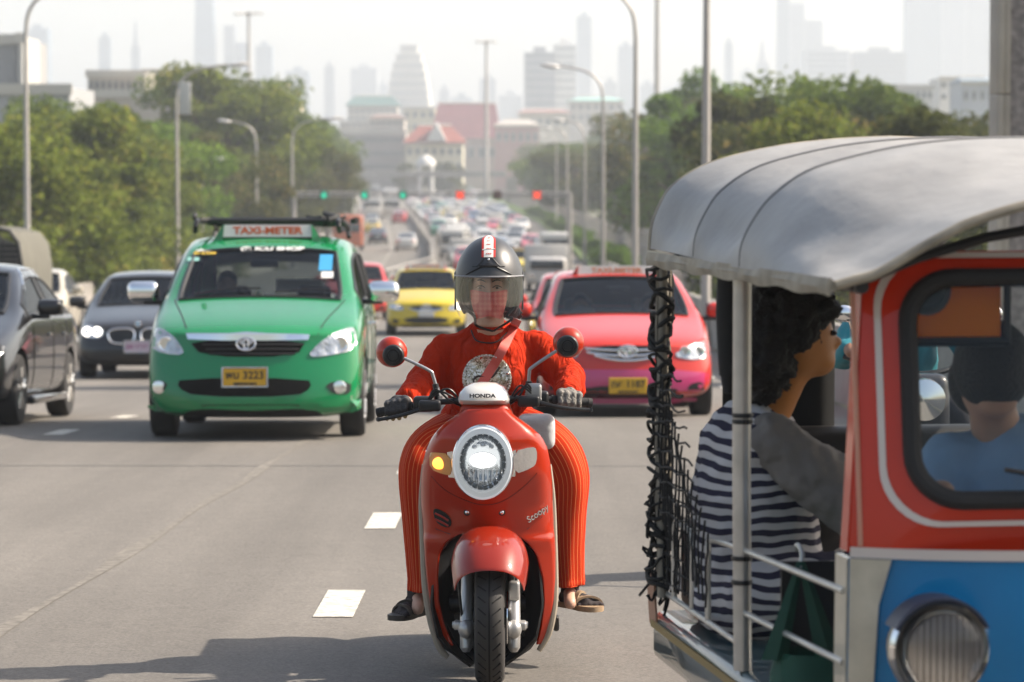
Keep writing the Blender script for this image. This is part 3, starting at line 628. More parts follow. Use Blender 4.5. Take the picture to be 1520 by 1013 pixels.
#   y, zbot, wmid, wbelt, zbelt, w6, z6, w7, z7, ztop
SEDAN = dict(L=4.54, W=.88, fw=.85, rwh=3.45, R=.315, cowl=3, hdr=6, rear=(10, 13), rows=[
 (0.00,.24,.80,.72,.66,.64,.68,.52,.69,.71), (.10,.18,.845,.77,.72,.70,.745,.56,.76,.79), (.55,.17,.875,.81,.82,.75,.85,.62,.87,.90),
 (1.10,.17,.88,.84,.93,.79,.965,.72,.985,1.01), (1.38,.17,.88,.84,.95,.77,1.085,.69,1.12,1.15), (1.66,.17,.88,.84,.96,.72,1.22,.64,1.255,1.285), (1.90,.17,.88,.84,.965,.67,1.325,.60,1.36,1.39), (2.04,.17,.88,.84,.965,.65,1.375,.595,1.42,1.45),
 (2.45,.17,.88,.84,.97,.64,1.41,.58,1.45,1.485), (2.52,.17,.88,.84,.97,.64,1.41,.58,1.45,1.485), (3.00,.17,.88,.835,.98,.645,1.38,.585,1.42,1.455), (3.35,.17,.88,.83,.99,.68,1.24,.62,1.28,1.31),
 (3.62,.18,.875,.83,1.0,.73,1.11,.67,1.145,1.17), (3.85,.20,.87,.82,1.0,.78,1.02,.66,1.03,1.04), (4.40,.26,.83,.77,.97,.72,1.0,.6,1.01,1.02), (4.54,.34,.78,.70,.88,.64,.93,.5,.94,.95)],
 side=[(4,7),(7,8),(9,10),(10,12)], pillar=(8,9))
VAN = dict(L=4.58, W=.885, fw=.86, rwh=3.61, R=.335, cowl=3, hdr=6, rear=(12, 14), rows=[
 (0.00,.24,.80,.76,.80,.68,.83,.55,.84,.85), (.09,.17,.855,.81,.86,.75,.89,.60,.905,.92), (.50,.17,.88,.83,.97,.77,.995,.64,1.015,1.04),
 (.98,.17,.885,.84,1.04,.80,1.08,.715,1.11,1.135), (1.24,.17,.885,.845,1.05,.78,1.21,.69,1.25,1.28), (1.50,.17,.885,.845,1.055,.75,1.37,.655,1.405,1.435), (1.74,.17,.885,.845,1.06,.72,1.49,.625,1.525,1.56), (1.90,.17,.885,.845,1.06,.72,1.55,.62,1.60,1.645),
 (2.3,.17,.885,.845,1.07,.72,1.60,.645,1.65,1.695), (2.38,.17,.885,.845,1.07,.72,1.60,.645,1.65,1.70), (3.20,.17,.885,.845,1.08,.725,1.60,.65,1.65,1.705), (3.28,.17,.885,.845,1.08,.725,1.60,.65,1.65,1.705),
 (4.15,.19,.88,.84,1.09,.73,1.57,.665,1.62,1.67), (4.42,.24,.865,.82,1.07,.75,1.35,.69,1.38,1.42), (4.54,.28,.84,.80,1.02,.76,1.08,.66,1.09,1.10), (4.58,.34,.80,.76,.90,.7,.95,.6,.96,.97)],
 side=[(4,7),(7,8),(9,10),(11,12)], pillar=(8,9))
HATCH = dict(L=3.95, W=.85, fw=.82, rwh=3.3, R=.30, cowl=3, hdr=6, rear=(10, 12), rows=[
 (0.00,.24,.78,.70,.70,.62,.72,.5,.73,.75), (.10,.18,.82,.75,.78,.68,.80,.55,.82,.84), (.45,.17,.845,.79,.88,.73,.91,.62,.93,.96),
 (.85,.17,.85,.81,.96,.77,1.0,.71,1.02,1.05), (1.15,.17,.85,.81,.98,.74,1.15,.69,1.19,1.22), (1.45,.17,.85,.81,.99,.70,1.33,.65,1.37,1.40), (1.70,.17,.85,.81,.995,.665,1.44,.61,1.48,1.51),
 (2.15,.17,.85,.81,1.0,.65,1.47,.6,1.51,1.545), (2.22,.17,.85,.81,1.0,.65,1.47,.6,1.51,1.545), (3.0,.17,.85,.81,1.02,.66,1.43,.6,1.475,1.51), (3.45,.18,.85,.81,1.03,.67,1.35,.61,1.39,1.43),
 (3.70,.2,.84,.79,1.03,.69,1.18,.63,1.21,1.24), (3.88,.26,.81,.77,1.0,.71,1.03,.6,1.05,1.06), (3.95,.34,.78,.73,.88,.66,.93,.5,.94,.95)],
 side=[(4,6),(6,7),(8,9)], pillar=(7,8))
def car_shell(spec, front_slant=.16, corner=.22, sub=2, arches=True):
    rows = spec['rows']; L = spec['L']; Wd = spec['W']; n = len(rows); V = []; Fs = []; Ms = []
    def warp(x, y, z):
        f = max(0, 1-y/.9); g = max(0, 1-(L-y)/.8)
        y += f*(corner*abs(x/Wd)**2.6+front_slant*max(0, z-.35)**1.2-.05*math.exp(-((z-.38)/.14)**2)) - g*(.16*abs(x/Wd)**2.6+.10*max(0, z-.5))
        return (x, y, z)
    def half(r):
        y, zb, wm_, wb, zt, w6, z6, w7, z7, zr = r
        return [(0,y,zb),(wm_*.75,y,zb),(wm_*.955,y,zb+.05),(wm_,y,zb+.42*(zt-zb)),((wm_+wb)/2+.012,y,zt-.10),(wb,y,zt),(w6,y,z6),(w7,y,z7),(w7*.5,y,z7+.78*(zr-z7)),(0,y,zr)]
    H = [half(r) for r in rows]; ring = []
    # ring order: 0 (bottom centre), 1..8 right, 9 top, 8..1 left
    for h in H: ring.append([h[j] for j in range(10)]+[(-h[j][0],h[j][1],h[j][2]) for j in range(8,0,-1)])
    N = 18
    for r in ring: V += [warp(*p) for p in r]
    cw, hd = spec['cowl'], spec['hdr']; ra, rb = spec['rear']
    for i in range(n-1):
        for j in range(N):
            a, b = i*N+j, i*N+(j+1) % N; seg = j if j < 9 else N-1-j  # seg s = between point s and s+1
            m = 0
            if seg in (7,8) and cw <= i < hd: m = 1
            elif seg in (7,8) and ra <= i < rb: m = 1
            elif seg == 5 and any(s0 <= i < s1 for s0, s1 in spec['side']): m = 3
            elif seg == 0 : m = 2
            Fs.append((a, b, b+N, a+N)); Ms.append(m)
    for (i, fl) in ((0, False), (n-1, True)):   # caps, with two extra columns
        h = H[i]; base = len(V); idx = {}
        for j in range(1, 9):
            for c, s in ((0,.5),(1,0.),(2,-.5)):
                idx[(j,c)] = len(V); V.append(warp(h[j][0]*s, h[j][1], h[j][2]))
        Rr_ = lambda j: i*N+j
        Ll = lambda j: i*N+(N-j) % N
        for j in range(1, 8):
            cols = [(Rr_(j), Rr_(j+1)), (idx[(j,0)], idx[(j+1,0)]), (idx[(j,1)], idx[(j+1,1)]), (idx[(j,2)], idx[(j+1,2)]), (Ll(j), Ll(j+1))]
            for (a, b), (c, d) in zip(cols, cols[1:]): Fs.append((a, b, d, c)); Ms.append(0)
        Fs.append((i*N, Rr_(1), idx[(1,0)], idx[(1,1)])); Ms.append(2); Fs.append((i*N, idx[(1,1)], idx[(1,2)], Ll(1))); Ms.append(2)
        Fs.append((i*N+9, Rr_(8), idx[(8,0)], idx[(8,1)])[::-1]); Ms.append(0); Fs.append((i*N+9, idx[(8,1)], idx[(8,2)], Ll(8))[::-1]); Ms.append(0)
    mb = MB(); mb.v = V; mb.f = Fs; mb.m = Ms
    o = mb.build('body', [bpy.data.materials.new('t%d' % k) for k in range(4)], None, sub=sub)
    if arches:
        cb = MB()
        for y in (spec['fw'], spec['rwh']):
            for s in (-1, 1):
                rr = spec['R']+.045; cb.lathe([(rr,-.16),(rr,.20)], (s*(Wd-.10), y, spec['R']+.01), 'X', 28)
        c = cb.build('cut', [bpy.data.materials.new('u%d' % k) for k in range(3)], None)
        for p in c.data.polygons: p.material_index = 2
        q = o.modifiers.new('b', 'BOOLEAN'); q.object = c; q.operation = 'DIFFERENCE'; q.solver = 'EXACT'; bake(o); bpy.data.objects.remove(c)
    return o
def split(o, root, paint_m, names):
    'material regions of the shell become parts; names {idx:(name, material)}'
    bm0 = bmesh.new(); bm0.from_mesh(o.data); bv = BVHTree.FromBMesh(bm0); out = {}
    groups = {}
    for k, (nm, mt) in names.items():
        bm = bm0.copy(); ks = k if isinstance(k, tuple) else (k,)
        bmesh.ops.delete(bm, geom=[f for f in bm.faces if f.material_index not in ks], context='FACES')
        if nm in ('windscreen', 'side_window'):
            bm.verts.ensure_lookup_table(); seen = set(); isl = []
            for f in bm.faces:
                if f in seen: continue
                st = [f]; comp = []; seen.add(f)
                while st:
                    g = st.pop(); comp.append(g)
                    for e in g.edges:
                        for h in e.link_faces:
                            if h not in seen: seen.add(h); st.append(h)
                isl.append([[tuple(v.co) for v in g.verts] for g in comp])
            for fl in isl:
                m_ = MB()
                for q in fl: m_.add(q, [tuple(range(len(q)))])
                cy = sum(p[1] for q in fl for p in q)/sum(len(q) for q in fl); nm2 = nm
                if nm == 'windscreen' and cy > 2.6: nm2 = 'rear_window'
                w_ = m_.build(nm2, M_sidew if nm2 == 'rear_window' else mt, root, ang=180); out.setdefault(nm2, []).append(w_)
                be = boundary(w_.data)
                for lp in be: MB().tube([Vector(p) for p in lp], .014 if nm2 != 'windscreen' else .02, 6, cap=False).build('seal', M_black, w_)
        else:
            me = bpy.data.meshes.new(nm); bm.to_mesh(me); me.materials.clear(); me.materials.append(mt)
            for i in range(3): me.materials.append(M_dark if i == 1 else mt)
            w_ = bpy.data.objects.new(nm, me); COL.objects.link(w_); w_.parent = root; shade(me, 40); out[nm] = w_
        bm.free()
    bpy.data.objects.remove(o); out['bvh'] = bv; bm0.free(); return out
def boundary(me):
    cnt = {}
    for p in me.polygons:
        for e in p.edge_keys: cnt[e] = cnt.get(e, 0)+1
    nb = {}
    for (a, b), c in cnt.items():
        if c == 1: nb.setdefault(a, []).append(b); nb.setdefault(b, []).append(a)
    loops = []; seen = set()
    for s in nb:
        if s in seen: continue
        lp = [s]; seen.add(s); cur = s
        while True:
            nx = [k for k in nb[cur] if k not in seen]
            if not nx: break
            cur = nx[0]; seen.add(cur); lp.append(cur)
        if len(lp) > 6: loops.append([me.vertices[k].co.copy() for k in lp+[lp[0]]])
    return loops
def wheel(root, x, y, Rr, side, rimcol=None, wd=.2, detail=True):
    t = MB(); o = side
    t.lathe([(Rr*.64,-wd/2),(Rr*.93,-wd/2),(Rr*.985,-wd*.40),(Rr,-wd*.25),(Rr,wd*.25),(Rr*.985,wd*.40),(Rr*.93,wd/2),(Rr*.64,wd/2)], (x,y,Rr), 'X', 32)
    tw = t.build('wheel', M_rubber, root)
    r = MB(); s = side*wd*.5
    r.lathe([(Rr*.66, s*.98),(Rr*.62,s*.9),(Rr*.60,s*.3),(.02,s*.25)], (x,y,Rr), 'X', 28)
    r.lathe([(.01,s*.9),(Rr*.17,s*.88),(Rr*.2,s*.3)], (x,y,Rr), 'X', 16)
    for k in range(5 if detail else 0):
        a = 2*math.pi*k/5+.3
        for da in (-.16,.16): r.tube([(x+s*.82, y+Rr*.14*math.cos(a), Rr+Rr*.14*math.sin(a)), (x+s*.88, y+Rr*.62*math.cos(a+da), Rr+Rr*.62*math.sin(a+da))], [.03,.022], 6)
    r.build('rim', rimcol or mat('alloy', (.45,.45,.46), .3, .8), tw)
    return tw
def person_seated(loc, label, shirt, skin=None, group=None, s=1, rz=0, arms=True):
    p = empty('person', loc, label, 'person', rz, group); mb = MB()
    q = lambda x, y, z: Vector((x*s, y*s, z*s))
    mb.ell(q(0,0,.62), (.078*s,.095*s,.115*s)); mb.ell(q(0,-.06,.57), (.05*s,.045*s,.06*s)); mb.caps(q(0,.01,.40), .055*s, q(0,0,.55), .052*s)
    mb.ell(q(0,-.10,.60),(.014*s,.022*s,.028*s))
    mb.caps(q(-.12,.02,.36), .075*s, q(.12,.02,.36), .075*s); mb.caps(q(0,.02,.32), .14*s, q(0,.04,.05), .14*s)
    for d in (-1,1):
        mb.caps(q(d*.18,.02,.36), .055*s, q(d*.24,-.08,.14), .045*s); mb.caps(q(d*.24,-.08,.14), .045*s, q(d*.14,-.36,.22), .032*s); mb.ell(q(d*.14,-.40,.23), (.035*s,.05*s,.035*s))
        mb.caps(q(d*.09,0,.0), .085*s, q(d*.12,-.40,.02), .07*s)
    b = blob('body', mb, skin or M_skind, p, .014, 4) if False else None
    mb2 = MB(); mb2.v = [tuple(wm(p) @ Vector(v)) for v in mb.v]; mb2.f = mb.f; mb2.m = mb.m
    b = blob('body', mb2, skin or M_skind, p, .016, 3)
    T = wm(p)
    def sub(fn, name, mt, vox=.016):
        m = MB(); fn(m); m.v = [tuple(T @ Vector(v)) for v in m.v]; return blob(name, m, mt, p, vox, 3)
    def sh(m):
        m.caps(q(-.13,.02,.35), .088*s, q(.13,.02,.35), .088*s); m.caps(q(0,.02,.32), .155*s, q(0,.04,.05), .16*s)
        for d in (-1,1): m.caps(q(d*.18,.02,.36), .068*s, q(d*.235,-.07,.17), .062*s)
    sub(sh, 'shirt', shirt)
    def hr(m): m.ell(q(0,.02,.66), (.088*s,.10*s,.095*s)); m.ell(q(0,.05,.60), (.082*s,.075*s,.09*s))
    sub(hr, 'hair', M_hair)
    return p
def plate(root, x, y, z, w_, h, col, lines, mtxt=None, frame=True, rx=0, tsize=None):
    pl = MB().rbox(x-w_/2, x+w_/2, y-.012, y, z-h/2, z+h/2, .005, 1)
    o = empty_part = None
    p = inbuild(pl, 'licence_plate', col, root)
    if frame:
        f = MB(); t = .012
        for a in ((x-w_/2-t, x+w_/2+t, z+h/2, z+h/2+t), (x-w_/2-t, x+w_/2+t, z-h/2-t, z-h/2), (x-w_/2-t, x-w_/2, z-h/2, z+h/2), (x+w_/2, x+w_/2+t, z-h/2, z+h/2)): f.box(a[0], a[1], y-.02, y, a[2], a[3])
        inbuild(f, 'plate_frame', M_lens, p)
    for s_, sz, dz in lines:
        text('lettering', s_, sz, (x, y-.0135, z+dz), mtxt or M_ink, p, ext=.001, bold=.002)
    return p
def inbuild(m, name, mt, root, **k):
    'geometry given in the frame of the top-level root'
    o = m.build(name, mt, None, **k)
    o.parent = root; return o
def finish_car(root):
    pass
def window_lines(name, root, bvh, pts, side, Mt, w_=.012):
    'thin gap line on the flank, pts (y,z)'
    m = MB(); P = []
    for y, z in pts:
        h = bvh.ray_cast(Vector((side*5, y, z)), Vector((-side,0,0)))
        if h[0]: P.append(h[0]+Vector((side*.001,0,0)))
    if len(P) > 1: m.tube(P, w_, 5); return inbuild(m, name, Mt, root)
def make_car(spec, pm, name, label, cat, sub=2, group=None, interior=True, taxi=None, face='plain', rim=None, mirror=None, driver=None, arches=True, glassm=None, group_=None):
    root = empty(name, (0,0,0), label, cat, 0, group)
    sh = car_shell(spec, sub=sub, arches=arches); Wd = spec['W']; L = spec['L']
    parts = split(sh, root, pm, {0: ('body', pm), 2: ('wheel_arch', M_dark), 1: ('windscreen', glassm or M_wind), 3: ('side_window', M_sidew)})
    bv = parts['bvh']
    for y in (spec['fw'], spec['rwh']):
        for s in (-1,1): wheel(root, s*(Wd-.115), y, spec['R'], s, rim)
    rw = spec['rows']; cw = rw[spec['cowl']]; hd = rw[spec['hdr']]
    if interior:
        m = MB(); m.rbox(-.70,.70,cw[0]+.05,cw[0]+.75,.5,cw[4]-.035,.06); inbuild(m, 'dashboard', M_seat, root)
        m = MB(); m.box(-.76,.76,cw[0],L-.7,.30,.42); inbuild(m, 'floor_pan', M_dark, root)
        for y in (cw[0]+1.35, cw[0]+2.2):
            for s in (-1,1):
                m = MB(); m.rbox(s*.36-.24,s*.36+.24,y,y+.14,.5,1.02,.05); m.rbox(s*.36-.13,s*.36+.13,y+.02,y+.12,1.02,1.24 if spec is VAN else 1.17,.05); inbuild(m, 'seat', M_seat, root)
        m = MB(); m.lathe([(.165,-.015),(.18,0),(.165,.015),(.15,0),(.165,-.015)], (0,0,0), 'Y', 24); m.rbox(-.15,.15,-.01,.01,-.02,.02,.008)
        m.v = [tuple(Vector((.34, cw[0]+.82, cw[4]+.0)) + Matrix.Rotation(R(-25),3,'X') @ Vector(v)) for v in m.v] if False else [tuple(Vector((-.36, cw[0]+.84, cw[4]-.0)) + Matrix.Rotation(R(-25),3,'X') @ Vector(v)) for v in m.v]
        inbuild(m, 'steering_wheel', M_black, root)
        m = MB(); m.rbox(-.12,.12,hd[0]-.18,hd[0]-.15,hd[9]-.17,hd[9]-.10,.02); inbuild(m, 'rear_view_mirror', M_black, root)
    # wing mirrors
    for s in (-1,1):
        m = MB(); zc = cw[4]+.115; yc = cw[0]+.42; xx = s*(Wd+.12)
        k_ = 1.18 if spec is VAN else 1.0; zc += .03*(spec is VAN); m.rbox(xx-.115*k_, xx+.115*k_, yc-.05, yc+.08, zc-.075*k_, zc+.075*k_, .06, 4); o = inbuild(m, 'wing_mirror', mirror or pm, root)
        m = MB(); m.rbox(min(s*(Wd-.08), xx), max(s*(Wd-.08), xx), yc-.01, yc+.05, zc-.105, zc-.06, .015); m.rbox(xx-.11, xx+.11, yc+.075, yc+.09, zc-.07, zc+.07, .005, 1); inbuild(m, 'mirror_base', M_black, o)
    # door gaps, handles, sill
    for s in (-1,1):
        a, b, c = cw[0]+.35, 2.47, (3.3 if spec is SEDAN else 3.4 if spec is VAN else 3.2)
        for pts in ([(a, .30),(a-.02,.6),(a,cw[4]-.05)], [(b,.28),(b,.6),(b,cw[4])], [(c-.22,.45),(c-.05,.7),(c,cw[4]+.02)]):
            window_lines('door_gap', root, bv, [(lerp(pts[int(t)][0], pts[min(int(t)+1,2)][0], t-int(t)), lerp(pts[int(t)][1], pts[min(int(t)+1,2)][1], t-int(t))) for t in np.linspace(0,1.99,9)], s, M_dark, .005)
        for y in (b-.22, c-.22):
            h = bv.ray_cast(Vector((s*5, y, cw[4]-.13)), Vector((-s,0,0)))
            if h[0]: inbuild(MB().rbox(h[0].x-.015, h[0].x+.02*s if s > 0 else h[0].x+.015, y-.10, y+.10, h[0].z-.016, h[0].z+.016, .008, 2) if s > 0 else MB().rbox(h[0].x-.02, h[0].x+.015, y-.10, y+.10, h[0].z-.016, h[0].z+.016, .008, 2), 'door_handle', mirror or pm, root)
    return root, bv
def face_generic(root, bv, spec, pm, plate_txt=True):
    zt = spec['rows'][1][4]; Wd = spec['W']
    P = lambda n, poly, mt, **k: patch(n, poly, bv, mt, root, **k)
    for s in (-1,1):
        hl = P('headlight', [(s*x, z) for x, z in ((.47,zt-.13),(.55,zt-.04),(.80,zt+.0),(.80,zt-.10),(.72,zt-.15),(.52,zt-.17))], M_lens, off=.01, depth=.05, step=.06)
        P('fog_lamp', [(s*x, z) for x, z in ((.58,.36),(.74,.38),(.74,.29),(.60,.28))], M_black, off=.006)
        q = bv.ray_cast(Vector((s*.62,-3,zt-.09)), Vector((0,1,0)))
        if q[0]: m = MB(); m.lathe([(.055,-.02),(.05,-.026),(.02,-.01)], tuple(q[0]), 'Y', 16); inbuild(m, 'lamp_bowl', M_lensw, root).parent = root
        P('tail_light', [(s*x, z) for x, z in ((.50,.92),(.76,.94),(.78,.78),(.52,.80))], M_tail, axis='+Y', off=.012, step=.08)
    P('grille', [(-.36,zt-.06),(.36,zt-.06),(.30,zt-.17),(-.30,zt-.17)], M_black, off=.008)
    P('air_intake', [(-.50,.42),(.50,.42),(.42,.27),(-.42,.27)], M_black, off=.006)
    m = MB(); q = bv.ray_cast(Vector((0,-3,.47)), Vector((0,1,0))); y = q[0].y
    m.rbox(-.17,.17,y-.035,y-.02,.42,.53,.005,1); inbuild(m, 'licence_plate', mat('plate_white', (.7,.7,.68), .5), root)
    q = bv.ray_cast(Vector((0,30,.70)), Vector((0,-1,0)))
    m = MB(); m.rbox(-.17,.17,q[0].y+.005,q[0].y+.02,.66,.77,.005,1); inbuild(m, 'licence_plate', mat('plate_white'), root)
def emblem(root, x, y, z, w_, h, mt=None):
    m = MB(); mt = mt or M_chrome
    def oval(cx, cz, a, b, r=.006, dy=0): m.tube([(x+cx+a*math.cos(t), y-.012+dy, z+cz+b*math.sin(t)) for t in np.linspace(0, 2*math.pi, 25)], r, 6, cap=False)
    oval(0,0,w_/2,h/2,.008); oval(0,h*.14,w_*.30,h*.17); oval(0,0,w_*.13,h*.42)
    return inbuild(m, 'emblem', mt, root)
def roof_sign(root, y, z, w_, h, txt, sz, bm_, tm):
    m = MB(); v = [(-w_/2,y,z),(w_/2,y,z),(w_/2*.98,y+.02,z+h),(-w_/2*.98,y+.02,z+h),(-w_/2,y+.10,z),(w_/2,y+.10,z),(w_/2*.98,y+.08,z+h),(-w_/2*.98,y+.08,z+h)]
    m.add(v, [(0,1,2,3),(5,4,7,6),(3,2,6,7),(0,3,7,4),(1,5,6,2),(0,4,5,1)])
    o = inbuild(m, 'taxi_sign', mat('sign_white', (.82,.80,.74), .35), root, ang=20)
    text('lettering', txt, sz, (0,y+.005,z+h*.5), tm, o, rx=82, ext=.002, sx=1.25, bold=.003)
    m = MB(); 
    for s in (-1,1): m.add([(s*w_/2*1.003,y-.005,z-.03),(s*(w_/2+.09),y+.03,z-.03),(s*w_/2*.99,y,z+h*1.02),(s*w_/2*1.003,y+.14,z-.03),(s*(w_/2+.09),y+.12,z-.03),(s*w_/2*.99,y+.12,z+h*1.02)], [(0,1,2),(5,4,3),(0,2,5,3),(1,4,5,2),(0,3,4,1)])
    inbuild(m, 'sign_end', bm_, root, ang=20); return o
def place(root, x, Y, rz=0, tilt=True):
    root.location = (x, Y, gz(Y+1.5)+ (gz(Y)-gz(Y+3))*.5); sl_ = (gz(Y+4)-gz(Y))/4
    root.rotation_euler = (math.atan(sl_), 0, rz)
# ------------------------------------------------------------------ the green van taxi
M_green = paint('taxi_green_paint', (.002,.23,.07), .24)
YG = 24.5
g, bv = make_car(VAN, M_green, 'taxi_van', 'green taxi van with TAXI METER roof sign and chrome mirrors in the left lane', 'taxi', sub=2, rim=None, mirror=M_chrome)
gx = lambda px: (px-374)/187.; gzz = lambda py: (651-py)/187.
GP = lambda n, pl, mt, **k: patch(n, [(gx(a), gzz(b)) for a, b in pl], bv, mt, g, **k)
M_matt = mat('grille_black', (.006,.006,.006), .8, spec=.15)
GP('grille', [(276,500),(455,500),(440,526),(300,526)], M_matt, off=.006, depth=.04)
m = MB()
for k in range(3):
    z = gzz(508+k*7); q = bv.ray_cast(Vector((0,-3,z)), Vector((0,1,0)))[0]
    pts = []
    for x in np.linspace(-.40+k*.03,.40-k*.03,9):
        h = bv.ray_cast(Vector((x,-3,z)), Vector((0,1,0)))[0]; pts.append((x,h.y-.012,z))
    m.tube(pts, .007, 5)
inbuild(m, 'grille_bar', mat('grille_grey', (.02,.02,.02), .5), g)
GP('chrome_strip', [(274,491),(340,491),(365,489),(395,491),(459,493),(457,501),(400,502),(362,502),(330,502),(277,500)], M_chrome, off=.016, depth=.04, rnd=0)
q = bv.ray_cast(Vector((0,-3,gzz(506))), Vector((0,1,0)))[0]; emblem(g, gx(365), q.y-.012, gzz(507), .15, .10)
m = MB(); m.lathe([(.06,0),(.058,-.012),(.01,-.014)], (0,0,0), 'Y', 24); m.v = [(v[0]*1.2+gx(365), v[1]+q.y-.008, v[2]*.8+gzz(507)) for v in m.v]; inbuild(m, 'emblem_disc', mat('grille_grey'), g)
GP('air_intake', [(266,558),(457,558),(463,572),(440,585),(290,585),(262,572)], M_matt, off=.006, depth=.04)
for s, po in ((-1, [(222,484),(235,483),(252,493),(266,508),(273,524),(240,522),(218,513)]), (1, [(526,484),(513,483),(490,494),(470,508),(456,526),(480,526),(528,516)])):
    hl = GP('headlight', po, M_lens, off=.012, depth=.04, step=.05)
    cx = s*.70; h = bv.ray_cast(Vector((cx,-3,gzz(508))), Vector((0,1,0)))[0]
    m = MB(); m.lathe([(.062,-.016),(.055,-.022),(.015,-.006)], tuple(h), 'Y', 20); inbuild(m, 'lamp_bowl', M_lensw, g).parent = g
    fx_ = 234 if s < 0 else 503
    GP('fog_lamp_housing', [(216,563),(248,563),(240,580),(218,580)] if s < 0 else [(480,565),(520,563),(520,583),(495,583)], M_black, off=.008)
    h = bv.ray_cast(Vector((gx(fx_),-3,gzz(572))), Vector((0,1,0)))[0]
    m = MB(); m.lathe([(.055,-.012),(.05,-.024),(.042,-.026)], tuple(h), 'Y', 20); m.lathe([(.042,-.020),(.01,-.016)], tuple(h), 'Y', 20); inbuild(m, 'fog_lamp', M_lensw, g)
    # flared chin of the bumper
    GP('bumper_lip', [(214,586),(262,582),(300,594),(300,604),(262,608),(214,610)] if s < 0 else [(534,586),(487,582),(445,594),(445,604),(487,609),(534,611)], M_green, off=.03, depth=.06)
GP('chin', [(262,597),(487,597),(487,608),(262,608)], M_matt, off=.004)
h = bv.ray_cast(Vector((0,-3,gzz(555))), Vector((0,1,0)))[0]
plate(g, gx(364), h.y-.02, gzz(556), .345, .14, M_plate_y, [('พม 3223', .085, .012), ('กรุงเทพมหานคร', .028, -.052)])
# hood seams, wipers, windscreen stickers
for s in (-1,1):
    m = MB(); pts = []
    for t in np.linspace(0,1,10):
        x, y = s*lerp(.52,.70,t), lerp(.14,.98,t); h = bv.ray_cast(Vector((x,y,3)), Vector((0,0,-1)))[0]; pts.append(h+Vector((0,0,.001)))
    m.tube(pts, .005, 5); inbuild(m, 'bonnet_gap', M_dark, g)
wz = lambda x, t: (lambda h: h[0])(bv.ray_cast(Vector((x, lerp(1.02,1.78,t), 3)), Vector((0,0,-1))))
m = MB()
for x0, x1 in ((-.55,.0),(.12,.62)): m.tube([wz(x0,.02)+Vector((0,-.015,.01)), wz(lerp(x0,x1,.6),.10)+Vector((0,-.02,.015)), wz(x1,.09)+Vector((0,-.02,.015))], .008, 6)
inbuild(m, 'wiper', M_black, g)
sl_g = math.degrees(math.atan2(wz(0,.9).z-wz(0,.2).z, .7*.76))
def wtext(s, size, x, t, mt, **k):
    p = wz(x, t); return text('window_lettering', s, size, (p.x, p.y-.012, p.z+.012), mt, g, rx=sl_g, ext=.0006, **k)
M_stk = mat('sticker_white', (.85,.85,.82), .5)
wtext('@ ICU SHOP', .085, .06, .90, M_stk, bold=.004, sx=1.1); wtext('บริการ', .05, -.52, .93, M_stk, bold=.003); wtext('ID 2.2.00', .05, -.51, .86, mat('sticker_yellow', (.7,.5,.05), .5), bold=.003)
def wcard(x, t0, t1, w_, mt):
    m = MB(); a, b = wz(x, t0), wz(x, t1); o_ = Vector((0,-.01,.01)); 
    m.add([a+o_+Vector((-w_/2,0,0)), a+o_+Vector((w_/2,0,0)), b+o_+Vector((w_/2,0,0)), b+o_+Vector((-w_/2,0,0))], [(0,1,2,3)]); inbuild(m, 'sticker', mt, g)
wcard(.52, .50, .84, .11, mat('sticker_blue', (.05,.35,.65), .5)); wcard(.54, .36, .48, .10, M_stk); wcard(-.60,.72,.80,.10,mat('sticker_teal', (.25,.5,.45), .5))
m = MB(); m.rbox(.25,.62,1.15,1.3,1.04,1.075,.01); m.rbox(-.14,.1,1.12,1.3,1.05,1.09,.01); m.ell((-.02,1.2,1.14),(.03,.03,.06)); m.ell((.05,1.2,1.12),(.03,.02,.05)); inbuild(m, 'dashboard_ornaments', mat('ornament', (.65,.6,.35), .6), g)
m = MB(); m.rbox(.0,.42,3.1,3.14,1.18,1.30,.02); inbuild(m, 'seat_cover', M_stk, g)
roof_sign(g, 1.98, 1.655, .76, .105, 'TAXI-METER', .085, M_green, mat('sign_orange', (.8,.13,.02), .5))
# roof rack with loose straps
m = MB()
for s in (-1,1):
    m.tube([(s*.62,2.0,1.70),(s*.60,2.1,1.80),(s*.60,3.9,1.80),(s*.62,4.0,1.69)], .022, 8, smooth=4)
for y in (2.15,2.7,3.3,3.85): m.tube([(-.62,y,1.80),(.62,y,1.80)], .018, 8)
inbuild(m, 'roof_rack', M_black, g)
m = MB(); rr_ = random.Random(3)
for k in range(9):
    s = rr_.choice((-1,1,1)); a = Vector((s*rr_.uniform(.4,.72), rr_.uniform(2.0,2.6), 1.80)); pts = [a]
    for j in range(4): a = a+Vector((rr_.uniform(-.08,.08), rr_.uniform(-.05,.25), rr_.uniform(-.035,.035))); pts.append(a.copy())
    m.tube(pts, rr_.uniform(.012,.026), 6, smooth=3)
inbuild(m, 'strap_bundle', mat('strap_black', (.03,.03,.03), .8), g)
m = MB(); m.rbox(-.5,.5,2.3,3.6,1.79,1.83,.02); inbuild(m, 'rack_tray', M_black, g)
place(g, (374-790)/187, YG, R(1.2))
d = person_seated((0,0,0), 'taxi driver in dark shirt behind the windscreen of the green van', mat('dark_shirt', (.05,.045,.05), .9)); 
d.matrix_basis = g.matrix_basis @ Matrix.Translation((-.36, 2.18, .62))
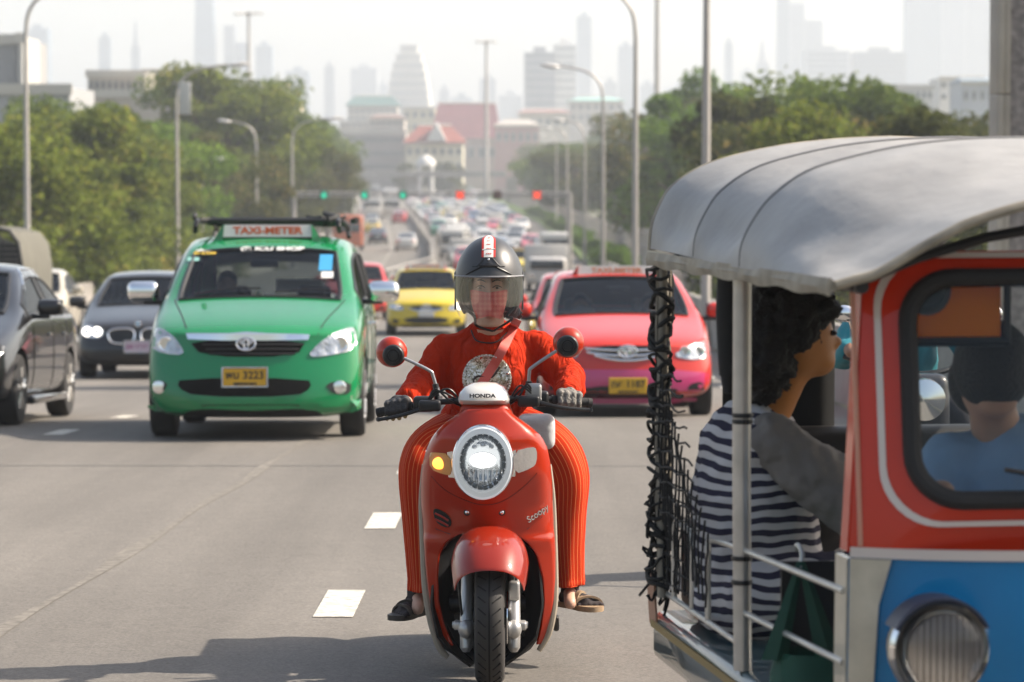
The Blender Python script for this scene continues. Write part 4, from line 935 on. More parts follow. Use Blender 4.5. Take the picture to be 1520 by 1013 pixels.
# ------------------------------------------------------------------ the pink-red sedan taxi behind the scooter
M_pink = paint('taxi_pink_paint', (.66,.030,.012), .32); M_mag = paint('taxi_magenta_paint', (.62,.06,.20), .32)
p_, bv = make_car(SEDAN, M_pink, 'taxi_sedan', 'coral pink taxi sedan with TAXI METER sign waiting right behind the scooter rider', 'taxi', sub=2, mirror=None)
SX, SY = 928, 610
px_ = lambda a: (a-SX)/158.; pz_ = lambda b: (632-b)/158.
PP = lambda n, pl, mt, **k: patch(n, [(px_(a), pz_(b)) for a, b in pl], bv, mt, p_, **k)
PP('grille_recess', [(862,521),(995,521),(975,541),(928,547),(885,541)], M_black, off=.006)
for zc, w0, sag in ((527,64,3),(534,62,6),(540,50,8)):
    m = MB(); pts = []
    for x in np.linspace(-1,1,15):
        X = x*w0/158; z = pz_(zc-sag*x*x*1.0+sag*.5); h = bv.ray_cast(Vector((X,-3,z)), Vector((0,1,0)))[0]; pts.append((X,h.y-.014,z))
    m.tube(pts, .011, 6); inbuild(m, 'grille_bar', M_chrome, p_)
q = bv.ray_cast(Vector((0,-3,pz_(530))), Vector((0,1,0)))[0]; m = MB(); m.lathe([(.06,0),(.058,-.02),(.01,-.026)], (0,0,0), 'Y', 24); m.v = [(v[0]*1.55, v[1]+q.y-.008, v[2]*1.1+pz_(530)) for v in m.v]; inbuild(m, 'emblem_disc', mat('emblem_grey', (.5,.48,.48), .25, .8), p_)
emblem(p_, 0, q.y-.03, pz_(530), .18, .12)
for s in (-1,1):
    hp = [(s*a,b) for a, b in ((.44,.60),(.55,.68),(.72,.74),(.86,.76),(.88,.66),(.80,.58),(.62,.56))]
    patch('headlight', hp, bv, M_lens, p_, off=.012, depth=.04, step=.05)
    for xx in (.56,.70):
        h = bv.ray_cast(Vector((s*xx,-3,.64)), Vector((0,1,0)))[0]; m = MB(); m.lathe([(.055,-.018),(.05,-.026),(.015,-.008)], tuple(h), 'Y', 20); inbuild(m, 'lamp_bowl', M_lensw, p_)
    patch('fog_lamp', [(s*a,b) for a, b in ((.58,.32),(.74,.36),(.76,.24),(.6,.22))], bv, M_black, p_, off=.006)
patch('bumper', [(-.84,.47),(.84,.47),(.86,.30),(.66,.215),(-.66,.215),(-.86,.30)], bv, M_mag, p_, off=.004, depth=.02, rnd=1)
patch('air_intake', [(-.50,.31),(.50,.31),(.44,.185),(-.44,.185)], bv, M_black, p_, off=.014, depth=.03)
patch('bumper_lip', [(-.72,.19),(.72,.19),(.70,.135),(-.70,.135)], bv, M_mag, p_, off=.03, depth=.06)
h = bv.ray_cast(Vector((0,-3,.33)), Vector((0,1,0)))[0]
plate(p_, 0, h.y-.035, .315, .37, .155, M_plate_y, [('ทศ 1187', .092, .014), ('กรุงเทพมหานคร', .03, -.057)], frame=False)
roof_sign(p_, 1.98, 1.40, .80, .10, 'TAXI-METER', .075, M_pink, mat('sign_pale_orange', (.85,.35,.18), .5))
place(p_, (930-790)/152, 29.8, R(1.5))
for dx, lb in ((-.36,'taxi driver in dark clothes behind the pink taxi windscreen on the left side'), (.36,'front passenger in dark clothes behind the pink taxi windscreen on the right side')):
    d = person_seated((0,0,0), lb, mat('dark_shirt')); d.matrix_basis = p_.matrix_basis @ Matrix.Translation((dx, 2.30, .47))
# ------------------------------------------------------------------ yellow taxi
M_yel = paint('taxi_yellow_paint', (.66,.50,.015), .35)
y_, bv = make_car(SEDAN, M_yel, 'taxi_sedan', 'bright yellow taxi sedan beyond the scooter rider, left of the helmet', 'taxi', sub=2)
face_generic(y_, bv, SEDAN, M_yel); q = bv.ray_cast(Vector((0,-3,.62)), Vector((0,1,0)))[0]; emblem(y_, 0, q.y-.02, .625, .2, .13)
patch('chrome_strip', [(-.46,.62),(-.2,.57),(.2,.57),(.46,.62),(.2,.545),(-.2,.545)], bv, M_chrome, y_, off=.02, rnd=0)
roof_sign(y_, 2.0, 1.43, .8, .12, 'TAXI-METER', .09, mat('sign_pink', (.7,.3,.3), .5), mat('sign_pale_orange'))
place(y_, (642-790)/68-.1, 66.5, R(2)); YEL = y_
# red/pink taxis half hidden
c, bv = make_car(SEDAN, M_pink, 'taxi_sedan', 'pink taxi sedan with lit headlight half hidden behind the green van', 'taxi'); face_generic(c, bv, SEDAN, M_pink)
hlm = mat('headlight_on', (1,1,1), .3, emit=(1,.93,.8), es=2)
for s in (-1,1):
    h = bv.ray_cast(Vector((s*.64,-3,.60)), Vector((0,1,0)))[0]; m = MB(); m.ell((h.x,h.y-.01,h.z), (.06,.03,.05), 14, 8); inbuild(m, 'lit_bulb', hlm, c)
place(c, -4.55, 80, R(2))
c2 = copy_tree(p_); c2['label'] = 'coral taxi sedan right behind the rider shoulder, left of the nearer pink taxi'; place(c2, .85, 47, R(1.5))
c3 = copy_tree(YEL); c3['label'] = 'small bright yellow taxi far behind, just right of the black helmet'; place(c3, -.65, 150, R(1))
# ------------------------------------------------------------------ dark cars on the left
M_gun = paint('dark_grey_paint', (.018,.016,.016), .3, 0); M_blk = paint('black_car_paint', (.010,.009,.010), .3, 0)
b_, bv = make_car(SEDAN, M_gun, 'dark_sedan', 'dark grey sedan with twin oval grille and white ring headlights behind the green van', 'car')
for s in (-1,1):
    patch('kidney_grille', [(s*a,b) for a, b in ((.045,.68),(.30,.68),(.40,.64),(.36,.52),(.28,.49),(.06,.50))], bv, M_black, b_, off=.012, depth=.03)
    pl = chaikin([(s*a,b) for a, b in ((.035,.69),(.31,.69),(.42,.64),(.375,.51),(.29,.48),(.05,.485))], 2); pts = []
    for a, b in pl+[pl[0]]:
        h = bv.ray_cast(Vector((a,-3,b)), Vector((0,1,0)))[0]; pts.append((a,h.y-.016,b))
    inbuild(MB().tube(pts, .012, 6, cap=False), 'grille_surround', M_chrome, b_)
    patch('headlight', [(s*a,b) for a, b in ((.46,.60),(.48,.70),(.62,.72),(.84,.76),(.84,.66),(.74,.57),(.55,.55))], bv, M_lens, b_, off=.01)
    for xx in (.56,.70):
        h = bv.ray_cast(Vector((s*xx,-3,.645)), Vector((0,1,0)))[0]; m = MB(); m.tube([(h.x+.052*math.cos(t), h.y-.035, h.z+.052*math.sin(t)) for t in np.linspace(0,6.283,17)], .011, 6, cap=False); inbuild(m, 'ring_light', hlm, b_)
h = bv.ray_cast(Vector((0,-3,.72)), Vector((0,1,0)))[0]; m = MB(); m.lathe([(.042,-.01),(.038,-.018),(.01,-.02)], (0, h.y, .745), 'Y', 20); inbuild(m, 'emblem', M_chrome, b_)
m = MB(); m.lathe([(.028,-.021),(.01,-.023)], (0, h.y, .745), 'Y', 20); inbuild(m, 'emblem_centre', mat('emblem_blue', (.2,.4,.6), .4), b_)
patch('air_intake', [(-.75,.40),(.75,.40),(.62,.24),(-.62,.24)], bv, M_black, b_, off=.006)
h = bv.ray_cast(Vector((0,-3,.44)), Vector((0,1,0)))[0]; plate(b_, 0, h.y-.03, .445, .34, .15, mat('plate_pink', (.62,.52,.60), .5), [('ขก 1616', .085, .0)], mat('plate_ink_pink', (.35,.06,.2), .6))
place(b_, (203-790)/110, 41.8, R(1.5))
k_, bv = make_car(SEDAN, M_blk, 'dark_sedan', 'glossy dark sedan cut off by the left frame edge, nearest car on the left', 'car', mirror=M_blk, rim=mat('bright_alloy', (.62,.6,.56), .25, .7)); face_generic(k_, bv, SEDAN, M_blk)
for s in (-1,1):
    m = MB(); pts = []
    for y in np.linspace(1.75, 3.7, 24):
        z = interp(y, [1.75,2.1,2.8,3.3,3.7], [1.20,1.405,1.42,1.31,1.06]); h = bv.ray_cast(Vector((s*5,y,z)), Vector((-s,0,0)))
        if h[0]: pts.append(h[0]+Vector((s*.004,0,0)))
    m.tube(pts, .012, 5); inbuild(m, 'chrome_trim', M_chrome, k_)
    m = MB(); m.rbox(s*.86-.05, s*.86+.05, 1.25, 3.05, .17, .25, .03); inbuild(m, 'side_skirt', M_blk, k_)
place(k_, -5.42, 26.6, R(-1))
c4, bv = make_car(SEDAN, paint('beige_paint', (.55,.50,.40), .35), 'beige_sedan', 'pale beige car mostly hidden between the dark sedan and the dark grey sedan', 'car'); face_generic(c4, bv, SEDAN, None); place(c4, -10.3, 62, R(1.5))
# ------------------------------------------------------------------ canvas covered truck at far left
t_ = empty('army_truck', (0,0,0), 'truck with olive grey canvas cover and open black framed back at the far left', 'truck')
M_can = mat('canvas_olive', (.13,.125,.10), .85, noise=.12, nscale=2); m = MB(); rs = []
for y in np.linspace(.0, 3.9, 12):
    sg = .015*math.sin(y*4.0)
    pr = [(-1.05,.75),(-1.06,1.55+sg),(-1.0,1.95+sg),(-.86,2.14+sg),(-.5,2.22+sg),(0,2.25+sg),(.5,2.22+sg),(.86,2.14+sg),(1.0,1.95+sg),(1.06,1.55+sg),(1.05,.75)]
    rs.append([(x,y,z) for x, z in pr])
m.rings(rs, cap=False, closed=False); inbuild(m, 'canvas_cover', M_can, t_, solid=.03)
m = MB(); m.tube([(x,-.01,z) for x, z in pr], .035, 8); inbuild(m, 'front_hoop', M_black, t_)
m = MB(); m.add([(-1.0,.12,1.0),(1.0,.12,1.0),(1.0,.12,1.9),(.5,.12,2.15),(-.5,.12,2.15),(-1.0,.12,1.9)], [(0,1,2,3,4,5)]); inbuild(m, 'front_panel', mat('grey_panel', (.2,.19,.17), .7), t_)
m = MB()
for k in range(9): m.box(.30,.98,.08,.11,1.15+k*.09,1.20+k*.09)
for x in (.5,.72): m.box(x,x+.03,.06,.08,1.1,1.98)
inbuild(m, 'slatted_vent', M_black, t_)
m = MB(); m.rbox(-.9,.9,-1.2,-.05,.45,1.12,.12,4); m.rbox(-.82,.82,-.6,-.05,1.0,1.30,.1,4); inbuild(m, 'cab', paint('truck_white', (.5,.49,.45), .4), t_)
m = MB(); m.rbox(-.72,.72,-.63,-.56,1.05,1.24,.03); inbuild(m, 'windscreen', M_farglass, t_)
m = MB(); m.box(-1.02,1.02,0,3.9,.55,.80); inbuild(m, 'cargo_bed', mat('grey_panel'), t_)
for y in (-.95, 3.0):
    for s in (-1,1): wheel(t_, s*.78, y, .36, s)
place(t_, -9.65, 52, R(1.5)); t_.scale = (1.0,1.0,1.0)
# ================================================================== red scooter
M_red = mat('scooter_red', (.44,.024,.002), .4, .0, coat=.8, crough=.015, spec=.15, noise=.04, nscale=6)
M_redm = mat('fender_red', (.30,.016,.003), .4, .0, coat=.8, crough=.02, spec=.15)
M_cream = mat('scooter_cream', (.72,.70,.66), .25, coat=1)
M_blkp = mat('scooter_black', (.012,.012,.013), .4)
M_silver = mat('fork_silver', (.55,.54,.52), .35, .6)
M_ledon = mat('led_lit', (1,1,1), .3, emit=(1,.98,.94), es=1.0)
M_clear = glass('clear_cover', (.97,.98,.98), .95)
YA = 10.97; Zg = gz(10.97)
SX0 = W(722, 800, 11.1).x
scoot = empty('scooter', (SX0, 11.5, gz(11.5)), 'red retro scooter with round lit headlight ridden toward the camera between the taxis', 'scooter')
def Pz(px, py, Y): return W(px, py, Y)
# depth of the apron surface (front face), by height above ground and lateral offset
def apron_y(x, z):
    h = z-Zg; y = interp(h, [0.0,.10,.25,.45,.62,.75,.88,.98,1.05], [11.30,11.24,11.20,11.17,11.12,11.05,11.03,11.08,11.16])
    return y+2.0*abs(x-SX0)**2.05*(1 if h > .5 else .8)
# silhouette and opening read off the photo (pixel rows)
rows_o = [(606,692,751),(614,684,758),(624,668,772),(634,655,787),(648,643,803),(665,634,812),(690,627,817),(722,623.5,820),(757,623,821),(793,626,823),(829,629,824.5),(865,632,824.5),(901,637,822),(937,645,817),(957,654,811),(968,662,804)]
ins = [(786,722,722.5),(790,697,748),(795,682,762),(803,668,775),(812,659,785),(829,651,796),(865,648.5,805),(901,650,807),(937,658,803),(957,666,799),(968,672,796)]
def col(py, tab, k): return interp(py, [r[0] for r in tab], [r[k] for r in tab])
def shell(side, inner=None, ymin=606, ymax=968, n=46, dy=0, mcol=12, opening=True):
    mb = MB(); rr = []
    pys = sorted(set(list(np.linspace(ymin, min(ymax,786), 22))+list(np.linspace(786, ymax, 30)**1.0) if ymax > 786 else list(np.linspace(ymin, ymax, 24))))
    for py in pys:
        z = Pz(722, py, 11.12).z; o_ = col(py, rows_o, 1 if side < 0 else 2)
        i_ = 722 if (py <= 786 or not opening) else col(py, ins, 1 if side < 0 else 2)
        xo, xi = Pz(o_, py, 11.15).x, Pz(i_, py, 11.12).x; rr.append([(lerp(xi, xo, t), apron_y(lerp(xi,xo,t), z)+dy+(.05*max(0,(t-.86)/.14)**2), z) for t in np.linspace(0, 1, mcol)])
    mb.rings(rr, cap=False, closed=False); return mb
m = MB()
for s in (-1,1): a = shell(s); m.add(a.v, a.f)
apron = m.build('front_cowl', M_red, scoot, solid=.012, sub=1, ang=40)
def bvw(o):
    M_ = wm(o); return BVHTree.FromPolygons([M_ @ v.co for v in o.data.vertices], [list(p.vertices) for p in o.data.polygons])
AB = bvw(apron)
def apatch(nm, poly, mt, off=.004, depth=.02, step=.02, rnd=1, parent=None, Yr=11.1):
    'pixel outline laid on the front cowl'
    pl = [(Pz(a, b, Yr).x, Pz(a, b, Yr).z) for a, b in poly]
    o = patch(nm, pl, AB, mt, None, '-Y', off, depth, step, rnd); o.data.transform(wm(scoot).inverted()); o.parent = scoot; return o
def seam(nm, pts, mt=M_blkp, w_=.0025, off=.0):
    P = []
    for a, b in pts:
        q = Pz(a, b, 11.1); h = AB.ray_cast(Vector((q.x,-2,q.z)), Vector((0,1,0)))
        if h[0]: P.append(h[0]+Vector((0,-off,0)))
    return MB().tube(P, w_, 6, smooth=4).build(nm, mt, scoot)
# inner black wheel well and under panels
m = MB(); rr = []
for py in np.linspace(784, 992, 20):
    z = Pz(722, py, 11.2).z; hw = interp(py, [784,800,830,900,950,975,992], [.06,.13,.19,.205,.18,.12,.06])
    rr.append([(SX0+hw*u, 11.34+.10*(1-abs(u)**3)+(0 if abs(u) < .8 else -.10), z) for u in np.linspace(-1,1,13)])
m.rings(rr, cap=False, closed=False); m.build('wheel_well', M_blkp, scoot, solid=.01)
m = MB(); rr = []
for py, hw, y0 in ((950,.19,11.24),(968,.17,11.22),(980,.13,11.24),(988,.08,11.28)):
    z = Pz(722, py, 11.2).z; rr.append([(SX0+hw*u, y0+.06*u*u, z) for u in np.linspace(-1,1,11)])
m.rings(rr, cap=False, closed=False)
# only keep pieces either side of the wheel: build as two chin panels
for s in (-1,1):
    m = MB(); rr = []
    for py, a, b in ((930,.150,.205),(955,.120,.185),(972,.085,.155),(984,.055,.11),(990,.05,.08)):
        z = Pz(722, py, 11.2).z; rr.append([(SX0+s*lerp(a,b,u), 11.30+.05*u*u, z) for u in np.linspace(0,1,6)])
    m.rings(rr, cap=False, closed=False); m.build('chin_panel', M_blkp, scoot, solid=.012)
# cream side edge of the leg shield and floorboard sides
for s in (-1,1):
    pts = [Pz(a, b, 11.30) for a, b in ([(630,690),(626,740),(628,800),(632,870),(640,920),(652,960),(665,976)] if s < 0 else [(815,690),(820,740),(822,800),(823,870),(821,905),(814,940),(800,966)])]
    m = MB(); m.tube(pts, [.010,.012,.014,.016,.016,.014,.010], 10, smooth=4); m.build('shield_edge', mat('beige_plastic', (.42,.36,.28), .5), scoot)
m = MB(); m.rbox(SX0-.17, SX0+.17, 11.36, 11.98, Zg+.20, Zg+.27, .03); m.build('floorboard', M_blkp, scoot)
m = MB(); rs = []
for y, hw, z0, z1 in ((11.55,.08,.30,.55),(11.68,.15,.28,.72),(11.9,.17,.30,.76),(12.2,.16,.42,.78),(12.5,.10,.55,.78)):
    rs.append([(SX0+hw*math.cos(a), y, Zg+(z0+z1)/2+(z1-z0)/2*math.sin(a)) for a in np.linspace(0, 2*math.pi, 20, endpoint=False)])
m.rings(rs); m.build('rear_body', M_red, scoot, sub=1)
MB().rbox(SX0-.14, SX0+.14, 11.68, 12.45, Zg+.75, Zg+.83, .04).build('seat', mat('brown_seat', (.06,.035,.03), .6), scoot)
m = MB()    # grey-white box hung at the right of the apron (glimpsed behind the cowl)
a, b = Pz(768, 617, 11.40), Pz(824, 668, 11.40); m.rbox(a.x, b.x, 11.38, 11.52, b.z, a.z, .03, 4); m.build('side_bag', mat('pale_bag', (.60,.60,.60), .45, bump=.3, bscale=25), scoot)
# ------------------------------------------------------------------ headlight
hc = Pz(717, 685, 11.0); hx, hz_ = 44/413., 54/413.
def oval_ring(prof, n=48, cx=hc.x, cz=hc.z, y0=10.945, ax=1., az=1.):
    m = MB(); m.rings([[(cx+r*ax*math.cos(t), y0+h, cz+r*az*math.sin(t)) for t in np.linspace(0,2*math.pi,n,endpoint=False)] for r, h in prof], cap=False); return m
asp = hz_/hx
hl = oval_ring([(hx*1.05,.15),(hx*1.05,.03),(hx*1.03,-.005),(hx*1.0,-.012),(hx*.97,.0)], az=asp).build('headlight', M_chrome, scoot)
oval_ring([(hx*.99,-.008),(hx*.95,-.018),(hx*.80,-.016),(hx*.775,.0),(hx*.76,.02)], az=asp).build('light_ring', mat('light_guide', (.72,.73,.74), .25, coat=1, emit=(.9,.95,1), es=.13), hl)
m = oval_ring([(hx*.79,.0),(hx*.78,.03),(hx*.66,.055),(hx*.5,.065),(hx*.02,.07)], az=asp); m.build('reflector', mat('reflector_grey', (.42,.44,.46), .2, .9, bump=.15, bscale=30), hl)
m = MB()   # reflector facets: ribs
for k in range(-4,5):
    x = hc.x+k*.017; hh = .055*math.sqrt(max(0,1-(k/5.2)**2)); m.tube([(x,10.985,hc.z-.028), (x,10.99,hc.z-.028-hh)], .0035, 6)
for k in range(24):
    t = 2*math.pi*k/24; m.tube([(hc.x+hx*.62*math.cos(t), 10.985, hc.z+hx*.62*asp*math.sin(t)), (hc.x+hx*.76*math.cos(t), 10.965, hc.z+hx*.76*asp*math.sin(t))], .003, 5)
m.build('facets', M_chrome, hl)
m = oval_ring([(.044,-.006),(.046,.03)], cz=hc.z+.008, y0=10.95, az=.60); m.rings([[ (hc.x+.044*math.cos(t), 10.944, hc.z+.008+.044*.6*math.sin(t)) for t in np.linspace(0,2*math.pi,32,endpoint=False)], [(hc.x+.038*math.cos(t), 10.941, hc.z+.008+.038*.6*math.sin(t)) for t in np.linspace(0,2*math.pi,32,endpoint=False)]], cap=False); m.build('lens_frame', mat('lens_frame', (.55,.58,.60), .12, .7), hl)
m = MB(); m.ell((hc.x,10.950,hc.z+.008), (.047,.022,.028), 28, 14); m.build('lit_lens', M_ledon, hl)
for k in (-1,0,1):
    MB().ell((hc.x+k*.030,10.955,hc.z+.062-.006*abs(k)), (.009,.012,.008), 16, 8).build('led', mat('small_led', (.8,.82,.84), .15, .5), hl)
m = oval_ring([(hx*.96,-.016),(hx*.7,-.034),(hx*.35,-.043),(hx*.02,-.045)], az=asp); m.build('lens_cover', M_clear, hl)
# indicators
ind = mat('indicator_lit', (1,.62,.25), .3, emit=(1,.36,.03), es=1.6)
def mark(nm, poly, mt, off=.006, **k): return apatch(nm, poly, mt, off, **k)
l_ = mark('indicator', [(637,674),(642,671),(668,672),(671,704),(660,704),(638,697)], mat('indicator_lens', (.75,.36,.10), .2, 0, coat=1, bump=.15, bscale=60), .012, step=.01)
q = Pz(652, 687, 11.1); h = AB.ray_cast(Vector((q.x,-2,q.z)), Vector((0,1,0)))[0]; MB().ell((h.x,h.y-.014,h.z), (.024,.010,.022), 20, 10).build('lit_bulb', ind, l_)
mark('indicator', [(762,668),(790,662),(797,666),(797,686),(790,694),(763,703)], mat('indicator_clear', (.70,.68,.66), .15, .5, coat=1, bump=.15, bscale=40), .012, step=.01)
mark('indicator_bezel', [(664,670),(674,668),(676,708),(666,708)], M_chrome, .008, rnd=0); mark('indicator_bezel', [(759,668),(766,666),(765,706),(760,706)], M_chrome, .008, rnd=0)
# black vent, screws, badge lettering, seams
v_ = mark('air_vent', [(641,761),(648,758),(664,766),(670,777),(668,786),(658,787),(645,779)], M_blkp, .003, step=.012)
for t in (0, 1): seam('vent_slat', [(645,766+9*t),(655,770+9*t),(665,776+8*t)], M_red, .004, .006)
for px in (693, 745):
    q = Pz(px, 762, 11.1); h = AB.ray_cast(Vector((q.x,-2,q.z)), Vector((0,1,0)))[0]
    m = MB(); m.lathe([(.012,.004),(.0125,-.001),(.009,-.003),(.008,0)], tuple(h), 'Y', 20); m.build('screw_cup', M_blkp, scoot); MB().ell((h.x,h.y-.002,h.z), (.008,.006,.008), 16, 8).build('screw', M_chrome, scoot)
seam('panel_gap', [(624,785),(645,790),(668,797)], M_blkp, .0015); seam('panel_gap', [(822,752),(805,772),(782,790)], M_blkp, .0015)
seam('panel_gap', [(640,708),(660,728),(690,743),(717,750),(745,745),(775,725),(797,703)], mat('gap_red', (.16,.008,.003), .5), .002)
def ctext(s, size, px, py, mt, rz=0, ry=0, parent=scoot, **k):
    q = Pz(px, py, 11.1); h = AB.ray_cast(Vector((q.x,-2,q.z)), Vector((0,1,0)))[0]; p = wm(scoot).inverted() @ h
    return text('lettering', s, size, (p.x, p.y-.010, p.z), mt, scoot, rz=rz, ry=ry, ext=.003, **k)
ctext('Scoopy', .034, 798, 766, mat('badge_silver', (.75,.72,.68), .25, .6), rz=32, ry=-28)
# ------------------------------------------------------------------ front wheel, fork, fender
wc = Vector((SX0+.015, YA, Zg+.247))
m = MB(); Rw = .247; tw = .052
prof = [(.165,-tw*.75),(.19,-tw*.95),(.215,-tw),(.232,-tw*.82),(.243,-tw*.42),(Rw,0),(.243,tw*.42),(.232,tw*.82),(.215,tw),(.19,tw*.95),(.165,tw*.75)]
m.lathe(prof, wc, 'X', 64); fw = m.build('front_wheel', mat('tyre', (.035,.032,.03), .7), scoot)
m = MB()
for s in (-1,1):
    for k in range(36):
        a = 2*math.pi*k/36; m.tube([wc+Vector((s*.012, (Rw-.001)*math.sin(a), (Rw-.001)*math.cos(a))), wc+Vector((s*.040, .236*math.sin(a+.10), .236*math.cos(a+.10)))], .0028, 5)
m.lathe([(Rw+.0008,-.003),(Rw+.0008,.003)], wc, 'X', 64); m.build('tread_groove', M_dark, fw)
m = MB(); m.lathe([(.168,-.045),(.155,-.04),(.15,0),(.155,.04),(.168,.045)], wc, 'X', 40); m.lathe([(.035,-.06),(.04,0),(.035,.06)], wc, 'X', 20)
for k in range(6): a = k*math.pi/3; m.tube([wc+Vector((0,.03*math.cos(a),.03*math.sin(a))), wc+Vector((0,.155*math.cos(a),.155*math.sin(a)))], .013, 8)
m.build('rim', mat('rim_dark', (.05,.05,.05), .4, .5), fw)
for s in (-1,1):
    x0 = wc.x+s*.085; fk = empty  # fork leg
    t = Vector((x0+ -s*.004, 11.20, Zg+.50)); b = Vector((x0, 10.955, Zg+.20))
    m = MB(); m.tube([lerp(b,t,.0)+Vector((0,0,-.075)), b+Vector((0,0,-.06)), lerp(b,t,.05), lerp(b,t,.65), lerp(b,t,.66), t], [.012,.022,.024,.0225,.0165,.0165], 16); f = m.build('fork_leg', M_silver, scoot)
    m = MB(); m.rbox(x0-.045 if s < 0 else x0-.03, x0+.03 if s < 0 else x0+.045, 10.93, 10.99, Zg+.205, Zg+.235, .008); m.tube([(x0-.05,10.955,Zg+.222),(x0+.05,10.955,Zg+.222)], .012, 10); m.ell((x0,10.93,Zg+.21), (.028,.03,.034)); m.build('axle_clamp', M_silver, f)
m = MB(); m.lathe([(.095,-.002),(.095,.002),(.05,.002),(.05,-.002),(.095,-.002)], wc+Vector((.062,0,0)), 'X', 36); m.build('brake_disc', M_chrome, fw)
m = MB(); m.rbox(wc.x+.065, wc.x+.105, 11.0, 11.06, Zg+.30, Zg+.37, .01); m.build('brake_caliper', M_silver, scoot)
m = MB(); m.tube([(wc.x+.09,11.03,Zg+.36),(wc.x+.11,11.1,Zg+.45),(wc.x+.10,11.2,Zg+.52)], .006, 8, smooth=5); m.tube([(wc.x-.10,10.98,Zg+.24),(wc.x-.115,11.0,Zg+.42),(wc.x-.10,11.2,Zg+.52)], .005, 8, smooth=5); m.build('brake_hose', M_blkp, scoot)
m = MB(); rr = []   # fender: arched shell following the tyre, flared skirts
fc = Vector((W(727, 800, 10.95).x, YA+.02, Zg+.245))
for a in np.linspace(R(-52), R(62), 26):
    r = []
    for u in np.linspace(-1,1,21):
        rr_ = .322-.125*abs(u)**2.4; tap = 1-.10*(a-R(10))**2
        wx = .138*tap*math.sin(u*1.45)/math.sin(1.45); r.append((fc.x+wx, fc.y-rr_*math.sin(-a)*-1 if False else fc.y+rr_*math.sin(a), fc.z+rr_*math.cos(a)*1.0-.012*abs(u)**2))
    rr.append(r)
m.rings(rr, cap=False, closed=False); m.build('front_fender', M_redm, scoot, solid=.006, sub=1, ang=60)
m = MB(); m.lathe([(.165,-.05),(.21,-.055),(.24,-.03),(.25,0),(.24,.03),(.21,.055),(.165,.05)], (SX0,12.22,gz(12.22)+.25), 'X', 48); m.build('rear_wheel', mat('tyre'), scoot)
m = MB(); m.rbox(SX0+.10, SX0+.2, 11.95, 12.4, Zg+.18, Zg+.34, .04); m.build('exhaust', M_silver, scoot)
m = MB(); p0 = Pz(826,920,11.6); m.tube([p0+Vector((-.08,0,.03)), p0+Vector((0,.05,0)), p0+Vector((.0,.1,-.05))], .012, 8); m.build('side_stand', M_blkp, scoot)
for s, a, b in ((-1,(612,870),(640,905)),(1,(830,885),(852,915))): pass
# ------------------------------------------------------------------ handlebar cowl
m = MB(); rr = []
for py, a, b, y, d in ((626,676,768,11.12,.10),(616,681,762,11.10,.10),(606,684,758,11.11,.10),(600,685,757,11.12,.10)):
    q0, q1 = Pz(a, py, 11.12), Pz(b, py, 11.12); cx = (q0.x+q1.x)/2; hw = (q1.x-q0.x)/2; rr.append([(cx+hw*math.cos(t)*abs(math.cos(t))**-.15 if abs(math.cos(t)) > .01 else cx, y+d/2+d/2*math.sin(t)*1.0, q0.z) for t in np.linspace(0,2*math.pi,32,endpoint=False)])
m.rings(rr); m.build('neck_cowl', M_red, scoot, ang=60)
m = MB(); rr = []
for py, a, b, y, d in ((601,681,756,11.115,.11),(594,679,757,11.09,.14),(584,682,754,11.10,.15),(576,689,748,11.13,.13),(571,700,737,11.16,.08),(569.5,712,726,11.18,.03)):
    q0, q1 = Pz(a, py, 11.12), Pz(b, py, 11.12); cx = (q0.x+q1.x)/2; hw = (q1.x-q0.x)/2; rr.append([(cx+hw*math.copysign(abs(math.cos(t))**.8, math.cos(t)), y+d/2+d/2*math.copysign(abs(math.sin(t))**.8, math.sin(t)), q0.z) for t in np.linspace(0,2*math.pi,36,endpoint=False)])
m.rings(rr); hcw = m.build('handlebar_cowl', M_cream, scoot, ang=60)
q = wm(scoot).inverted() @ Vector((Pz(716,588,11.09).x, 11.088, Pz(716,588,11.09).z)); text('lettering', 'HONDA', .0185, (q.x,q.y-.001,q.z), M_ink, scoot, rx=84, ext=.002, sx=1.35, bold=.0008)
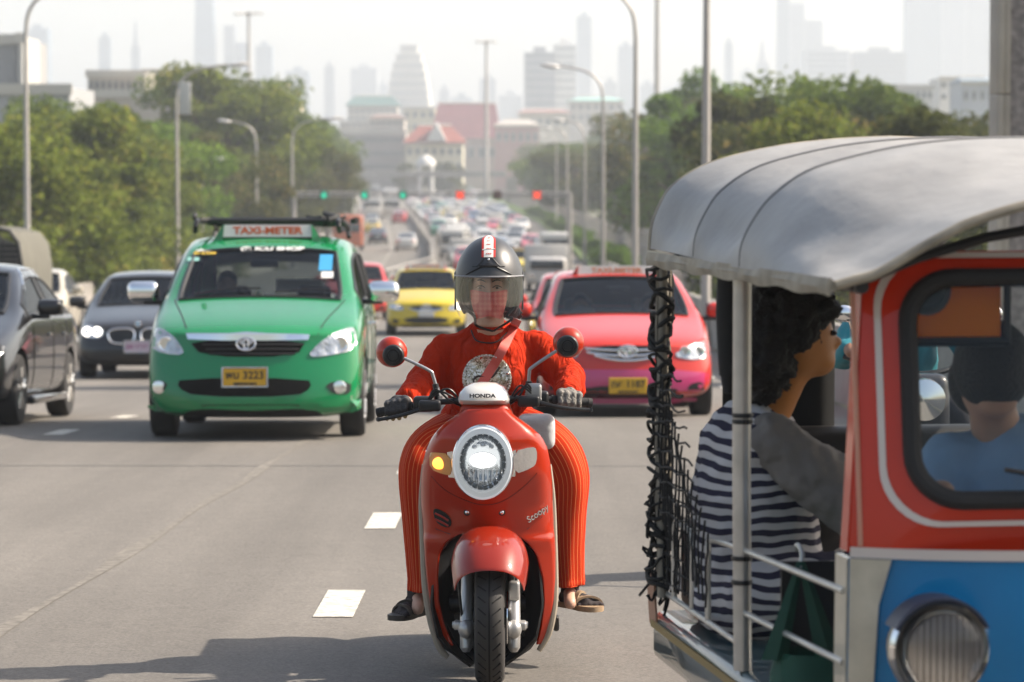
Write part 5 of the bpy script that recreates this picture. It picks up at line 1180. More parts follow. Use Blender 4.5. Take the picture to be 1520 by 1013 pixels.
# handlebars, levers, switch boxes, mirrors
HB = {}
for s in (-1,1):
    e = Pz(566, 612, 11.26) if s < 0 else Pz(872, 598, 11.26); i_ = Pz(690, 594, 11.18) if s < 0 else Pz(752, 592, 11.18)
    mid = Pz(628,600,11.22) if s < 0 else Pz(800,592,11.22)
    m = MB(); m.tube([i_, mid, e], .011, 12, smooth=4); hb = m.build('handlebar', M_blkp, scoot)
    g0 = lerp(mid, e, .25); m = MB(); pts = [lerp(g0, e, t) for t in np.linspace(0,1,26)]; m.tube(pts, [.0165+.0012*(k%2) for k in range(26)], 16); d_ = (e-mid).normalized(); m.tube([e, e+d_*.016], [.019,.017], 14); m.build('grip', M_rubber, hb)
    m = MB(); m.rbox(-.038,.038,-.03,.03,-.028,.028,.012,3); m.v = [tuple(Vector(v)+lerp(mid,i_,.02)) for v in m.v]; sb = m.build('switch_box', M_blkp, hb)
    m = MB(); c_ = lerp(mid,i_,.02)
    m.rbox(-.012,.012,-.036,-.03,-.006,.006,.003,1); m.v = [tuple(Vector(v)+c_) for v in m.v]; m.build('switch_button', mat('button_grey', (.3,.3,.3), .4), sb)
    lv0 = lerp(mid, i_, .10)+Vector((0,-.045,-.008)); m = MB(); m.tube([lv0, lerp(lv0, e+Vector((0,-.06,-.02)), .5)+Vector((0,-.012,-.006)), e+Vector((0,-.055,-.022)), e+Vector((s*.008,-.055,-.022))], [.009,.007,.0065,.010], 10, smooth=4); m.build('brake_lever', M_blkp if s < 0 else mat('lever_dark', (.04,.04,.04), .3, .6), hb)
    m = MB(); m.rbox(-.05,.03,-.02,.03,-.02,.02,.01) ; m.v = [tuple(Vector(v)+lerp(lv0,i_,.15)) for v in m.v]; m.build('lever_mount', M_blkp, hb)
    rnd = random.Random(s+4); 
    for k in range(3):
        m = MB(); a = lerp(mid,i_,.1)+Vector((0,-.02,.0)); m.tube([a, a+Vector((-s*.03,-.02,.035+.01*k)), lerp(a,i_,.6)+Vector((0,-.01,.045-.02*k)), i_+Vector((0,.02,-.03))], .004, 7, smooth=6); m.build('cable', M_blkp, scoot)
    HB[s] = (g0, e)
m = MB(); a = Pz(792,588,11.2); m.rbox(-.028,.03,-.02,.035,-.016,.045,.012,3); m.v = [tuple(Vector(v)+a) for v in m.v]; m.build('brake_reservoir', mat('reservoir_grey', (.42,.41,.40), .35, .5), scoot)
def mirror(c, bend, base, s):
    C_, B_, A_ = Pz(*c, 11.22), Pz(*bend, 11.22), Pz(*base, 11.22); rad = 23.5/410
    m = MB(); m.tube([A_, lerp(A_,B_,.45)], .0105, 12); m.tube([lerp(A_,B_,.3), lerp(A_,B_,.85), lerp(B_,C_,.08), lerp(B_,C_,.75)], [.0062]*4, 12, smooth=5); m.tube([A_+Vector((0,0,-.015)), A_+Vector((0,0,.01))], .014, 6)
    st = m.build('mirror_stem', M_chrome if False else mat('stem_grey', (.32,.32,.33), .3, .8), scoot)
    m = MB(); m.tube([A_+Vector((0,0,-.02)), lerp(A_,B_,.55)], .0115, 12); m.build('stem_boot', M_blkp, st)
    m = MB(); m.rings([[C_+Vector((rad*r*math.cos(t), h, rad*r*math.sin(t))) for t in np.linspace(0,2*math.pi,40,endpoint=False)] for r, h in ((.02,-.036),(.35,-.034),(.62,-.026),(.85,-.012),(.97,.004),(1,.014),(.97,.02),(.02,.02))]); mr = m.build('mirror', M_red, scoot, ang=60)
    m = MB(); ci = C_+Vector((-s*.008+ (.004 if s>0 else 0),-.0015,-.010)); m.rings([[ci+Vector((rad*r*math.cos(t), h, rad*r*math.sin(t))) for t in np.linspace(0,2*math.pi,40,endpoint=False)] for r, h in ((.70,-.018),(.68,-.034),(.60,-.040),(.42,-.042),(.40,-.038),(.30,-.038),(.28,-.043),(.02,-.044))]); m.build('mirror_mount', M_blkp, mr)
    m = MB(); m.tube([C_+Vector((0,.021,0)), C_+Vector((0,.022,0))], rad*.92, 32); m.build('mirror_glass', mat('mirror_glass', (.9,.9,.9), .02, 1), mr)
mirror((581,523), (641,552), (652,592), -1); mirror((844,509), (786,548), (784,588), 1)
# ================================================================== the scooter rider
rider = empty('person', (SX0, 11.65, gz(11.65)+.02), 'scooter rider in red top and striped red trousers with black open helmet and visor', 'person')
YH = 11.56; YT = 11.68
M_shirt = mat('shirt_red', (.50,.028,.005), .85, spec=.10, bump=.5, bscale=7)
def stripes(name, base, line, n, horiz=False, wd=.16):
    m = mat(name, base, .85, spec=.12); nn = m.node_tree.nodes; l = m.node_tree.links; at = nn.new('ShaderNodeAttribute'); at.attribute_name = 'around'
    ml = nn.new('ShaderNodeMath'); ml.operation = 'MULTIPLY'; ml.inputs[1].default_value = n; l.new(at.outputs['Fac'], ml.inputs[0])
    fr = nn.new('ShaderNodeMath'); fr.operation = 'FRACT'; l.new(ml.outputs[0], fr.inputs[0]); lt = nn.new('ShaderNodeMath'); lt.operation = 'LESS_THAN'; lt.inputs[1].default_value = wd; l.new(fr.outputs[0], lt.inputs[0])
    mx = nn.new('ShaderNodeMix'); mx.data_type = 'RGBA'; mx.inputs[6].default_value = (*base,1); mx.inputs[7].default_value = (*line,1); l.new(lt.outputs[0], mx.inputs[0]); l.new(mx.outputs[2], nn['Principled BSDF'].inputs['Base Color']); return m
M_trs = stripes('trouser_stripe', (.40,.024,.004), (.60,.17,.06), 17, wd=.14)
hd = Pz(726, 428, YH); K = lambda px, py, Y: Pz(px, py, Y)
# body: one continuous skin under the clothes
shL, shR = K(660,513,YT), K(797,509,YT); elL, elR = K(626,570,11.62), K(846,560,11.60); wrL, wrR = K(602,598,11.34), K(842,588,11.34)
hipL, hipR = K(685,655,11.85), K(765,655,11.85); knL, knR = K(626,668,11.50), K(842,668,11.50); anL, anR = K(622,880,11.62), K(846,872,11.62)
neck = K(728,482,11.62)
m = MB(); m.ell(hd, (.073,.09,.105)); m.ell(hd+Vector((0,-.025,-.05)), (.055,.06,.06)); m.ell(hd+Vector((0,-.092,-.012)), (.013,.018,.026)); m.caps(neck+Vector((0,0,-.05)), .056, hd+Vector((0,.01,-.05)), .052)
for s in (-1,1): m.ell(hd+Vector((s*.075,0,-.01)), (.012,.02,.03)); m.ell(hd+Vector((s*.035,-.068,-.028)), (.026,.02,.022)); m.ell(hd+Vector((s*.032,-.076,.028)), (.024,.012,.009))
m.caps(lerp(shL,shR,.12)+Vector((0,.01,-.035)), .035, lerp(shL,shR,.88)+Vector((0,.01,-.035)), .035); m.caps(lerp(shL,shR,.5)+Vector((0,0,-.06)), .09, lerp(hipL,hipR,.5), .125)
for a, b, c in ((shL,elL,wrL),(shR,elR,wrR)): m.caps(a+Vector((0,.01,-.03)), .032, b, .032); m.caps(b, .032, c, .024)
for a, b, c in ((hipL,knL,anL),(hipR,knR,anR)): m.caps(a, .06, b+Vector((0,.03,-.03)), .036); m.caps(b+Vector((0,.03,-.03)), .036, c, .028); m.caps(c, .028, c+Vector((0,-.12,-.045)), .024)
blob('body', m, M_skin, rider, .0095, 3)
# face details
FB = bvw([o for o in rider.children if o.name.startswith('body')][0])
def onface(x, z): h = FB.ray_cast(Vector((hd.x+x,-2,hd.z+z)), Vector((0,1,0))); return h[0]
for s in (-1,1):
    p = onface(s*.031, .004); m = MB(); m.ell((p.x,p.y+.004,p.z), (.0115,.009,.0036), 20, 10); e = m.build('eye', mat('eye_white', (.42,.36,.32), .3), rider)
    MB().ell((p.x,p.y-.004,p.z), (.0052,.004,.0042), 14, 8).build('iris', mat('iris', (.02,.012,.01), .2), e)
    m = MB(); m.tube([onface(s*x, z)+Vector((0,-.0015,0)) for x, z in ((.014,.005),(.024,.0115),(.034,.0125),(.048,.005))], [.0012,.0022,.0022,.0012], 6, smooth=3); m.build('eyelid', M_hair, e)
    m = MB(); m.tube([onface(s*x, z)+Vector((0,-.001,0)) for x, z in ((.012,.026),(.026,.033),(.04,.033),(.052,.025))], [.0015,.0028,.0025,.001], 6, smooth=3); m.build('eyebrow', M_hair, rider)
# mask
mk = mat('mask_check', (.45,.04,.04), .8); nn = mk.node_tree.nodes; l = mk.node_tree.links; tc = nn.new('ShaderNodeTexCoord')
ws = []
for d in ('X','Z'):
    w_ = nn.new('ShaderNodeTexWave'); w_.bands_direction = d; w_.inputs['Scale'].default_value = 17; l.new(tc.outputs['Object'], w_.inputs['Vector']); ws.append(w_.outputs['Fac'])
ad = nn.new('ShaderNodeMath'); ad.operation = 'ADD'; l.new(ws[0], ad.inputs[0]); l.new(ws[1], ad.inputs[1]); rp = nn.new('ShaderNodeValToRGB')
rp.color_ramp.elements[0].color = (.68,.15,.13,1); rp.color_ramp.elements[1].color = (.76,.25,.21,1); rp.color_ramp.elements[0].position = .22; rp.color_ramp.elements[1].position = .85
dv = nn.new('ShaderNodeMath'); dv.operation = 'MULTIPLY'; dv.inputs[1].default_value = .5; l.new(ad.outputs[0], dv.inputs[0]); l.new(dv.outputs[0], rp.inputs[0]); l.new(rp.outputs[0], nn['Principled BSDF'].inputs['Base Color'])
m = MB(); rr = []
for t in np.linspace(0,1,9):
    z = lerp(-.012,-.100,t); rr.append([])
    for u in np.linspace(-1,1,15):
        x = .070*u*(1-.35*t*t); zz = z+.018*abs(u)*(1-2.2*t)*.6; rr[-1].append((hd.x+x, hd.y-.095*math.sqrt(max(0,1-(x/.086)**2))-.020*(1-abs(u))**1.2*(1-abs(t-.35)), hd.z+zz))
m.rings(rr, cap=False, closed=False); m.build('face_mask', mk, rider, solid=.003, sub=1)
# hair at nape blowing to the right
m = MB(); q = K(762,458,11.66)
for k in range(9): m.tube([q+Vector((-.035,.03,.006*k-.03)), q+Vector((-.005,.02,.007*k-.028)), q+Vector((.025+.003*(k%4),.01,.003*k-.04))], [.009,.007,.002], 6, smooth=3)
m.build('hair', mat('brown_hair', (.05,.022,.014), .5), rider)
# shirt
m = MB(); m.caps(lerp(shL,shR,.08)+Vector((0,0,-.012)), .056, lerp(shL,shR,.92)+Vector((0,0,-.012)), .056); m.caps(lerp(shL,shR,.2)+Vector((0,.01,.0)), .05, neck+Vector((-.01,.01,-.022)), .058); m.caps(lerp(shL,shR,.8)+Vector((0,.01,.0)), .05, neck+Vector((.01,.01,-.022)), .058); m.caps(neck+Vector((0,.01,-.045)), .072, neck+Vector((0,.01,-.08)), .11)
ch = lerp(shL,shR,.5); m.ell(ch+Vector((0,-.01,-.12)), (.178,.125,.20)); m.ell(ch+Vector((-.07,-.085,-.13)), (.07,.06,.07)); m.ell(ch+Vector((.07,-.085,-.13)), (.07,.06,.07)); m.ell(lerp(hipL,hipR,.5)+Vector((0,-.05,.05)), (.195,.16,.16))
for a, b, c, s in ((shL,elL,wrL,-1),(shR,elR,wrR,1)): m.caps(a+Vector((0,0,-.012)), .060, b, .060); m.caps(b, .060, lerp(b,c,.82), .048); m.caps(lerp(a,b,.5)+Vector((0,.02,-.03)), .055, b+Vector((0,.02,-.035)), .06)
SH = blob('shirt', m, M_shirt, rider, .009, 4, disp=(.022,.05)); SB = bvw(SH)
m = MB(); nk = neck+Vector((0,-.005,-.005)); m.tube([nk+Vector((.062*math.cos(t), .05*math.sin(t)-.015, .012*math.sin(t)+.004)) for t in np.linspace(0,6.283,25)], .007, 8, cap=False); m.build('collar', M_shirt, rider)
nn = M_shirt.node_tree.nodes; l = M_shirt.node_tree.links; tc = nn.new('ShaderNodeTexCoord'); mp = nn.new('ShaderNodeMapping'); mp.inputs['Scale'].default_value = (2.6,2.6,.7); mp.inputs['Rotation'].default_value = (0,R(14),0); l.new(tc.outputs['Object'], mp.inputs['Vector'])
t1 = nn.new('ShaderNodeTexNoise'); t1.inputs['Scale'].default_value = 6; t1.inputs['Detail'].default_value = 3; t1.inputs['Distortion'].default_value = .8; l.new(mp.outputs[0], t1.inputs['Vector'])
b1_ = nn.new('ShaderNodeBump'); b1_.inputs['Strength'].default_value = 1; b1_.inputs['Distance'].default_value = .05; l.new(t1.outputs['Fac'], b1_.inputs['Height']); t2_ = nn.new('ShaderNodeTexNoise'); t2_.inputs['Scale'].default_value = 400; l.new(tc.outputs['Object'], t2_.inputs['Vector'])
b2_ = nn.new('ShaderNodeBump'); b2_.inputs['Strength'].default_value = .25; b2_.inputs['Distance'].default_value = .004; l.new(t2_.outputs['Fac'], b2_.inputs['Height']); l.new(b1_.outputs[0], b2_.inputs['Normal']); l.new(b2_.outputs[0], nn['Principled BSDF'].inputs['Normal'])
# sequin disc on the chest
def onshirt(px, py, off=0): q = Pz(px, py, 11.55); h = SB.ray_cast(Vector((q.x,-2,q.z)), Vector((0,1,0))); return (h[0] if h[0] else q)+Vector((0,-off,0))
c_ = Pz(723, 562, 11.55); rd = 37/400.
poly = [(c_.x+rd*math.cos(t), c_.z+rd*math.sin(t)) for t in np.linspace(0,2*math.pi,40,endpoint=False)]
sq = bpy.data.materials.new('sequins'); sq.use_nodes = True; nn = sq.node_tree.nodes; l = sq.node_tree.links; p = nn['Principled BSDF']; p.inputs['Roughness'].default_value = .25
tc = nn.new('ShaderNodeTexCoord'); vo = nn.new('ShaderNodeTexVoronoi'); vo.inputs['Scale'].default_value = 170; l.new(tc.outputs['Object'], vo.inputs['Vector']); rp = nn.new('ShaderNodeValToRGB'); rp.color_ramp.interpolation = 'CONSTANT'
for pos, c in ((0,(.20,.17,.11,1)),(.18,(.45,.40,.27,1)),(.5,(.62,.57,.46,1)),(.8,(.85,.82,.72,1))):
    e = rp.color_ramp.elements[0] if pos == 0 else rp.color_ramp.elements.new(pos); e.position = pos; e.color = c
rp.color_ramp.elements.remove(rp.color_ramp.elements[-1])
sp = nn.new('ShaderNodeSeparateColor'); l.new(vo.outputs['Color'], sp.inputs[0]); l.new(sp.outputs[0], rp.inputs[0]); l.new(rp.outputs[0], p.inputs['Base Color'])
nm = nn.new('ShaderNodeNormalMap') if False else None; b = nn.new('ShaderNodeBump'); b.inputs['Strength'].default_value = 1; b.inputs['Distance'].default_value = .01; l.new(sp.outputs[1], b.inputs['Height']); l.new(b.outputs[0], p.inputs['Normal']); p.inputs['Metallic'].default_value = .4
o = patch('sequin_disc', poly, SB, sq, None, '-Y', .004, .004, .02, 0); o.data.transform(wm(rider).inverted()); o.parent = rider
m = MB()
for k in range(60):
    t = k/59*6.283; 
    for rr2, sc_ in ((.93,1),):
        q = Pz(723+37*rr2*math.cos(t), 562-37*rr2*math.sin(t), 11.55); h = SB.ray_cast(Vector((q.x,-2,q.z)), Vector((0,1,0)))[0]
        if h: m.ell(h+Vector((0,-.006,0)), (.0035,.003,.0035), 8, 5)
m.build('sequin_beads', mat('bead', (.8,.78,.7), .2, .5), rider)
m = MB(); pts = [onshirt(712+18*math.cos(t)*.5, 565+14*math.sin(t)*.5, .006) for t in np.linspace(.5,5,8)]+[onshirt(730,560,.006), onshirt(742,545,.006)]
m.tube(pts, .004, 6, smooth=3); m.build('print_motif', mat('motif_dark', (.05,.035,.03), .4), rider)
# strap across the chest
m = MB(); P = []
for t in np.linspace(0,1,24):
    px = lerp(768, 713, t)+3*math.sin(t*3); py = lerp(474, 572, t); c = onshirt(px, py, .010); P.append(c)
rr = []
for i, c in enumerate(P):
    d = (P[min(i+1,23)]-P[max(i-1,0)]).normalized(); n_ = d.cross(Vector((0,1,0))).normalized(); rr.append([c+n_*.0175, c+n_*.0175+Vector((0,.004,0)), c-n_*.0175+Vector((0,.004,0)), c-n_*.0175])
m.rings(rr); m.build('bag_strap', mat('strap_pink', (.72,.13,.10), .5), rider)
# necklace cord, chin strap
m = MB(); m.tube([onshirt(699,492,.004), onshirt(706,505,.006), onshirt(722,509,.006), onshirt(738,507,.006), onshirt(752,495,.004)], .0028, 7, smooth=5); m.build('neck_cord', M_blkp, rider)
# trousers: a wide tube per leg joined at the hips
def legring(c, rx, ry, n=56, tw=0, wob=0):
    return [(c[0]+(rx+wob*math.sin(5*t+tw))*math.cos(t), c[1]+(ry+wob*math.sin(3*t))*math.sin(t), c[2]) for t in np.linspace(0,2*math.pi,n,endpoint=False)]
m = MB(); att = []
for s in (-1,1):
    T = [((768,646),11.80,.115,.11),((790,652),11.70,.105,.10),((812,664),11.60,.098,.09),((828,684),11.53,.098,.095),((838,712),11.52,.090,.098),((838,760),11.55,.080,.095),((839,810),11.58,.071,.09),((841,850),11.60,.066,.085),((842,867),11.60,.068,.086),((842,867),11.60,.060,.078)] if s > 0 else \
        [((684,650),11.80,.115,.11),((662,658),11.70,.105,.10),((641,672),11.60,.098,.09),((630,694),11.53,.092,.095),((628,724),11.52,.086,.098),((629,770),11.55,.076,.095),((630,820),11.58,.066,.09),((631,858),11.60,.060,.085),((631,875),11.60,.061,.086),((631,875),11.60,.053,.078)]
    rs = []; n = 56; cs = [Pz(*t[0], t[1]) for t in T]
    CS, RX = crs([Vector(c) for c in cs], [t[2] for t in T], 5); _, RY = crs([Vector(c) for c in cs], [t[3] for t in T], 5)
    for i, c in enumerate(CS):
        d = (CS[min(i+1,len(CS)-1)]-CS[max(i-1,0)]); d = d.normalized() if d.length > 1e-6 else Vector((0,0,-1))
        fwd = Vector((0,1,0)) ; ux = d.cross(fwd).normalized()*-1; uy = d.cross(ux).normalized(); f = i/len(CS); wob = .004+.004*f
        rs.append([c+ux*(RX[i]+wob*math.sin(6*t+4*f+s))*math.cos(t)+uy*(RY[i]+wob*math.sin(4*t-6*f))*math.sin(t) for t in np.linspace(0,2*math.pi,n,endpoint=False)])
    m.rings(rs, cap=True); att += [j/n*2 if j/n <= .5 else 2-j/n*2 for i in range(len(rs)) for j in range(n)]
me = bpy.data.meshes.new('trousers'); me.from_pydata(inv_apply(m.v, rider), [], m.f); a = me.attributes.new('around', 'FLOAT', 'POINT'); a.data.foreach_set('value', np.array(att, dtype=np.float32)); me.materials.append(M_trs)
o = bpy.data.objects.new('trousers', me); COL.objects.link(o); o.parent = rider; shade(me, 180)
# gloves: palm and five curled fingers around each grip
def glove(g0, e, s, mt, tips=None):
    ax = (e-g0).normalized(); c = lerp(g0, e, .52); m = MB()
    fwd = Vector((0,-1,0)); up = Vector((0,0,1)); wr = wrL if s < 0 else wrR
    m.caps(c-ax*.034+Vector((0,.012,.026)), .019, c+ax*.032+Vector((0,.012,.022)), .017); m.caps(c-ax*.030+Vector((0,.045,.024)), .020, c+ax*.026+Vector((0,.045,.020)), .018)
    m.caps(c+Vector((0,.05,.022)), .027, lerp(c+Vector((0,.05,.02)), wr, .85), .028)
    m.caps(c-ax*.032+Vector((0,.012,.030)), .0125, c+ax*.034+Vector((0,.012,.026)), .011)
    T = []
    for k in range(4):
        o_ = ax*(-.036+.0235*k); r = [.0112,.0115,.011,.0098][k]; L_ = [1,1.08,1.03,.88][k]
        p0 = c+o_+Vector((0,.008,.030)); p1 = c+o_+Vector((0,-.020*L_,.024)); p2 = c+o_+Vector((0,-.030*L_,-.002)); p3 = c+o_+Vector((0,-.018,-.023*L_)); 
        m.caps(p0, r*1.12, p1, r); m.caps(p1, r*1.03, p2, r*.96); m.caps(p2, r*.96, p3, r*.85); m.ell(p1+Vector((0,-.002,.003)), (r*1.05,r*1.05,r*1.05)); T.append((p3, r))
    t0 = c-ax*.040+Vector((0,.03,.008)); m.caps(t0, .014, c-ax*.048+Vector((0,.0,-.014)), .012); m.caps(c-ax*.048+Vector((0,.0,-.014)), .012, c-ax*.036+Vector((0,-.018,-.024)), .0095)
    return blob('glove', m, mt, rider, .0042, 2), T, ax, c
gl, T, ax, c = glove(*HB[-1], -1, mat('glove_black', (.035,.034,.036), .6, bump=.5, bscale=70))
for p3, r in T:
    MB().ell(p3+Vector((0,-.014,-.004)), (r*.8,r*.8,r*1.0), 14, 8).build('fingertip', mat('glove_tan', (.42,.32,.16), .7), gl)
m = MB()
for k in range(3): m.rbox(-.014,.014,-.004,.004,-.003,.003,.002,1); 
gl2, T2, ax2, c2_ = glove(*HB[1], 1, mat('glove_grey', (.20,.185,.165), .75, noise=.3, nscale=60, bump=.6, bscale=90))
# sandals with socked feet
M_sock = mat('sock_dark', (.05,.04,.04), .9)
def sandal(an, toe, yaw, smat):
    a, t = Vector(an), Vector(toe); d = (t-a); d.z = 0; L_ = .25; d = Matrix.Rotation(yaw,3,'Z') @ Vector((0,-1,0)); sd = d.cross(Vector((0,0,1))); heel = a+Vector((0,0,-.075))-d*.05
    m = MB(); m.caps(a+Vector((0,0,.04)), .036, a+Vector((0,0,-.035)), .036); m.caps(a+Vector((0,0,-.04))-d*.02, .032, a+Vector((0,0,-.042))+d*.09, .027)
    for k in range(5): o_ = sd*(-.036+.018*k); m.caps(a+Vector((0,0,-.045))+d*.08+o_*.8, .014, a+Vector((0,0,-.055))+d*(.145-.012*k if True else 0)+o_, .012-.001*k)
    blob('sock_foot', m, M_sock, rider, .006, 2)
    m = MB(); rs = []
    for z0 in (-.075,-.055):
        rs.append([a+Vector((0,0,z0))+d*(-.07+.24*u)+sd*w_ for u, w_ in ((0,-.025),(.15,-.034),(.5,-.036),(.75,-.048),(.93,-.040),(1,-.018),(1,.018),(.93,.036),(.75,.044),(.5,.034),(.15,.034),(0,.025))])
    m.rings(rs); sn = m.build('sandal', smat, rider, ang=50)
    for u, wv, h in ((.30,.037,.052),(.55,.042,.036),(.72,.050,.026)):
        m = MB(); c0 = a+d*(-.07+.24*u); pts = [c0+sd*wv*math.cos(t)+Vector((0,0,-.058+h*1.35*math.sin(t)))+d*.02*math.cos(t)*(1 if u < .6 else -1) for t in np.linspace(0,math.pi,13)]
        rr = []
        for i, p in enumerate(pts): n_ = (p-(c0+Vector((0,0,-.058)))).normalized()*.004; rr.append([p-d*.011+n_, p+d*.011+n_, p+d*.011-n_, p-d*.011-n_])
        m.rings(rr); m.build('sandal_strap', smat, sn)
sandal(Pz(618,884,11.60), Pz(610,920,11.5), R(-28), mat('sandal_dark', (.06,.05,.04), .6)); sandal(Pz(846,872,11.60), Pz(862,905,11.5), R(38), mat('sandal_tan', (.36,.25,.15), .6))
# ------------------------------------------------------------------ helmet
hm_c = Pz(726, 420, YH+.02); HX, HY, HZ = .1235, .155, .168
helm = empty('helmet', (0,0,0), None, None); helm.parent = rider
helm.matrix_basis = wm(rider).inverted() @ Matrix.Translation(hm_c)
def hell(th, ph, k=1): # th azimuth from front (0) to back, ph elevation
    return Vector((HX*k*math.cos(ph)*math.sin(th), -HY*k*math.cos(ph)*math.cos(th), HZ*k*math.sin(ph)))
m = MB(); rr = []
for i, ph in enumerate(np.linspace(R(90), R(-42), 34)):
    r = []
    for t in np.linspace(0,1,61):
        th = -math.pi+2*math.pi*t; lim = 0
        a = abs(th)
        # front opening: below brow elevation only sides/back exist
        lo = R(9) if a < R(50) else (R(9)-(a-R(50))/R(28)*R(51) if a < R(78) else R(-42))
        r.append(hell(th, max(ph, lo)))
    rr.append(r)
m.rings(rr, cap=False, closed=False); m.v = [tuple(Vector(v)+hm_c) for v in m.v]
M_helm = mat('helmet_shell', (.045,.045,.047), .42, coat=.3, crough=.25)
hs = m.build('shell', M_helm, helm, solid=.012, ang=60); 
m = MB(); pts = [hell(th, R(9) if abs(th) < R(50) else (R(9)-(abs(th)-R(50))/R(28)*R(51)), 1.0)+hm_c for th in np.linspace(R(-78),R(78),60)]; m.tube(pts, .0055, 8); m.build('rim_trim', M_blkp, helm)
# inner liner
m = MB(); rr = []
for ph in np.linspace(R(85), R(-38), 18): rr.append([hell(th, max(ph, R(12) if abs(th) < R(50) else R(-40)), .90)+hm_c for th in np.linspace(-math.pi, math.pi, 41)])
m.rings(rr, cap=False, closed=False); m.build('liner', mat('liner', (.10,.10,.10), .9), helm)
# visor: curved clear shield down to the chin
m = MB(); rr = []
for i, v in enumerate(np.linspace(0,1,20)):
    r = []
    for u in np.linspace(-1,1,41):
        zt = .026; zbm = -.150+.050*abs(u)**2.6; z = lerp(zt, zbm, v); th = u*R(84); kk = 1-.12*max(0,v-.6)**1.5*2
        r.append(hm_c+Vector(((HX+.004)*kk*math.sin(th), -(HY+.012)*kk*math.cos(th)**.9+.0, z)))
    rr.append(r)
M_vis = glass('visor_glass', (.95,.94,.91), .96, .04)
n_ = M_vis.node_tree.nodes; mxs = [q for q in n_ if q.type == 'MIX_SHADER'][0]; frn = [q for q in n_ if q.type == 'FRESNEL'][0]; ad_ = n_.new('ShaderNodeMath'); ad_.operation = 'MULTIPLY_ADD'; ad_.inputs[1].default_value = 1.1; ad_.inputs[2].default_value = .11; [q for q in n_ if q.type == 'BSDF_GLOSSY'][0].inputs[0].default_value = (.95,.95,.95,1); M_vis.node_tree.links.new(frn.outputs[0], ad_.inputs[0]); M_vis.node_tree.links.new(ad_.outputs[0], mxs.inputs[0])
m.rings(rr, cap=False, closed=False); vz = m.build('visor', M_vis, helm, ang=180)
m = MB(); m.tube([hm_c+Vector(((HX+.005)*math.sin(t), -(HY+.013)*math.cos(t), .028)) for t in np.linspace(R(-84),R(84),40)], .0038, 7); m.build('visor_edge', mat('visor_edge', (.25,.25,.26), .2), vz)
for s in (-1,1):
    m = MB(); m.tube([hm_c+Vector((s*(HX+.002), .0+.01*k, z)) for k, z in ((0,.032),(0,.0),(-1,-.05),(-2,-.10))], .004, 6, smooth=4); m.build('visor_edge', M_blkp, vz)
    m = MB(); m.lathe([(.022,0),(.021,.006),(.016,.009),(.01,.009)], (0,0,0), 'X', 20); m.v = [tuple(hm_c+Vector((s*(HX-.002)+s*abs(v[0]), -.01+v[1], .022+v[2]))) for v in m.v]; m.build('visor_pivot', M_blkp, helm)
# brow ridge vent
m = MB(); m.tube([hell(th, R(26)-abs(th)*.35, 1.045)+hm_c for th in np.linspace(R(-42),R(42),16)], [.002]+[.004]*14+[.002], 7); m.tube([hell(th, R(20)+.05, 1.05)+hm_c for th in np.linspace(R(-16),R(16),8)], .006, 7); m.build('brow_vent', M_blkp, helm)
m = MB(); m.tube([hell(th, R(40)-abs(th)*.9 if abs(th) < R(20) else R(22), 1.05)+hm_c for th in np.linspace(R(-30),R(30),14)], .0016, 6); m.build('vent_line', M_blkp, helm)
# red and white stripe with lettering-like blocks
def strip(nm, a, b, p0, p1, k, mt):
    m = MB(); m.rings([[hell(lerp(a,b,u)/max(.35,math.cos(ph)), ph, k)+hm_c for u in np.linspace(0,1,7)] for ph in np.linspace(p0,p1,14)], cap=False, closed=False); return m.build(nm, mt, helm, ang=180)
for a, b in ((-.20,-.135),(.135,.20)): strip('sticker', a, b, R(34), R(84), 1.06, mat('sticker_red', (.55,.03,.02), .4))
strip('sticker', -.135, .135, R(34), R(84), 1.06, mat('sticker_cream', (.80,.78,.74), .4))
m = MB()
for ph in (R(38),R(46),R(54),R(62),R(70)):
    for da in (-.07,0,.07): m.tube([hell(da-.025, ph, 1.064)+hm_c, hell(da+.025, ph+.03, 1.064)+hm_c], .0018, 5)
m.build('sticker_marks', mat('sticker_red'), helm)
m = MB(); m.tube([hell(-.26, R(45), 1.066)+hm_c, hell(.26, R(46), 1.066)+hm_c], .003, 6); m.build('sticker_bar', mat('sticker_cream'), helm)
MB().ell(hell(0,R(31),1.05)+hm_c, (.005,.004,.005), 12, 8).build('screw', M_chrome, helm)
# chin straps
for s, (x1, y1) in ((-1,(708,484)),(1,(760,474))):
    m = MB(); m.tube([hm_c+Vector((s*.095,-.03,-.09)), Pz((704 if s < 0 else 752), 470, 11.47), Pz(x1,y1,11.50), Pz(732,492,11.5)], [.006,.006,.005,.004], 8, smooth=5); m.build('chin_strap', M_blkp, helm)
# ================================================================== three wheeler at the right
TR = R(8.9)
tuk = empty('three_wheeler', (1.318, 6.705, gz(6.705)), 'blue and red three wheeled taxi with ribbed silver grey vinyl roof at the right edge', 'three wheeler', TR)
TM = wm(tuk)
def tb(m, name, mt, parent=tuk, **k):
    'geometry given in the vehicle frame (x right, y to the rear, z up from the ground)'
    o = m.build(name, mt, None, **k); o.data.name = name; o.parent = parent; return o
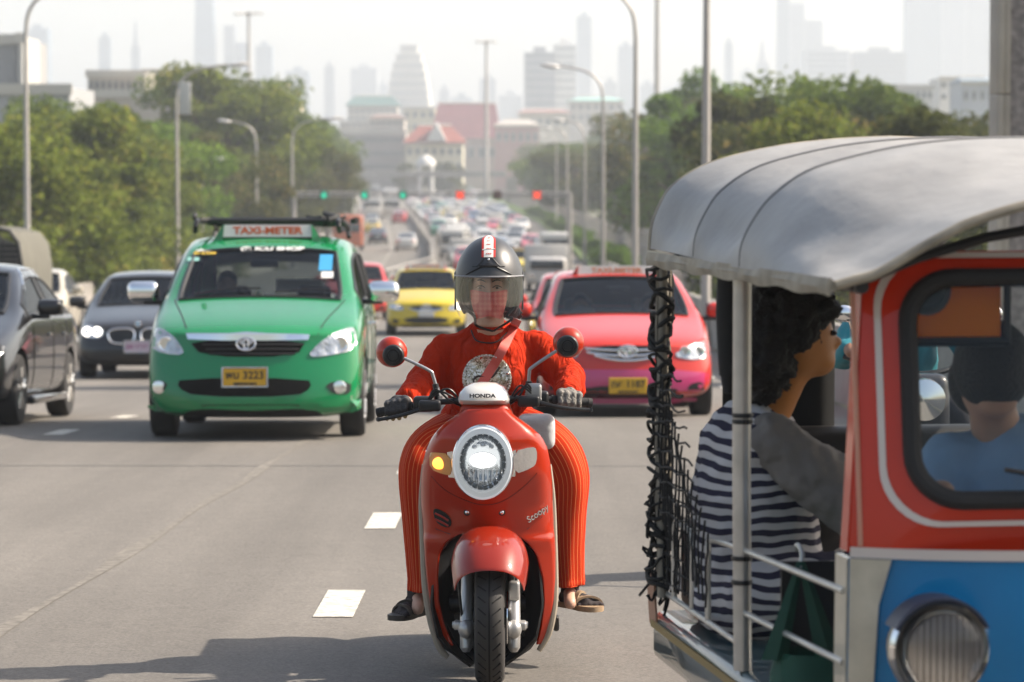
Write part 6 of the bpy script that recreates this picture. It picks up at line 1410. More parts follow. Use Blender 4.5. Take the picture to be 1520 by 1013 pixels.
# --- roof
SEC_F = [(.68,1.50),(.64,1.512),(.59,1.527),(.51,1.574),(.445,1.61),(.385,1.638),(.26,1.675),(.12,1.70),(0,1.71)]
SEC_M = [(.69,1.505),(.685,1.56),(.655,1.62),(.61,1.675),(.53,1.73),(.43,1.762),(.29,1.792),(.14,1.808),(0,1.812)]
SEC_R = [(.68,1.52),(.675,1.58),(.655,1.635),(.62,1.69),(.54,1.742),(.44,1.775),(.30,1.803),(.14,1.82),(0,1.826)]
def csec(S):
    P, _ = crs([Vector((a, 0, z)) for a, z in S], [0]*len(S), 4); return [(p.x, p.z) for p in P]
SEC_F, SEC_M, SEC_R = csec(SEC_F), csec(SEC_M), csec(SEC_R)
def section(y):
    k = sstep(0, .80, y) if y < .80 else 1; q = sstep(.80, 2.0, y); o_ = []
    for f, m_, r in zip(SEC_F, SEC_M, SEC_R):
        a = (lerp(m_[0], r[0], q), lerp(m_[1], r[1], q)) if y > .8 else (lerp(f[0], m_[0], k), lerp(f[1], m_[1], k))
        sag = 0
        for lo, hi in ((.86,1.42),(1.42,1.98)):
            if lo < y < hi: sag = -.034*math.sin(math.pi*(y-lo)/(hi-lo))**.8
        if y <= .86: sag = -.020*math.sin(math.pi*y/.86)
        w_ = sstep(1.50, 1.62, a[1]); o_.append((a[0]*(1+sag*1.3*w_), a[1]+sag*w_))
    return o_
m = MB(); rs = []
for y in list(np.linspace(0,.84,16))+[.855,.87]+list(np.linspace(.9,1.39,10))+[1.41,1.425,1.44]+list(np.linspace(1.47,2.03,12)):
    s_ = section(y); full = [(-a, y-.05*(1-(a/.68)**2)*(1 if y < .1 else 0), z) for a, z in s_]+[(a, y-.05*(1-(a/.68)**2)*(1 if y < .1 else 0), z) for a, z in s_[::-1][1:]]; rs.append(full)
m.rings(rs, cap=False, closed=False)
M_vin = mat('vinyl_grey', (.37,.36,.345), .55, coat=.12, crough=.4, noise=.16, nscale=5, bump=.45, bscale=6)
tb(m, 'roof_canopy', M_vin, solid=.012, ang=40)
M_trim = mat('canopy_trim', (.33,.29,.22), .6, noise=.3, nscale=14)
m = MB(); m.tube([(-.685, y, 1.495) for y in np.linspace(0,2.03,12)], .013, 8); m.tube([(.685, y, 1.495) for y in np.linspace(0,2.03,12)], .013, 8); m.tube([(p[0], p[1], p[2]-.004) for p in rs[0]], .011, 8); m.tube([(p[0], p[1], p[2]-.004) for p in rs[-1]], .013, 8)
tb(m, 'canopy_edge', M_trim)
for y in (.86,1.425):
    s_ = section(y); m = MB(); m.tube([(-a, y, z+.003) for a, z in s_]+[(a, y, z+.003) for a, z in s_[::-1][1:]], .008, 8); tb(m, 'roof_rib', mat('rib_grey', (.20,.195,.19), .45))
for s in (-1,1):
    m = MB(); m.rings([[(s*(.690+.003*math.sin(y*14)), y, 1.512), (s*(.696+.003*math.sin(y*11)), y, 1.492), (s*.692, y, 1.474+.004*math.sin(y*17))] for y in np.linspace(.0,2.03,40)], cap=False, closed=False); tb(m, 'canopy_hem', M_trim, solid=.006)
# roof frame underneath
m = MB()
for x in (-.6,.6): m.tube([(x,.08,1.49),(x,2.0,1.50)], .016, 8)
for y in (.12,.86,1.42,1.98): m.tube([(x,y,1.48+(.15 if y < .2 else .25)*(1-(x/.64)**2)) for x in np.linspace(-.62,.62,9)], .012, 7)
tb(m, 'roof_frame', M_black)
# --- posts
M_pole = mat('pole_silver', (.60,.58,.54), .30, .55, noise=.15, nscale=12)
m = MB(); m.tube([(-.64,1.05,.50),(-.645,1.05,1.0),(-.645,1.05,1.50)], .023, 20); po = tb(m, 'side_pole', M_pole)
for z in (.72,.78,1.12,1.135): tb(MB().lathe([(.0255,-.006),(.027,0),(.0255,.006)], (-.643,1.05,z), 'Z', 20), 'strap_ring', M_black, po)
m = MB(); m.tube([(.64,1.05,.50),(.645,1.05,1.50)], .023, 20); tb(m, 'side_pole', M_pole)
for k, (x, y) in enumerate(((-.655,2.0),(-.63,2.10))):
    m = MB(); m.tube([(x,y,.55),(x-.003,y,1.0),(x,y,1.50)], .013, 12); tb(m, 'rear_post', mat('post_worn', (.30,.27,.22), .55, .3, noise=.4, nscale=20))
rnd = random.Random(9)
m = MB()      # black webbing and netting wound round the rear posts
for k in range(34):
    z = .60+k*.0265; pts = []
    x0, y0 = -.655+rnd.uniform(-.006,.006), 2.02
    for j in range(9):
        a = j/8*6.283; pts.append((x0+.028*math.cos(a)+rnd.uniform(-.006,.006), y0+.06*math.sin(a)+.02, z+.02*math.sin(a+k)+rnd.uniform(-.012,.012)))
    m.tube(pts, rnd.uniform(.004,.0075), 6, smooth=2)
for k in range(7):
    x = -.665+.010*k; pts = [(x+rnd.uniform(-.012,.012), 2.04+.018*k, z+rnd.uniform(-.01,.01)) for z in np.linspace(.60,1.48,18)]; m.tube(pts, rnd.uniform(.003,.006), 6, smooth=3)
tb(m, 'netting', mat('webbing_black', (.018,.017,.016), .85))
m = MB()
for k in range(22):
    z = .55+.26*rnd.random(); y = 2.10-.10*rnd.random(); a = Vector((-.675+rnd.uniform(-.02,.03),y,z)); m.tube([Vector((-.665,2.03,z)), a, a+Vector((rnd.uniform(-.03,.03),rnd.uniform(-.02,.02),rnd.uniform(-.05,.05))), a+Vector((rnd.uniform(-.03,.05),0,rnd.uniform(-.08,.08)))], .004, 6, smooth=3)
tb(m, 'loose_threads', mat('webbing_black'))
m = MB()
for k in range(5): m.tube([(-.668+.012*k+rnd.uniform(-.004,.004), 2.0+.02*k, z+rnd.uniform(-.01,.01)) for z in np.linspace(.62,1.47,14)], .0045, 6, smooth=2)
tb(m, 'frayed_rope', mat('rope_beige', (.30,.26,.20), .85))
m = MB(); m.tube([(-.63,1.25,1.49),(-.632,1.25,1.38),(-.628,1.26,1.22)], [.032,.036,.028], 14, smooth=3); m.tube([(-.62,1.30,1.49),(-.615,1.31,1.3),(-.618,1.3,1.17)], [.03,.034,.02], 12, smooth=3); tb(m, 'rolled_curtain', mat('webbing_black'))
m = MB()   # net curtain between the rear post and the seat
for k in range(16):
    y = 2.02-.022*k; m.tube([(-.66+.003*k+rnd.uniform(-.004,.004), y+rnd.uniform(-.006,.006), z) for z in np.linspace(.58, .92-.012*k, 8)], .0028, 5)
for k in range(9):
    z = .60+.04*k; m.tube([(-.66, 2.04, z), (-.625, 1.70+.02*k, z-.01)], .0028, 5)
for k in range(15):
    y = 1.98-.045*k; m.tube([(-.668+rnd.uniform(-.003,.003), y+.012*math.sin(z*20+k), z) for z in np.linspace(.78-.012*k, 1.20-.028*k, 9)], .0032, 5)
for k in range(10):
    z = .80+.042*k; m.tube([(-.668+rnd.uniform(-.003,.003), y, z-.006*math.sin(y*30)) for y in np.linspace(2.0, 1.42+.03*k, 9)], .0032, 5)
tb(m, 'net_curtain', mat('webbing_black'))
# --- low side rails
m = MB()
for pts in ([(-.64,1.90,.56),(-.64,1.90,.74),(-.64,1.86,.77),(-.64,1.70,.77),(-.64,1.66,.74),(-.64,1.66,.56)], [(-.64,1.46,.56),(-.64,1.46,.74),(-.64,1.42,.78),(-.64,1.04,.80)], [(-.64,2.02,.56),(-.64,1.06,.56)], [(-.64,1.05,.80),(-.60,.22,.81)], [(-.64,1.05,.645),(-.60,.22,.65)]): m.tube(pts, .0080, 10, smooth=4)
tb(m, 'side_rail', M_pole)
m = MB(); m.rbox(-.66,.66,.45,2.12,.36,.50,.03); tb(m, 'lower_body', mat('teal_paint', (.015,.07,.09), .35, coat=.8))
m = MB(); m.box(-.667,-.661,.5,2.1,.455,.475); tb(m, 'yellow_stripe', mat('stripe_yellow', (.30,.20,.05), .5))
m = MB(); m.rbox(-.60,.60,1.70,2.05,.50,.78,.05); m.rbox(-.40,.60,1.98,2.10,.75,1.02,.05); tb(m, 'passenger_seat', mat('seat_black', (.02,.018,.018), .5))
m = MB(); m.rings([[(-.66,y,.46),(-.67,y,.62+.0*y)] for y in (2.04,2.14)], cap=False, closed=False); tb(m, 'corner_flap', mat('flap_peach', (.45,.24,.15), .6), solid=.006)
m = MB(); m.rbox(-.30,.30,.62,.90,.50,.72,.05); m.rbox(-.28,.28,.90,.98,.70,1.02,.05); tb(m, 'driver_seat', mat('seat_black'))
m = MB(); m.rings([[(x, 2.06+.012*math.sin(x*40), z) for x in np.linspace(-.47,-.15,14)] for z in np.linspace(.98,1.62,6)], cap=False, closed=False); tb(m, 'darkening_flap', mat('flap_black', (.012,.012,.012), .8), solid=.006)  # flap added to darken the space behind the passenger's head
# --- front body
M_tred = mat('body_red', (.66,.030,.004), .4, coat=.6, crough=.03, spec=.15, noise=.08, nscale=4); M_tblue = mat('body_blue', (.003,.22,.50), .42, coat=.5, crough=.03, spec=.15, noise=.10, nscale=4); M_tw = mat('body_white', (.72,.62,.55), .4, coat=.8); M_cr = mat('body_cream', (.56,.50,.38), .4, coat=.7, noise=.2, nscale=10)
def fr_y(x, z):    # front surface: bowed in plan, raked back above the waist
    return .06+.55*abs(x)**2.6+.16*max(0, z-.90)**1.1
def xo(z): return interp(z, [.25,.55,.90,1.5], [.575,.595,.592,.545])
# windscreen opening outline
def rrect(x0, x1, z0, z1, r, n=8):
    P = []
    for cx, cz, a0 in ((x1-r,z1-r,0),(x0+r,z1-r,90),(x0+r,z0+r,180),(x1-r,z0+r,270)):
        for k in range(n+1): a = R(a0+90*k/n); P.append((cx+r*math.cos(a), cz+r*math.sin(a)))
    return P
inner = rrect(-.465,.465,1.02,1.505,.10)
def ring_on(P, off=0): return [(x, fr_y(x,z)-off, z) for x, z in P]
# red surround: strips from the opening out to the body outline
def outer_pt(x, z):
    # radial projection to the outline box
    zc = 1.26; xx = xo(z); sx = x/.465; sz = (z-zc)/.26; k = max(abs(sx), abs(sz)); X = sx/k; Zt = sz/k
    zz = zc+ (Zt*(.30 if Zt > 0 else .36)); return (X*xo(zz), zz)
outer = [outer_pt(x, z) for x, z in inner]
def strip_between(A, B, off0, off1, n=5, extra=0):
    m = MB(); rr = []
    for t in np.linspace(0,1,n): rr.append([(lerp(a[0],b[0],t), fr_y(lerp(a[0],b[0],t), lerp(a[1],b[1],t))-lerp(off0,off1,t)-extra, lerp(a[1],b[1],t)) for a, b in zip(A, B)])
    m.rings(rr, cap=False); return m
tb(strip_between(inner, outer, 0, 0), 'front_frame', M_tred, solid=.02, ang=50)
sc_ = lambda P, k, zc=1.27: [(x*k, zc+(z-zc)*(1+(k-1)*1.6)) for x, z in P]
m = MB(); A = ring_on(inner, .012); m.tube([Vector(p) for p in A]+[Vector(A[0])], .021, 10, cap=False); tb(m, 'windscreen_seal', M_rubber)
tb(strip_between(sc_(inner,1.115), sc_(inner,1.145), .013, .013, 3), 'white_line', M_tw, solid=.004)
m = MB(); m.rings([[(x, fr_y(x,z)+.004, z) for x in np.linspace(-.46,.46,15)] for z in np.linspace(1.03,1.52,7)], cap=False, closed=False); tb(m, 'windscreen', glass('tuk_glass', (.9,.93,.92), .85, .03), ang=180)
# lower front: blue, white band between
def band(name, z0, z1, mt, off=0, n=6, xs=21, k=1.0):
    m = MB(); m.rings([[(x*xo(z)*k, fr_y(x*xo(z),z)-off, z) for x in np.linspace(-1,1,xs)] for z in np.linspace(z0,z1,n)], cap=False, closed=False); return tb(m, name, mt, solid=.016, ang=50)
band('front_panel', .28, .888, M_tblue); band('waist_line', .889, .912, M_tw, .008, 2, k=1.0)
m = MB()
for s in (-1,1):   # cream corner column and side return
    m = MB(); m.rings([[(s*x, fr_y(x,z)-.022, z) for x in np.linspace(.535+.05*(.888-z)/.6*.6-.02*(z > .84), xo(z)+.004, 7)] for z in np.linspace(.28,.888,7)], cap=False, closed=False)
    tb(m, 'corner_column', M_cr, solid=.01)
    m2 = MB(); m2.rings([[(s*xo(z)*1.0, fr_y(xo(z),z)+d, z) for d in (0,.05,.10)] for z in np.linspace(.28,.885,6)], cap=False, closed=False); tb(m2, 'side_return', M_cr, solid=.014)
    m3 = MB(); m3.rings([[(s*xo(z), fr_y(xo(z),z)+d, z) for d in (0,.03,.06)] for z in np.linspace(.90,1.54,9)], cap=False, closed=False); tb(m3, 'door_pillar', M_tred, solid=.014)
    m4 = MB(); m4.tube([(s*.575, fr_y(.575,z)-.016, z) for z in np.linspace(.915,1.50,8)], .006, 6); tb(m4, 'pillar_line', mat('line_peach', (.65,.30,.20), .5))
# headlights
for s in (-1,1):
    c = Vector((s*.455, -.02, .715)); 
    m = MB(); m.lathe([(.03,.14),(.075,.12),(.10,.06),(.112,.0),(.114,-.02),(.105,-.032),(.097,-.02)], c, 'Y', 40); h_ = tb(m, 'headlight', M_chrome)
    m = MB(); m.lathe([(.098,-.018),(.08,-.040),(.05,-.052),(.005,-.056)], c, 'Y', 40); tb(m, 'lens', glass('lamp_glass', (.95,.93,.9), .95, .05), h_)
    m = MB(); m.lathe([(.096,-.015),(.08,.02),(.05,.045),(.02,.055),(.004,.055)], c, 'Y', 40); tb(m, 'reflector', mat('reflector_warm', (.74,.70,.64), .38, .75, bump=.15, bscale=60), h_)
    m = MB()
    for k in range(-6,7): x = c.x+k*.0145; hh = math.sqrt(max(.0004,.088**2-(k*.0145)**2)); m.tube([(x,c.y-.028-.016*(1-(k/7)**2),c.z-hh),(x,c.y-.044*(1-(k/9)**2),c.z),(x,c.y-.028-.016*(1-(k/7)**2),c.z+hh)], .0014, 5)
    tb(m, 'lens_flutes', glass('flute_glass', (.95,.93,.9), .93, .15), h_)
    m = MB(); m.rings([[(c.x+.112*math.cos(a), c.y+h, c.z+.112*math.sin(a)) for a in np.linspace(R(25),R(155),15)] for h in (-.035,.0,.05)], cap=False, closed=False); tb(m, 'lamp_hood', mat('hood_dark_blue', (.04,.05,.09), .4), h_, solid=.006)
    m = MB(); m.tube([(s*.455,.10,.715),(s*.455,.14,.66),(s*.44,.2,.60)], .02, 8); tb(m, 'lamp_bracket', M_black)
m = MB(); m.lathe([(.12,-.04),(.2,-.055),(.235,-.03),(.245,0),(.235,.03),(.2,.055),(.12,.04)], (0,.05,.245), 'X', 40); tb(m, 'front_wheel', M_rubber)
m = MB(); m.rbox(-.14,.14,-.15,.30,.40,.50,.06); tb(m, 'front_mudguard', M_tblue)
for s in (-1,1): m = MB(); m.lathe([(.12,-.04),(.2,-.055),(.235,-.03),(.245,0),(.235,.03),(.2,.055),(.12,.04)], (s*.52,1.85,.245), 'X', 40); tb(m, 'rear_wheel', M_rubber)
VISM = bpy.data.materials.new('visor_orange'); VISM.use_nodes = True; nn = VISM.node_tree.nodes; nn.clear(); o9 = nn.new('ShaderNodeOutputMaterial'); t9 = nn.new('ShaderNodeBsdfTranslucent'); d9 = nn.new('ShaderNodeBsdfDiffuse'); x9 = nn.new('ShaderNodeMixShader'); t9.inputs[0].default_value = (1,.42,.01,1); d9.inputs[0].default_value = (1,.38,.01,1); VISM.node_tree.links.new(t9.outputs[0], x9.inputs[1]); VISM.node_tree.links.new(d9.outputs[0], x9.inputs[2]); VISM.node_tree.links.new(x9.outputs[0], o9.inputs[0])
# inside the cab: fan, orange sun visor, wiper, handlebar
m = MB(); m.rbox(-.485,-.235,.25,.262,1.365,1.525,.008); tb(m, 'orange_visor', VISM)
m = MB(); m.tube([(-.50,.24,1.36),(-.22,.24,1.36)], .011, 8); m.tube([(-.225,.24,1.35),(-.225,.24,1.53)], .009, 8); tb(m, 'visor_frame', M_black)
m = MB(); m.lathe([(.055,0),(.05,.02),(.03,.03),(.028,0)], (-.415,.22,1.475), 'Y', 24); m.tube([(-.415+.04*math.cos(t),.215,1.475+.04*math.sin(t)) for t in np.linspace(0,6.28,20)], .004, 6); tb(m, 'fan', mat('fan_grey', (.12,.13,.12), .4))
m = MB(); m.tube([(-.35,.42,1.0),(-.1,.36,.98),(0,.34,.96),(.1,.36,.98),(.35,.42,1.0)], .014, 10, smooth=4); tb(m, 'handlebar', M_black)
m = MB(); m.rbox(-.46,.46,.14,.30,.90,.99,.03); tb(m, 'dashboard', M_seat)
m = MB(); m.tube([(.02,fr_y(0,1.03)-.02,1.035),(-.28,fr_y(.2,1.08)-.02,1.09)], .006, 6); tb(m, 'wiper', M_black)
m = MB(); m.rings([[(x,.80+.02*math.sin(9*x),z) for x in np.linspace(-.60,.60,9)] for z in (.50,.80)], cap=False, closed=False); tb(m, 'partition', mat('seat_black'), solid=.01)
# --- people inside
def T_(x, y, z): return TM @ Vector((x, y, z))
psg = empty('person', T_(-.22,1.62,.50), 'passenger in navy and white striped top with dark hair seated inside the three wheeler', 'person', TR)
# frame: faces +x (to the right of the picture)
def bm_(fn, name, mt, root, vox=.011, sm=4, disp=0):
    m = MB(); fn(m); m.v = [tuple(TM @ Vector(v)) for v in m.v]; return blob(name, m, mt, root, vox, sm, disp=disp)
px0, py0 = -.475, 1.64      # torso centre in the vehicle frame
hdp = (px0+.10, py0-.06, 1.295)
def body_(m):
    m.ell(hdp, (.098,.078,.115)); m.ell((hdp[0]+.055,hdp[1],hdp[2]-.06), (.05,.05,.045)); m.ell((hdp[0]+.105,hdp[1],hdp[2]-.012), (.020,.013,.022)); m.ell((hdp[0]+.088,hdp[1],hdp[2]-.052), (.018,.022,.012))
    m.ell((hdp[0],hdp[1]-.078,hdp[2]-.01), (.02,.010,.028)); m.caps((px0+.02,py0,1.06), .062, (hdp[0]-.005,hdp[1],hdp[2]-.05), .055)
    m.caps((px0,py0-.15,1.03), .06, (px0,py0+.15,1.03), .06); m.caps((px0,py0,.98), .115, (px0+.02,py0,.68), .13)
    for s in (-1,1):
        m.caps((px0,py0+s*.17,1.02), .055, (px0+.24,py0+s*.20,.84), .047); m.caps((px0+.24,py0+s*.20,.84), .045, (px0+.40,py0+s*.10,.90), .033); m.ell((px0+.43,py0+s*.10,.92), (.05,.035,.025))
        m.caps((px0-.03,py0+s*.10,.60), .09, (px0+.36,py0+s*.10,.62), .07); m.caps((px0+.36,py0+s*.10,.62), .06, (px0+.34,py0+s*.10,.52), .05)
bm_(body_, 'body', mat('skin_warm_bounce', (.62,.24,.06), .5), psg, .012)  # warm light bounced onto the face is put into the skin colour
def stripe_h(name, a, b, scale):
    m = mat(name, a, .9, spec=.15, bump=.5, bscale=14); nn = m.node_tree.nodes; l = m.node_tree.links; tc = nn.new('ShaderNodeTexCoord'); sp = nn.new('ShaderNodeSeparateXYZ'); l.new(tc.outputs['Object'], sp.inputs[0])
    nz = nn.new('ShaderNodeTexNoise'); nz.inputs['Scale'].default_value = 6; l.new(tc.outputs['Object'], nz.inputs['Vector']); ma = nn.new('ShaderNodeMath'); ma.operation = 'MULTIPLY_ADD'; ma.inputs[1].default_value = .055; l.new(nz.outputs['Fac'], ma.inputs[0]); l.new(sp.outputs[2], ma.inputs[2])
    mu = nn.new('ShaderNodeMath'); mu.operation = 'MULTIPLY'; mu.inputs[1].default_value = scale; l.new(ma.outputs[0], mu.inputs[0]); fr = nn.new('ShaderNodeMath'); fr.operation = 'FRACT'; l.new(mu.outputs[0], fr.inputs[0]); lt = nn.new('ShaderNodeMath'); lt.operation = 'LESS_THAN'; lt.inputs[1].default_value = .48; l.new(fr.outputs[0], lt.inputs[0])
    mx = nn.new('ShaderNodeMix'); mx.data_type = 'RGBA'; mx.inputs[6].default_value = (*a,1); mx.inputs[7].default_value = (*b,1); l.new(lt.outputs[0], mx.inputs[0]); l.new(mx.outputs[2], nn['Principled BSDF'].inputs['Base Color']); return m
M_str = stripe_h('striped_cloth', (.50,.48,.48), (.035,.033,.055), 29)
def top_(m):
    m.caps((px0-.01,py0-.14,1.03), .075, (px0-.01,py0+.14,1.03), .075); m.caps((px0-.01,py0,.98), .15, (px0+.01,py0,.70), .175); m.ell((px0-.005,py0,.86), (.165,.19,.24)); m.ell((px0+.02,py0,.60), (.19,.20,.13))
    for s in (-1,1): m.caps((px0-.02,py0+s*.12,.62), .10, (px0+.34,py0+s*.12,.66), .09)
bm_(top_, 'striped_top', M_str, psg, .012, 3, disp=(.03,.08))
def slv(m):
    for s in (-1,1): m.caps((px0+.005,py0+s*.165,1.035), .072, (px0+.12,py0+s*.20,.94), .085); m.caps((px0+.12,py0+s*.20,.94), .085, (px0+.23,py0+s*.215,.87), .098)
bm_(slv, 'sleeves', mat('sleeve_grey', (.23,.21,.195), .9, bump=.5, bscale=12), psg, .010, 2, disp=(.030,.05))
def hair_(m):
    m.ell((hdp[0]-.035,hdp[1],hdp[2]+.055), (.118,.108,.115)); m.ell((hdp[0]-.085,hdp[1],hdp[2]-.02), (.10,.11,.14)); m.ell((hdp[0]+.055,hdp[1]-.03,hdp[2]+.085),(.05,.06,.045)); m.ell((hdp[0]-.09,hdp[1],hdp[2]-.11), (.06,.07,.07)); m.ell((hdp[0]-.01,hdp[1]-.075,hdp[2]+.02), (.05,.03,.055))
bm_(hair_, 'hair', M_hair, psg, .009, 1, disp=(.05,.022))
m = MB(); m.ell((hdp[0]+.088,hdp[1]-.034,hdp[2]+.014), (.012,.011,.008), 12, 8); m.v = [tuple(TM @ Vector(v)) for v in m.v]; m.build('eye', mat('iris'), psg)
drv = empty('person', T_(-.02,.80,.62), 'three wheeler driver in light blue shirt seen through its windscreen', 'person', TR)
dx, dy = -.02, .78; hd2 = (dx-.10, dy-.08, 1.255)
def dbody(m):
    m.ell(hd2, (.078,.098,.115)); m.ell((hd2[0],hd2[1]-.06,hd2[2]-.05), (.052,.045,.05)); m.ell((hd2[0],hd2[1]-.10,hd2[2]-.01), (.014,.02,.026)); m.caps((dx-.05,dy,1.08), .065, (hd2[0],hd2[1],hd2[2]-.05), .055)
    m.caps((dx-.18,dy,1.03), .06, (dx+.18,dy,1.03), .06); m.caps((dx,dy,1.0), .13, (dx,dy+.04,.78), .14)
    for s in (-1,1): m.caps((dx+s*.19,dy,1.02), .055, (dx+s*.30,dy-.12,.88), .045); m.caps((dx+s*.30,dy-.12,.88), .045, (dx+s*.30,.44,.98), .035); m.ell((dx+s*.30,.42,1.0), (.035,.045,.035)); m.caps((dx+s*.1,dy,.76), .085, (dx+s*.14,dy-.34,.76), .07)
bm_(dbody, 'body', M_skin, drv, .012)
def dsh(m):
    m.caps((dx-.17,dy-.01,1.03), .082, (dx+.17,dy-.01,1.03), .082); m.caps((dx,dy-.01,1.0), .155, (dx,dy+.03,.78), .17)
    for s in (-1,1): m.caps((dx+s*.19,dy,1.02), .072, (dx+s*.30,dy-.12,.88), .068); m.caps((dx+s*.30,dy-.12,.88), .066, (dx+s*.30,.56,.94), .058)
bm_(dsh, 'shirt', mat('shirt_blue', (.26,.44,.68), .9, bump=.4, bscale=10), drv, .012, 3, disp=(.03,.09))
def dh(m): m.ell((hd2[0],hd2[1]-.022,hd2[2]+.022), (.094,.118,.112)); m.ell((hd2[0],hd2[1]+.05,hd2[2]-.02), (.088,.08,.09))
bm_(dh, 'hair', M_hair, drv, .010, 2)
# --- green net bag hanging from the side rail
bag = empty('net_bag', T_(-.57,.62,.60), 'dark green translucent mesh bag hanging from the side rail of the three wheeler', 'bag', TR)
M_net = bpy.data.materials.new('green_mesh'); M_net.use_nodes = True; nn = M_net.node_tree.nodes; l = M_net.node_tree.links; p = nn['Principled BSDF']; p.inputs['Base Color'].default_value = (.012,.085,.05,1); p.inputs['Roughness'].default_value = .7; p.inputs['Alpha'].default_value = .72
bc = (-.55,.70)
def bagring(z, rx, ry, n=28, ph=0): return [(bc[0]+rx*math.cos(t)*(1+.05*math.sin(5*t+z*30)), bc[1]+ry*math.sin(t)*(1+.07*math.sin(4*t+z*20)), z) for t in np.linspace(0,2*math.pi,n,endpoint=False)]
m = MB(); m.rings([bagring(z, rx, ry) for z, rx, ry in ((.60,.085,.075),(.55,.10,.09),(.48,.115,.11),(.40,.125,.12),(.33,.12,.115),(.27,.08,.08))], cap=False); m.v = [tuple(TM @ Vector(v)) for v in m.v]; m.build('mesh_body', M_net, bag, ang=180)
for s in (-1,1):
    m = MB(); rr = []
    for t in np.linspace(0,1,8):
        z = lerp(.815,.585,t); w_ = lerp(.008,.034,t); yy = bc[1]-.01*t; xx = bc[0]-.03+s*lerp(.002,.066,t); rr.append([(xx-w_,yy-w_*.3,z),(xx,yy-w_*.7,z),(xx+w_,yy,z),(xx,yy+w_*.5,z)])
    m.rings(rr); m.v = [tuple(TM @ Vector(v)) for v in m.v]; m.build('handle', mat('handle_green', (.012,.075,.045), .7), bag)
m = MB(); m.tube([(bc[0]-.03,bc[1],.80),(bc[0]-.025,bc[1]+.01,.835),(bc[0]-.03,bc[1]+.035,.85),(bc[0]-.03,bc[1]+.05,.835)], .006, 8, smooth=4); m.v = [tuple(TM @ Vector(v)) for v in m.v]; m.build('hook', M_pole, bag)
# --- turquoise motorcyclist behind the three wheeler
mc = empty('motorcycle', (0,0,0), 'motorcycle with small headlight seen through the gap behind the three wheeler', 'motorcycle')
m = MB(); m.lathe([(.22,-.03),(.27,-.045),(.29,0),(.27,.045),(.22,.03)], (0,0,.29), 'X', 36); inbuild(m, 'wheel', M_rubber, mc); m = MB(); m.lathe([(.22,-.03),(.27,-.045),(.29,0),(.27,.045),(.22,.03)], (0,1.25,.29), 'X', 36); inbuild(m, 'wheel', M_rubber, mc)
m = MB(); m.rbox(-.13,.13,.15,.42,.45,.98,.06,4); m.rbox(-.14,.14,.42,1.3,.45,.72,.08,4); inbuild(m, 'body', paint('moto_black', (.03,.03,.035), .3), mc)
m = MB(); m.lathe([(.10,.0),(.095,-.03),(.02,-.05)], (0,.14,.86), 'Y', 24); inbuild(m, 'headlight', M_lensw, mc)
m = MB(); m.tube([(-.33,.42,1.05),(-.1,.3,.98),(.1,.3,.98),(.33,.42,1.05)], .014, 8, smooth=3); inbuild(m, 'handlebar', M_black, mc)
m = MB(); m.tube([(-.07,.2,.7),(-.07,.0,.29)], .022, 8); m.tube([(.07,.2,.7),(.07,.0,.29)], .022, 8); inbuild(m, 'fork', M_silver, mc)
m = MB(); m.rbox(-.14,.14,.5,1.2,.72,.80,.03); inbuild(m, 'seat', M_black, mc)
for s in (-1,1):
    m = MB(); m.tube([(s*.24,.38,1.03),(s*.32,.34,1.22)], .006, 6); m.ell((s*.34,.34,1.25), (.06,.02,.04), 16, 8); inbuild(m, 'mirror', M_chrome, mc)
mc.location = (1.80, 14.0, gz(14)); mc.rotation_euler = (math.atan(-.0243),0,R(2))
mr = empty('person', (1.80,14.7,gz(14.7)+.8), 'motorcyclist in a turquoise jacket behind the three wheeler pillar', 'person')
MM = wm(mc)
def mblob(fn, name, mt, vox=.016, disp=0):
    m = MB(); fn(m); m.v = [tuple(MM @ Vector(v)) for v in m.v]; return blob(name, m, mt, mr, vox, 3, disp=disp)
def b1(m):
    m.ell((0,.66,1.50), (.075,.09,.11)); m.caps((0,.72,1.25), .06, (0,.68,1.42), .055); m.caps((0,.74,1.2), .12, (0,.85,.85), .14)
    for s in (-1,1): m.caps((s*.18,.72,1.25), .055, (s*.30,.62,1.05), .045); m.caps((s*.30,.62,1.05), .045, (s*.30,.42,1.08), .035); m.ell((s*.30,.39,1.07), (.035,.05,.03)); m.caps((s*.1,.85,.82), .09, (s*.2,.45,.78), .07); m.caps((s*.2,.45,.78), .06, (s*.17,.55,.35), .045); m.ell((s*.17,.48,.30), (.045,.12,.04))
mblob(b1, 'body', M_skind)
def b2(m):
    m.caps((-.17,.72,1.25), .08, (.17,.72,1.25), .08); m.caps((0,.74,1.2), .16, (0,.85,.86), .18)
    for s in (-1,1): m.caps((s*.19,.72,1.24), .075, (s*.31,.62,1.05), .072); m.caps((s*.31,.62,1.05), .07, (s*.30,.47,1.08), .055)
mblob(b2, 'jacket', mat('jacket_turquoise', (.02,.22,.27), .7, bump=.3, bscale=8), disp=(.03,.1))
def b3(m): m.ell((0,.68,1.53), (.125,.15,.14))
mblob(b3, 'helmet', mat('helmet_dark', (.03,.03,.035), .3, coat=.6))
def b4(m):
    for s in (-1,1): m.caps((s*.1,.85,.82), .105, (s*.2,.45,.78), .085); m.caps((s*.2,.45,.78), .08, (s*.17,.55,.38), .065)
mblob(b4, 'trousers', mat('trousers_dark', (.03,.03,.04), .8))
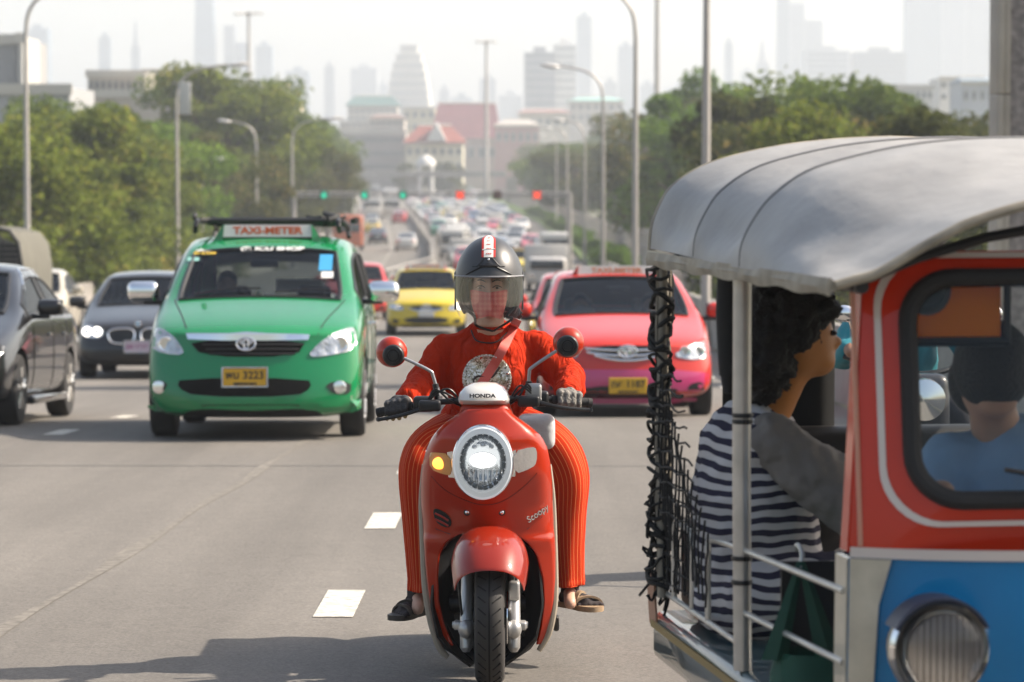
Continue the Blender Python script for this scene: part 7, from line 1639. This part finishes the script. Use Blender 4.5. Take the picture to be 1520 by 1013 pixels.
# ================================================================== far traffic
def simple_car(spec, col, name):
    'far version: shell with dark glass, lights and wheels as named parts'
    pm = paint('far_paint_%d_%d_%d' % tuple(int(c*100) for c in col), col, .35, .1 if sum(col) < 1.2 else 0)
    root = empty(name, (0,0,0), 'x', 'car'); sh = car_shell(spec, sub=1, arches=False)
    parts = split(sh, root, pm, {(0,2): ('body', pm), (1,3): ('glass', M_farglass)})
    bv = parts['bvh']; Wd = spec['W']; zt = spec['rows'][1][4]
    for y in (spec['fw'], spec['rwh']):
        for s in (-1,1):
            m = MB(); m.lathe([(spec['R']*.5,-.1),(spec['R'],-.1),(spec['R'],.1),(spec['R']*.5,.1)], (s*(Wd-.07),y,spec['R']), 'X', 16); inbuild(m, 'wheel', M_rubber, root)
    for s in (-1,1):
        patch('headlight', [(s*.46,zt-.13),(s*.80,zt-.0),(s*.80,zt-.12),(s*.5,zt-.17)], bv, M_lensw, root, off=.015, depth=.04, step=.2, rnd=0)
        patch('tail_light', [(s*.50,.92),(s*.76,.94),(s*.78,.74),(s*.52,.78)], bv, M_tail, root, axis='+Y', off=.02, depth=.04, step=.2, rnd=0)
    patch('grille', [(-.42,zt-.04),(.42,zt-.04),(.34,zt-.2),(-.34,zt-.2)], bv, M_black, root, off=.01, step=.2, rnd=0)
    patch('lower_grille', [(-.5,.42),(.5,.42),(.42,.24),(-.42,.24)], bv, M_black, root, off=.01, step=.2, rnd=0)
    patch('rear_plate', [(-.18,.80),(.18,.80),(.18,.70),(-.18,.70)], bv, mat('plate_white'), root, axis='+Y', off=.02, step=.2, rnd=0)
    return root
def bus(name, W_, L, H, col, low, cat):
    root = empty(name, (0,0,0), 'x', cat); pm = paint('far_paint_%d_%d_%d' % tuple(int(c*100) for c in col), col, .35)
    inbuild(MB().rbox(-W_/2,W_/2,0,L,.4,H,.18,4), 'body', pm, root)
    inbuild(MB().rbox(-W_/2+.12,W_/2-.12,-.03,.1,H*.48,H*.80,.06,2), 'windscreen', M_farglass, root)
    inbuild(MB().rbox(-W_/2+.2,W_/2-.2,L-.1,L+.03,H*.52,H*.78,.06,2), 'rear_window', M_farglass, root)
    for s in (-1,1): inbuild(MB().rbox(s*W_/2-.03,s*W_/2+.03,.5,L-.5,H*.52,H*.78,.02,1), 'side_window', M_farglass, root)
    inbuild(MB().rbox(-W_/2+.02,W_/2-.02,-.04,.2,.35,.75,.08,2), 'bumper', mat('bumper_grey', (.25,.25,.25), .6), root)
    if low: inbuild(MB().rbox(-W_/2-.01,W_/2+.01,-.01,L+.01,.45,H*.42,.1,2), 'lower_stripe', paint('stripe_paint_%d' % int(low[0]*100), low, .4), root)
    for s in (-1,1):
        inbuild(MB().rbox(s*W_*.38-.16,s*W_*.38+.16,-.06,.0,.80,1.0,.03,1), 'headlight', M_lensw, root)
        for y in (L*.18, L*.8): m = MB(); m.lathe([(.2,-.12),(.42,-.12),(.42,.12),(.2,.12)], (s*(W_/2-.14),y,.42), 'X', 16); inbuild(m, 'wheel', M_rubber, root)
    return root
def box_truck(name, col):
    root = empty(name, (0,0,0), 'x', 'truck'); pm = paint('far_paint_%d_%d_%d' % tuple(int(c*100) for c in col), col, .4)
    inbuild(MB().rbox(-.85,.85,0,1.7,.4,1.75,.22,4), 'cab', pm, root); inbuild(MB().rbox(-.74,.74,-.03,.4,1.1,1.6,.1,2), 'windscreen', M_farglass, root)
    inbuild(MB().rbox(-.95,.95,1.75,5.2,.7,2.35,.05,2), 'cargo_box', mat('cargo_white', (.62,.60,.56), .6), root); inbuild(MB().box(-.8,.8,.2,5.1,.4,.7), 'chassis', M_black, root)
    for s in (-1,1):
        inbuild(MB().rbox(s*.62-.13,s*.62+.13,-.05,.02,.75,.92,.03,1), 'headlight', M_lensw, root)
        for y in (.7,4.2): m = MB(); m.lathe([(.18,-.1),(.35,-.1),(.35,.1),(.18,.1)], (s*.75,y,.35), 'X', 16); inbuild(m, 'wheel', M_rubber, root)
    return root
COLS = {'white': (.72,.70,.66), 'silver': (.45,.45,.44), 'dark grey': (.05,.05,.055), 'red': (.50,.03,.03), 'yellow': (.72,.52,.03), 'green': (.01,.18,.09), 'blue': (.05,.10,.22), 'pink': (.75,.10,.14), 'beige': (.5,.44,.34)}
PR = []
for kind, spec in (('sedan', SEDAN), ('hatchback', HATCH), ('minivan', VAN)):
    for cn in {'sedan': ('white','silver','dark grey','red','yellow','pink','blue','beige'), 'hatchback': ('white','silver','dark grey','red'), 'minivan': ('white','silver','green')}[kind]:
        PR.append([kind, cn, simple_car(spec, COLS[cn], 'parked' if False else kind), False])
PR.append(['bus','white and grey', bus('bus',2.45,9.5,3.0,(.70,.68,.64),(.55,.50,.45),'bus'), False]); PR.append(['bus','orange', bus('bus',2.4,9,2.9,(.62,.16,.06),None,'bus'), False]); PR.append(['minibus','white', bus('minibus',1.85,5.2,2.15,(.72,.70,.66),None,'minibus'), False]); PR.append(['truck','white box', box_truck('box_truck',(.6,.58,.55)), False])
KEY = {(k, c): p for p in PR for k, c in [(p[0], p[1])]}
cnt = {}
ORD = lambda n: '%d%s' % (n, 'th' if 10 <= n % 100 <= 20 else {1:'st',2:'nd',3:'rd'}.get(n % 10, 'th'))
JOBS = []   # (Y, x, kind, colour, away)
def jobp(px, py, kind, colr, away):      # from the wheel line seen in the photo
    lo, hi = 60, 2000
    for _ in range(40):
        mid = (lo+hi)/2; yy = 245+(EYE-gz(mid))*F/mid
        if yy > py: lo = mid
        else: hi = mid
    Y = (lo+hi)/2; JOBS.append((Y, (px-790)/F*Y, kind, colr, away))
# hand placed from the photograph (left side drives away, right side comes toward the camera)
for a in ((600,373,'sedan','white',1),(557,363,'sedan','dark grey',1),(524,352,'hatchback','white',1),(549,336,'sedan','dark grey',1),(592,329,'sedan','red',1),(578,324,'bus','white and grey',1),(507,322,'bus','white and grey',0),(541,322,'sedan','silver',1),(513,372,'bus','orange',1),
          (672,384,'minibus','white',0),(697,352,'sedan','silver',0),(722,372,'minivan','white',0),(745,368,'sedan','white',0),(765,372,'hatchback','yellow' if False else 'silver',0),(706,332,'sedan','blue',0),(738,342,'truck','white box',0),(652,352,'minivan','green',0),(790,376,'sedan','pink',0),(645,336,'sedan','silver',0),(668,338,'hatchback','white',0),(752,352,'sedan','yellow',0),
          (480,318,'sedan','beige',0),(466,322,'minivan','white',0),(498,340,'minivan','silver',1)): jobp(*a)
JOBS.append((116, .55, 'truck', 'white box', 0)); rq = random.Random(21)
pick = lambda: rq.choice([('sedan','white'),('sedan','silver'),('sedan','white'),('hatchback','white'),('hatchback','silver'),('minivan','white'),('minivan','silver'),('sedan','dark grey'),('hatchback','dark grey'),('sedan','red'),('sedan','yellow'),('sedan','pink'),('sedan','blue'),('minibus','white'),('minivan','green'),('sedan','beige'),('truck','white box'),('sedan','white'),('hatchback','red')])
for lane in range(6):
    Y = 165+rq.uniform(0,12)
    while Y < 900:
        wdt = xr(Y)-xb(Y); nl = 3 if Y < 330 else (4 if Y < 450 else 6)
        if lane < nl:
            x = xb(Y)+1.9+lane*3.0+rq.uniform(-.2,.2)
            if x < xr(Y)-1.2 and (Y > 190 or x < -3) and all(abs(x-j[1]) > 2.1 or abs(Y-j[0]) > 8.5 for j in JOBS): JOBS.append((Y, x, *pick(), 0))
        Y += rq.uniform(7.5,12.5)*(1+Y/1200)
for lane in range(4):
    Y = 305+(12 if lane else 60)+rq.uniform(0,10)
    while Y < 950:
        x = xb(Y)-2.2-lane*3.2+rq.uniform(-.2,.2)
        if all(abs(x-j[1]) > 2.1 or abs(Y-j[0]) > 8.5 for j in JOBS): JOBS.append((Y, x, *(pick() if rq.random() > .12 else ('bus','white and grey')), 1))
        Y += rq.uniform(9,18)*(1+Y/1400)
JOBS.sort(key=lambda j: j[0])
for Y, x, kind, colr, away in JOBS:
    p = KEY.get((kind, colr)) or KEY[('sedan','white')]; kind, colr = p[0], p[1]
    o = p[2] if not p[3] else copy_tree(p[2]); p[3] = True
    if Y == 116: o.scale = (.88, 1, .76)
    k = (kind, colr, away); cnt[k] = cnt.get(k, 0)+1
    hd = math.atan((xb(Y+15)-xb(Y-15))/30); place(o, x, Y, -hd)
    if away:
        L = {'sedan':4.54,'hatchback':3.95,'minivan':4.58}.get(kind, 6); sl_ = (gz(Y+4)-gz(Y))/4
        o.rotation_euler = (-math.atan(sl_), 0, math.pi-hd); o.location = (x, Y+L, gz(Y+L))
    o['label'] = f'{ORD(cnt[k])} nearest {colr} {kind} {"driving away left of" if away else "coming toward the camera right of"} the far median barrier'
    o['category'] = {'sedan':'car','hatchback':'car','minivan':'minivan'}.get(kind, kind); o['group'] = 'far traffic on the road'
for p in PR:
    if not p[3]:
        for c in list(p[2].children): bpy.data.objects.remove(c)
        bpy.data.objects.remove(p[2])
# ================================================================== haze
mb = MB(); mb.box(-2400, 2400, -120, 2900, -6.7, 330)
hm = bpy.data.materials.new('haze'); hm.use_nodes = True; n = hm.node_tree.nodes; n.clear()
o_ = n.new('ShaderNodeOutputMaterial'); v_ = n.new('ShaderNodeVolumePrincipled'); v_.inputs['Color'].default_value = (.84,.90,.98,1)
v_.inputs['Density'].default_value = .00044; v_.inputs['Anisotropy'].default_value = .2; hm.node_tree.links.new(v_.outputs[0], o_.inputs['Volume'])
hz = tag(mb.build('haze', hm, ang=180), kind='stuff')
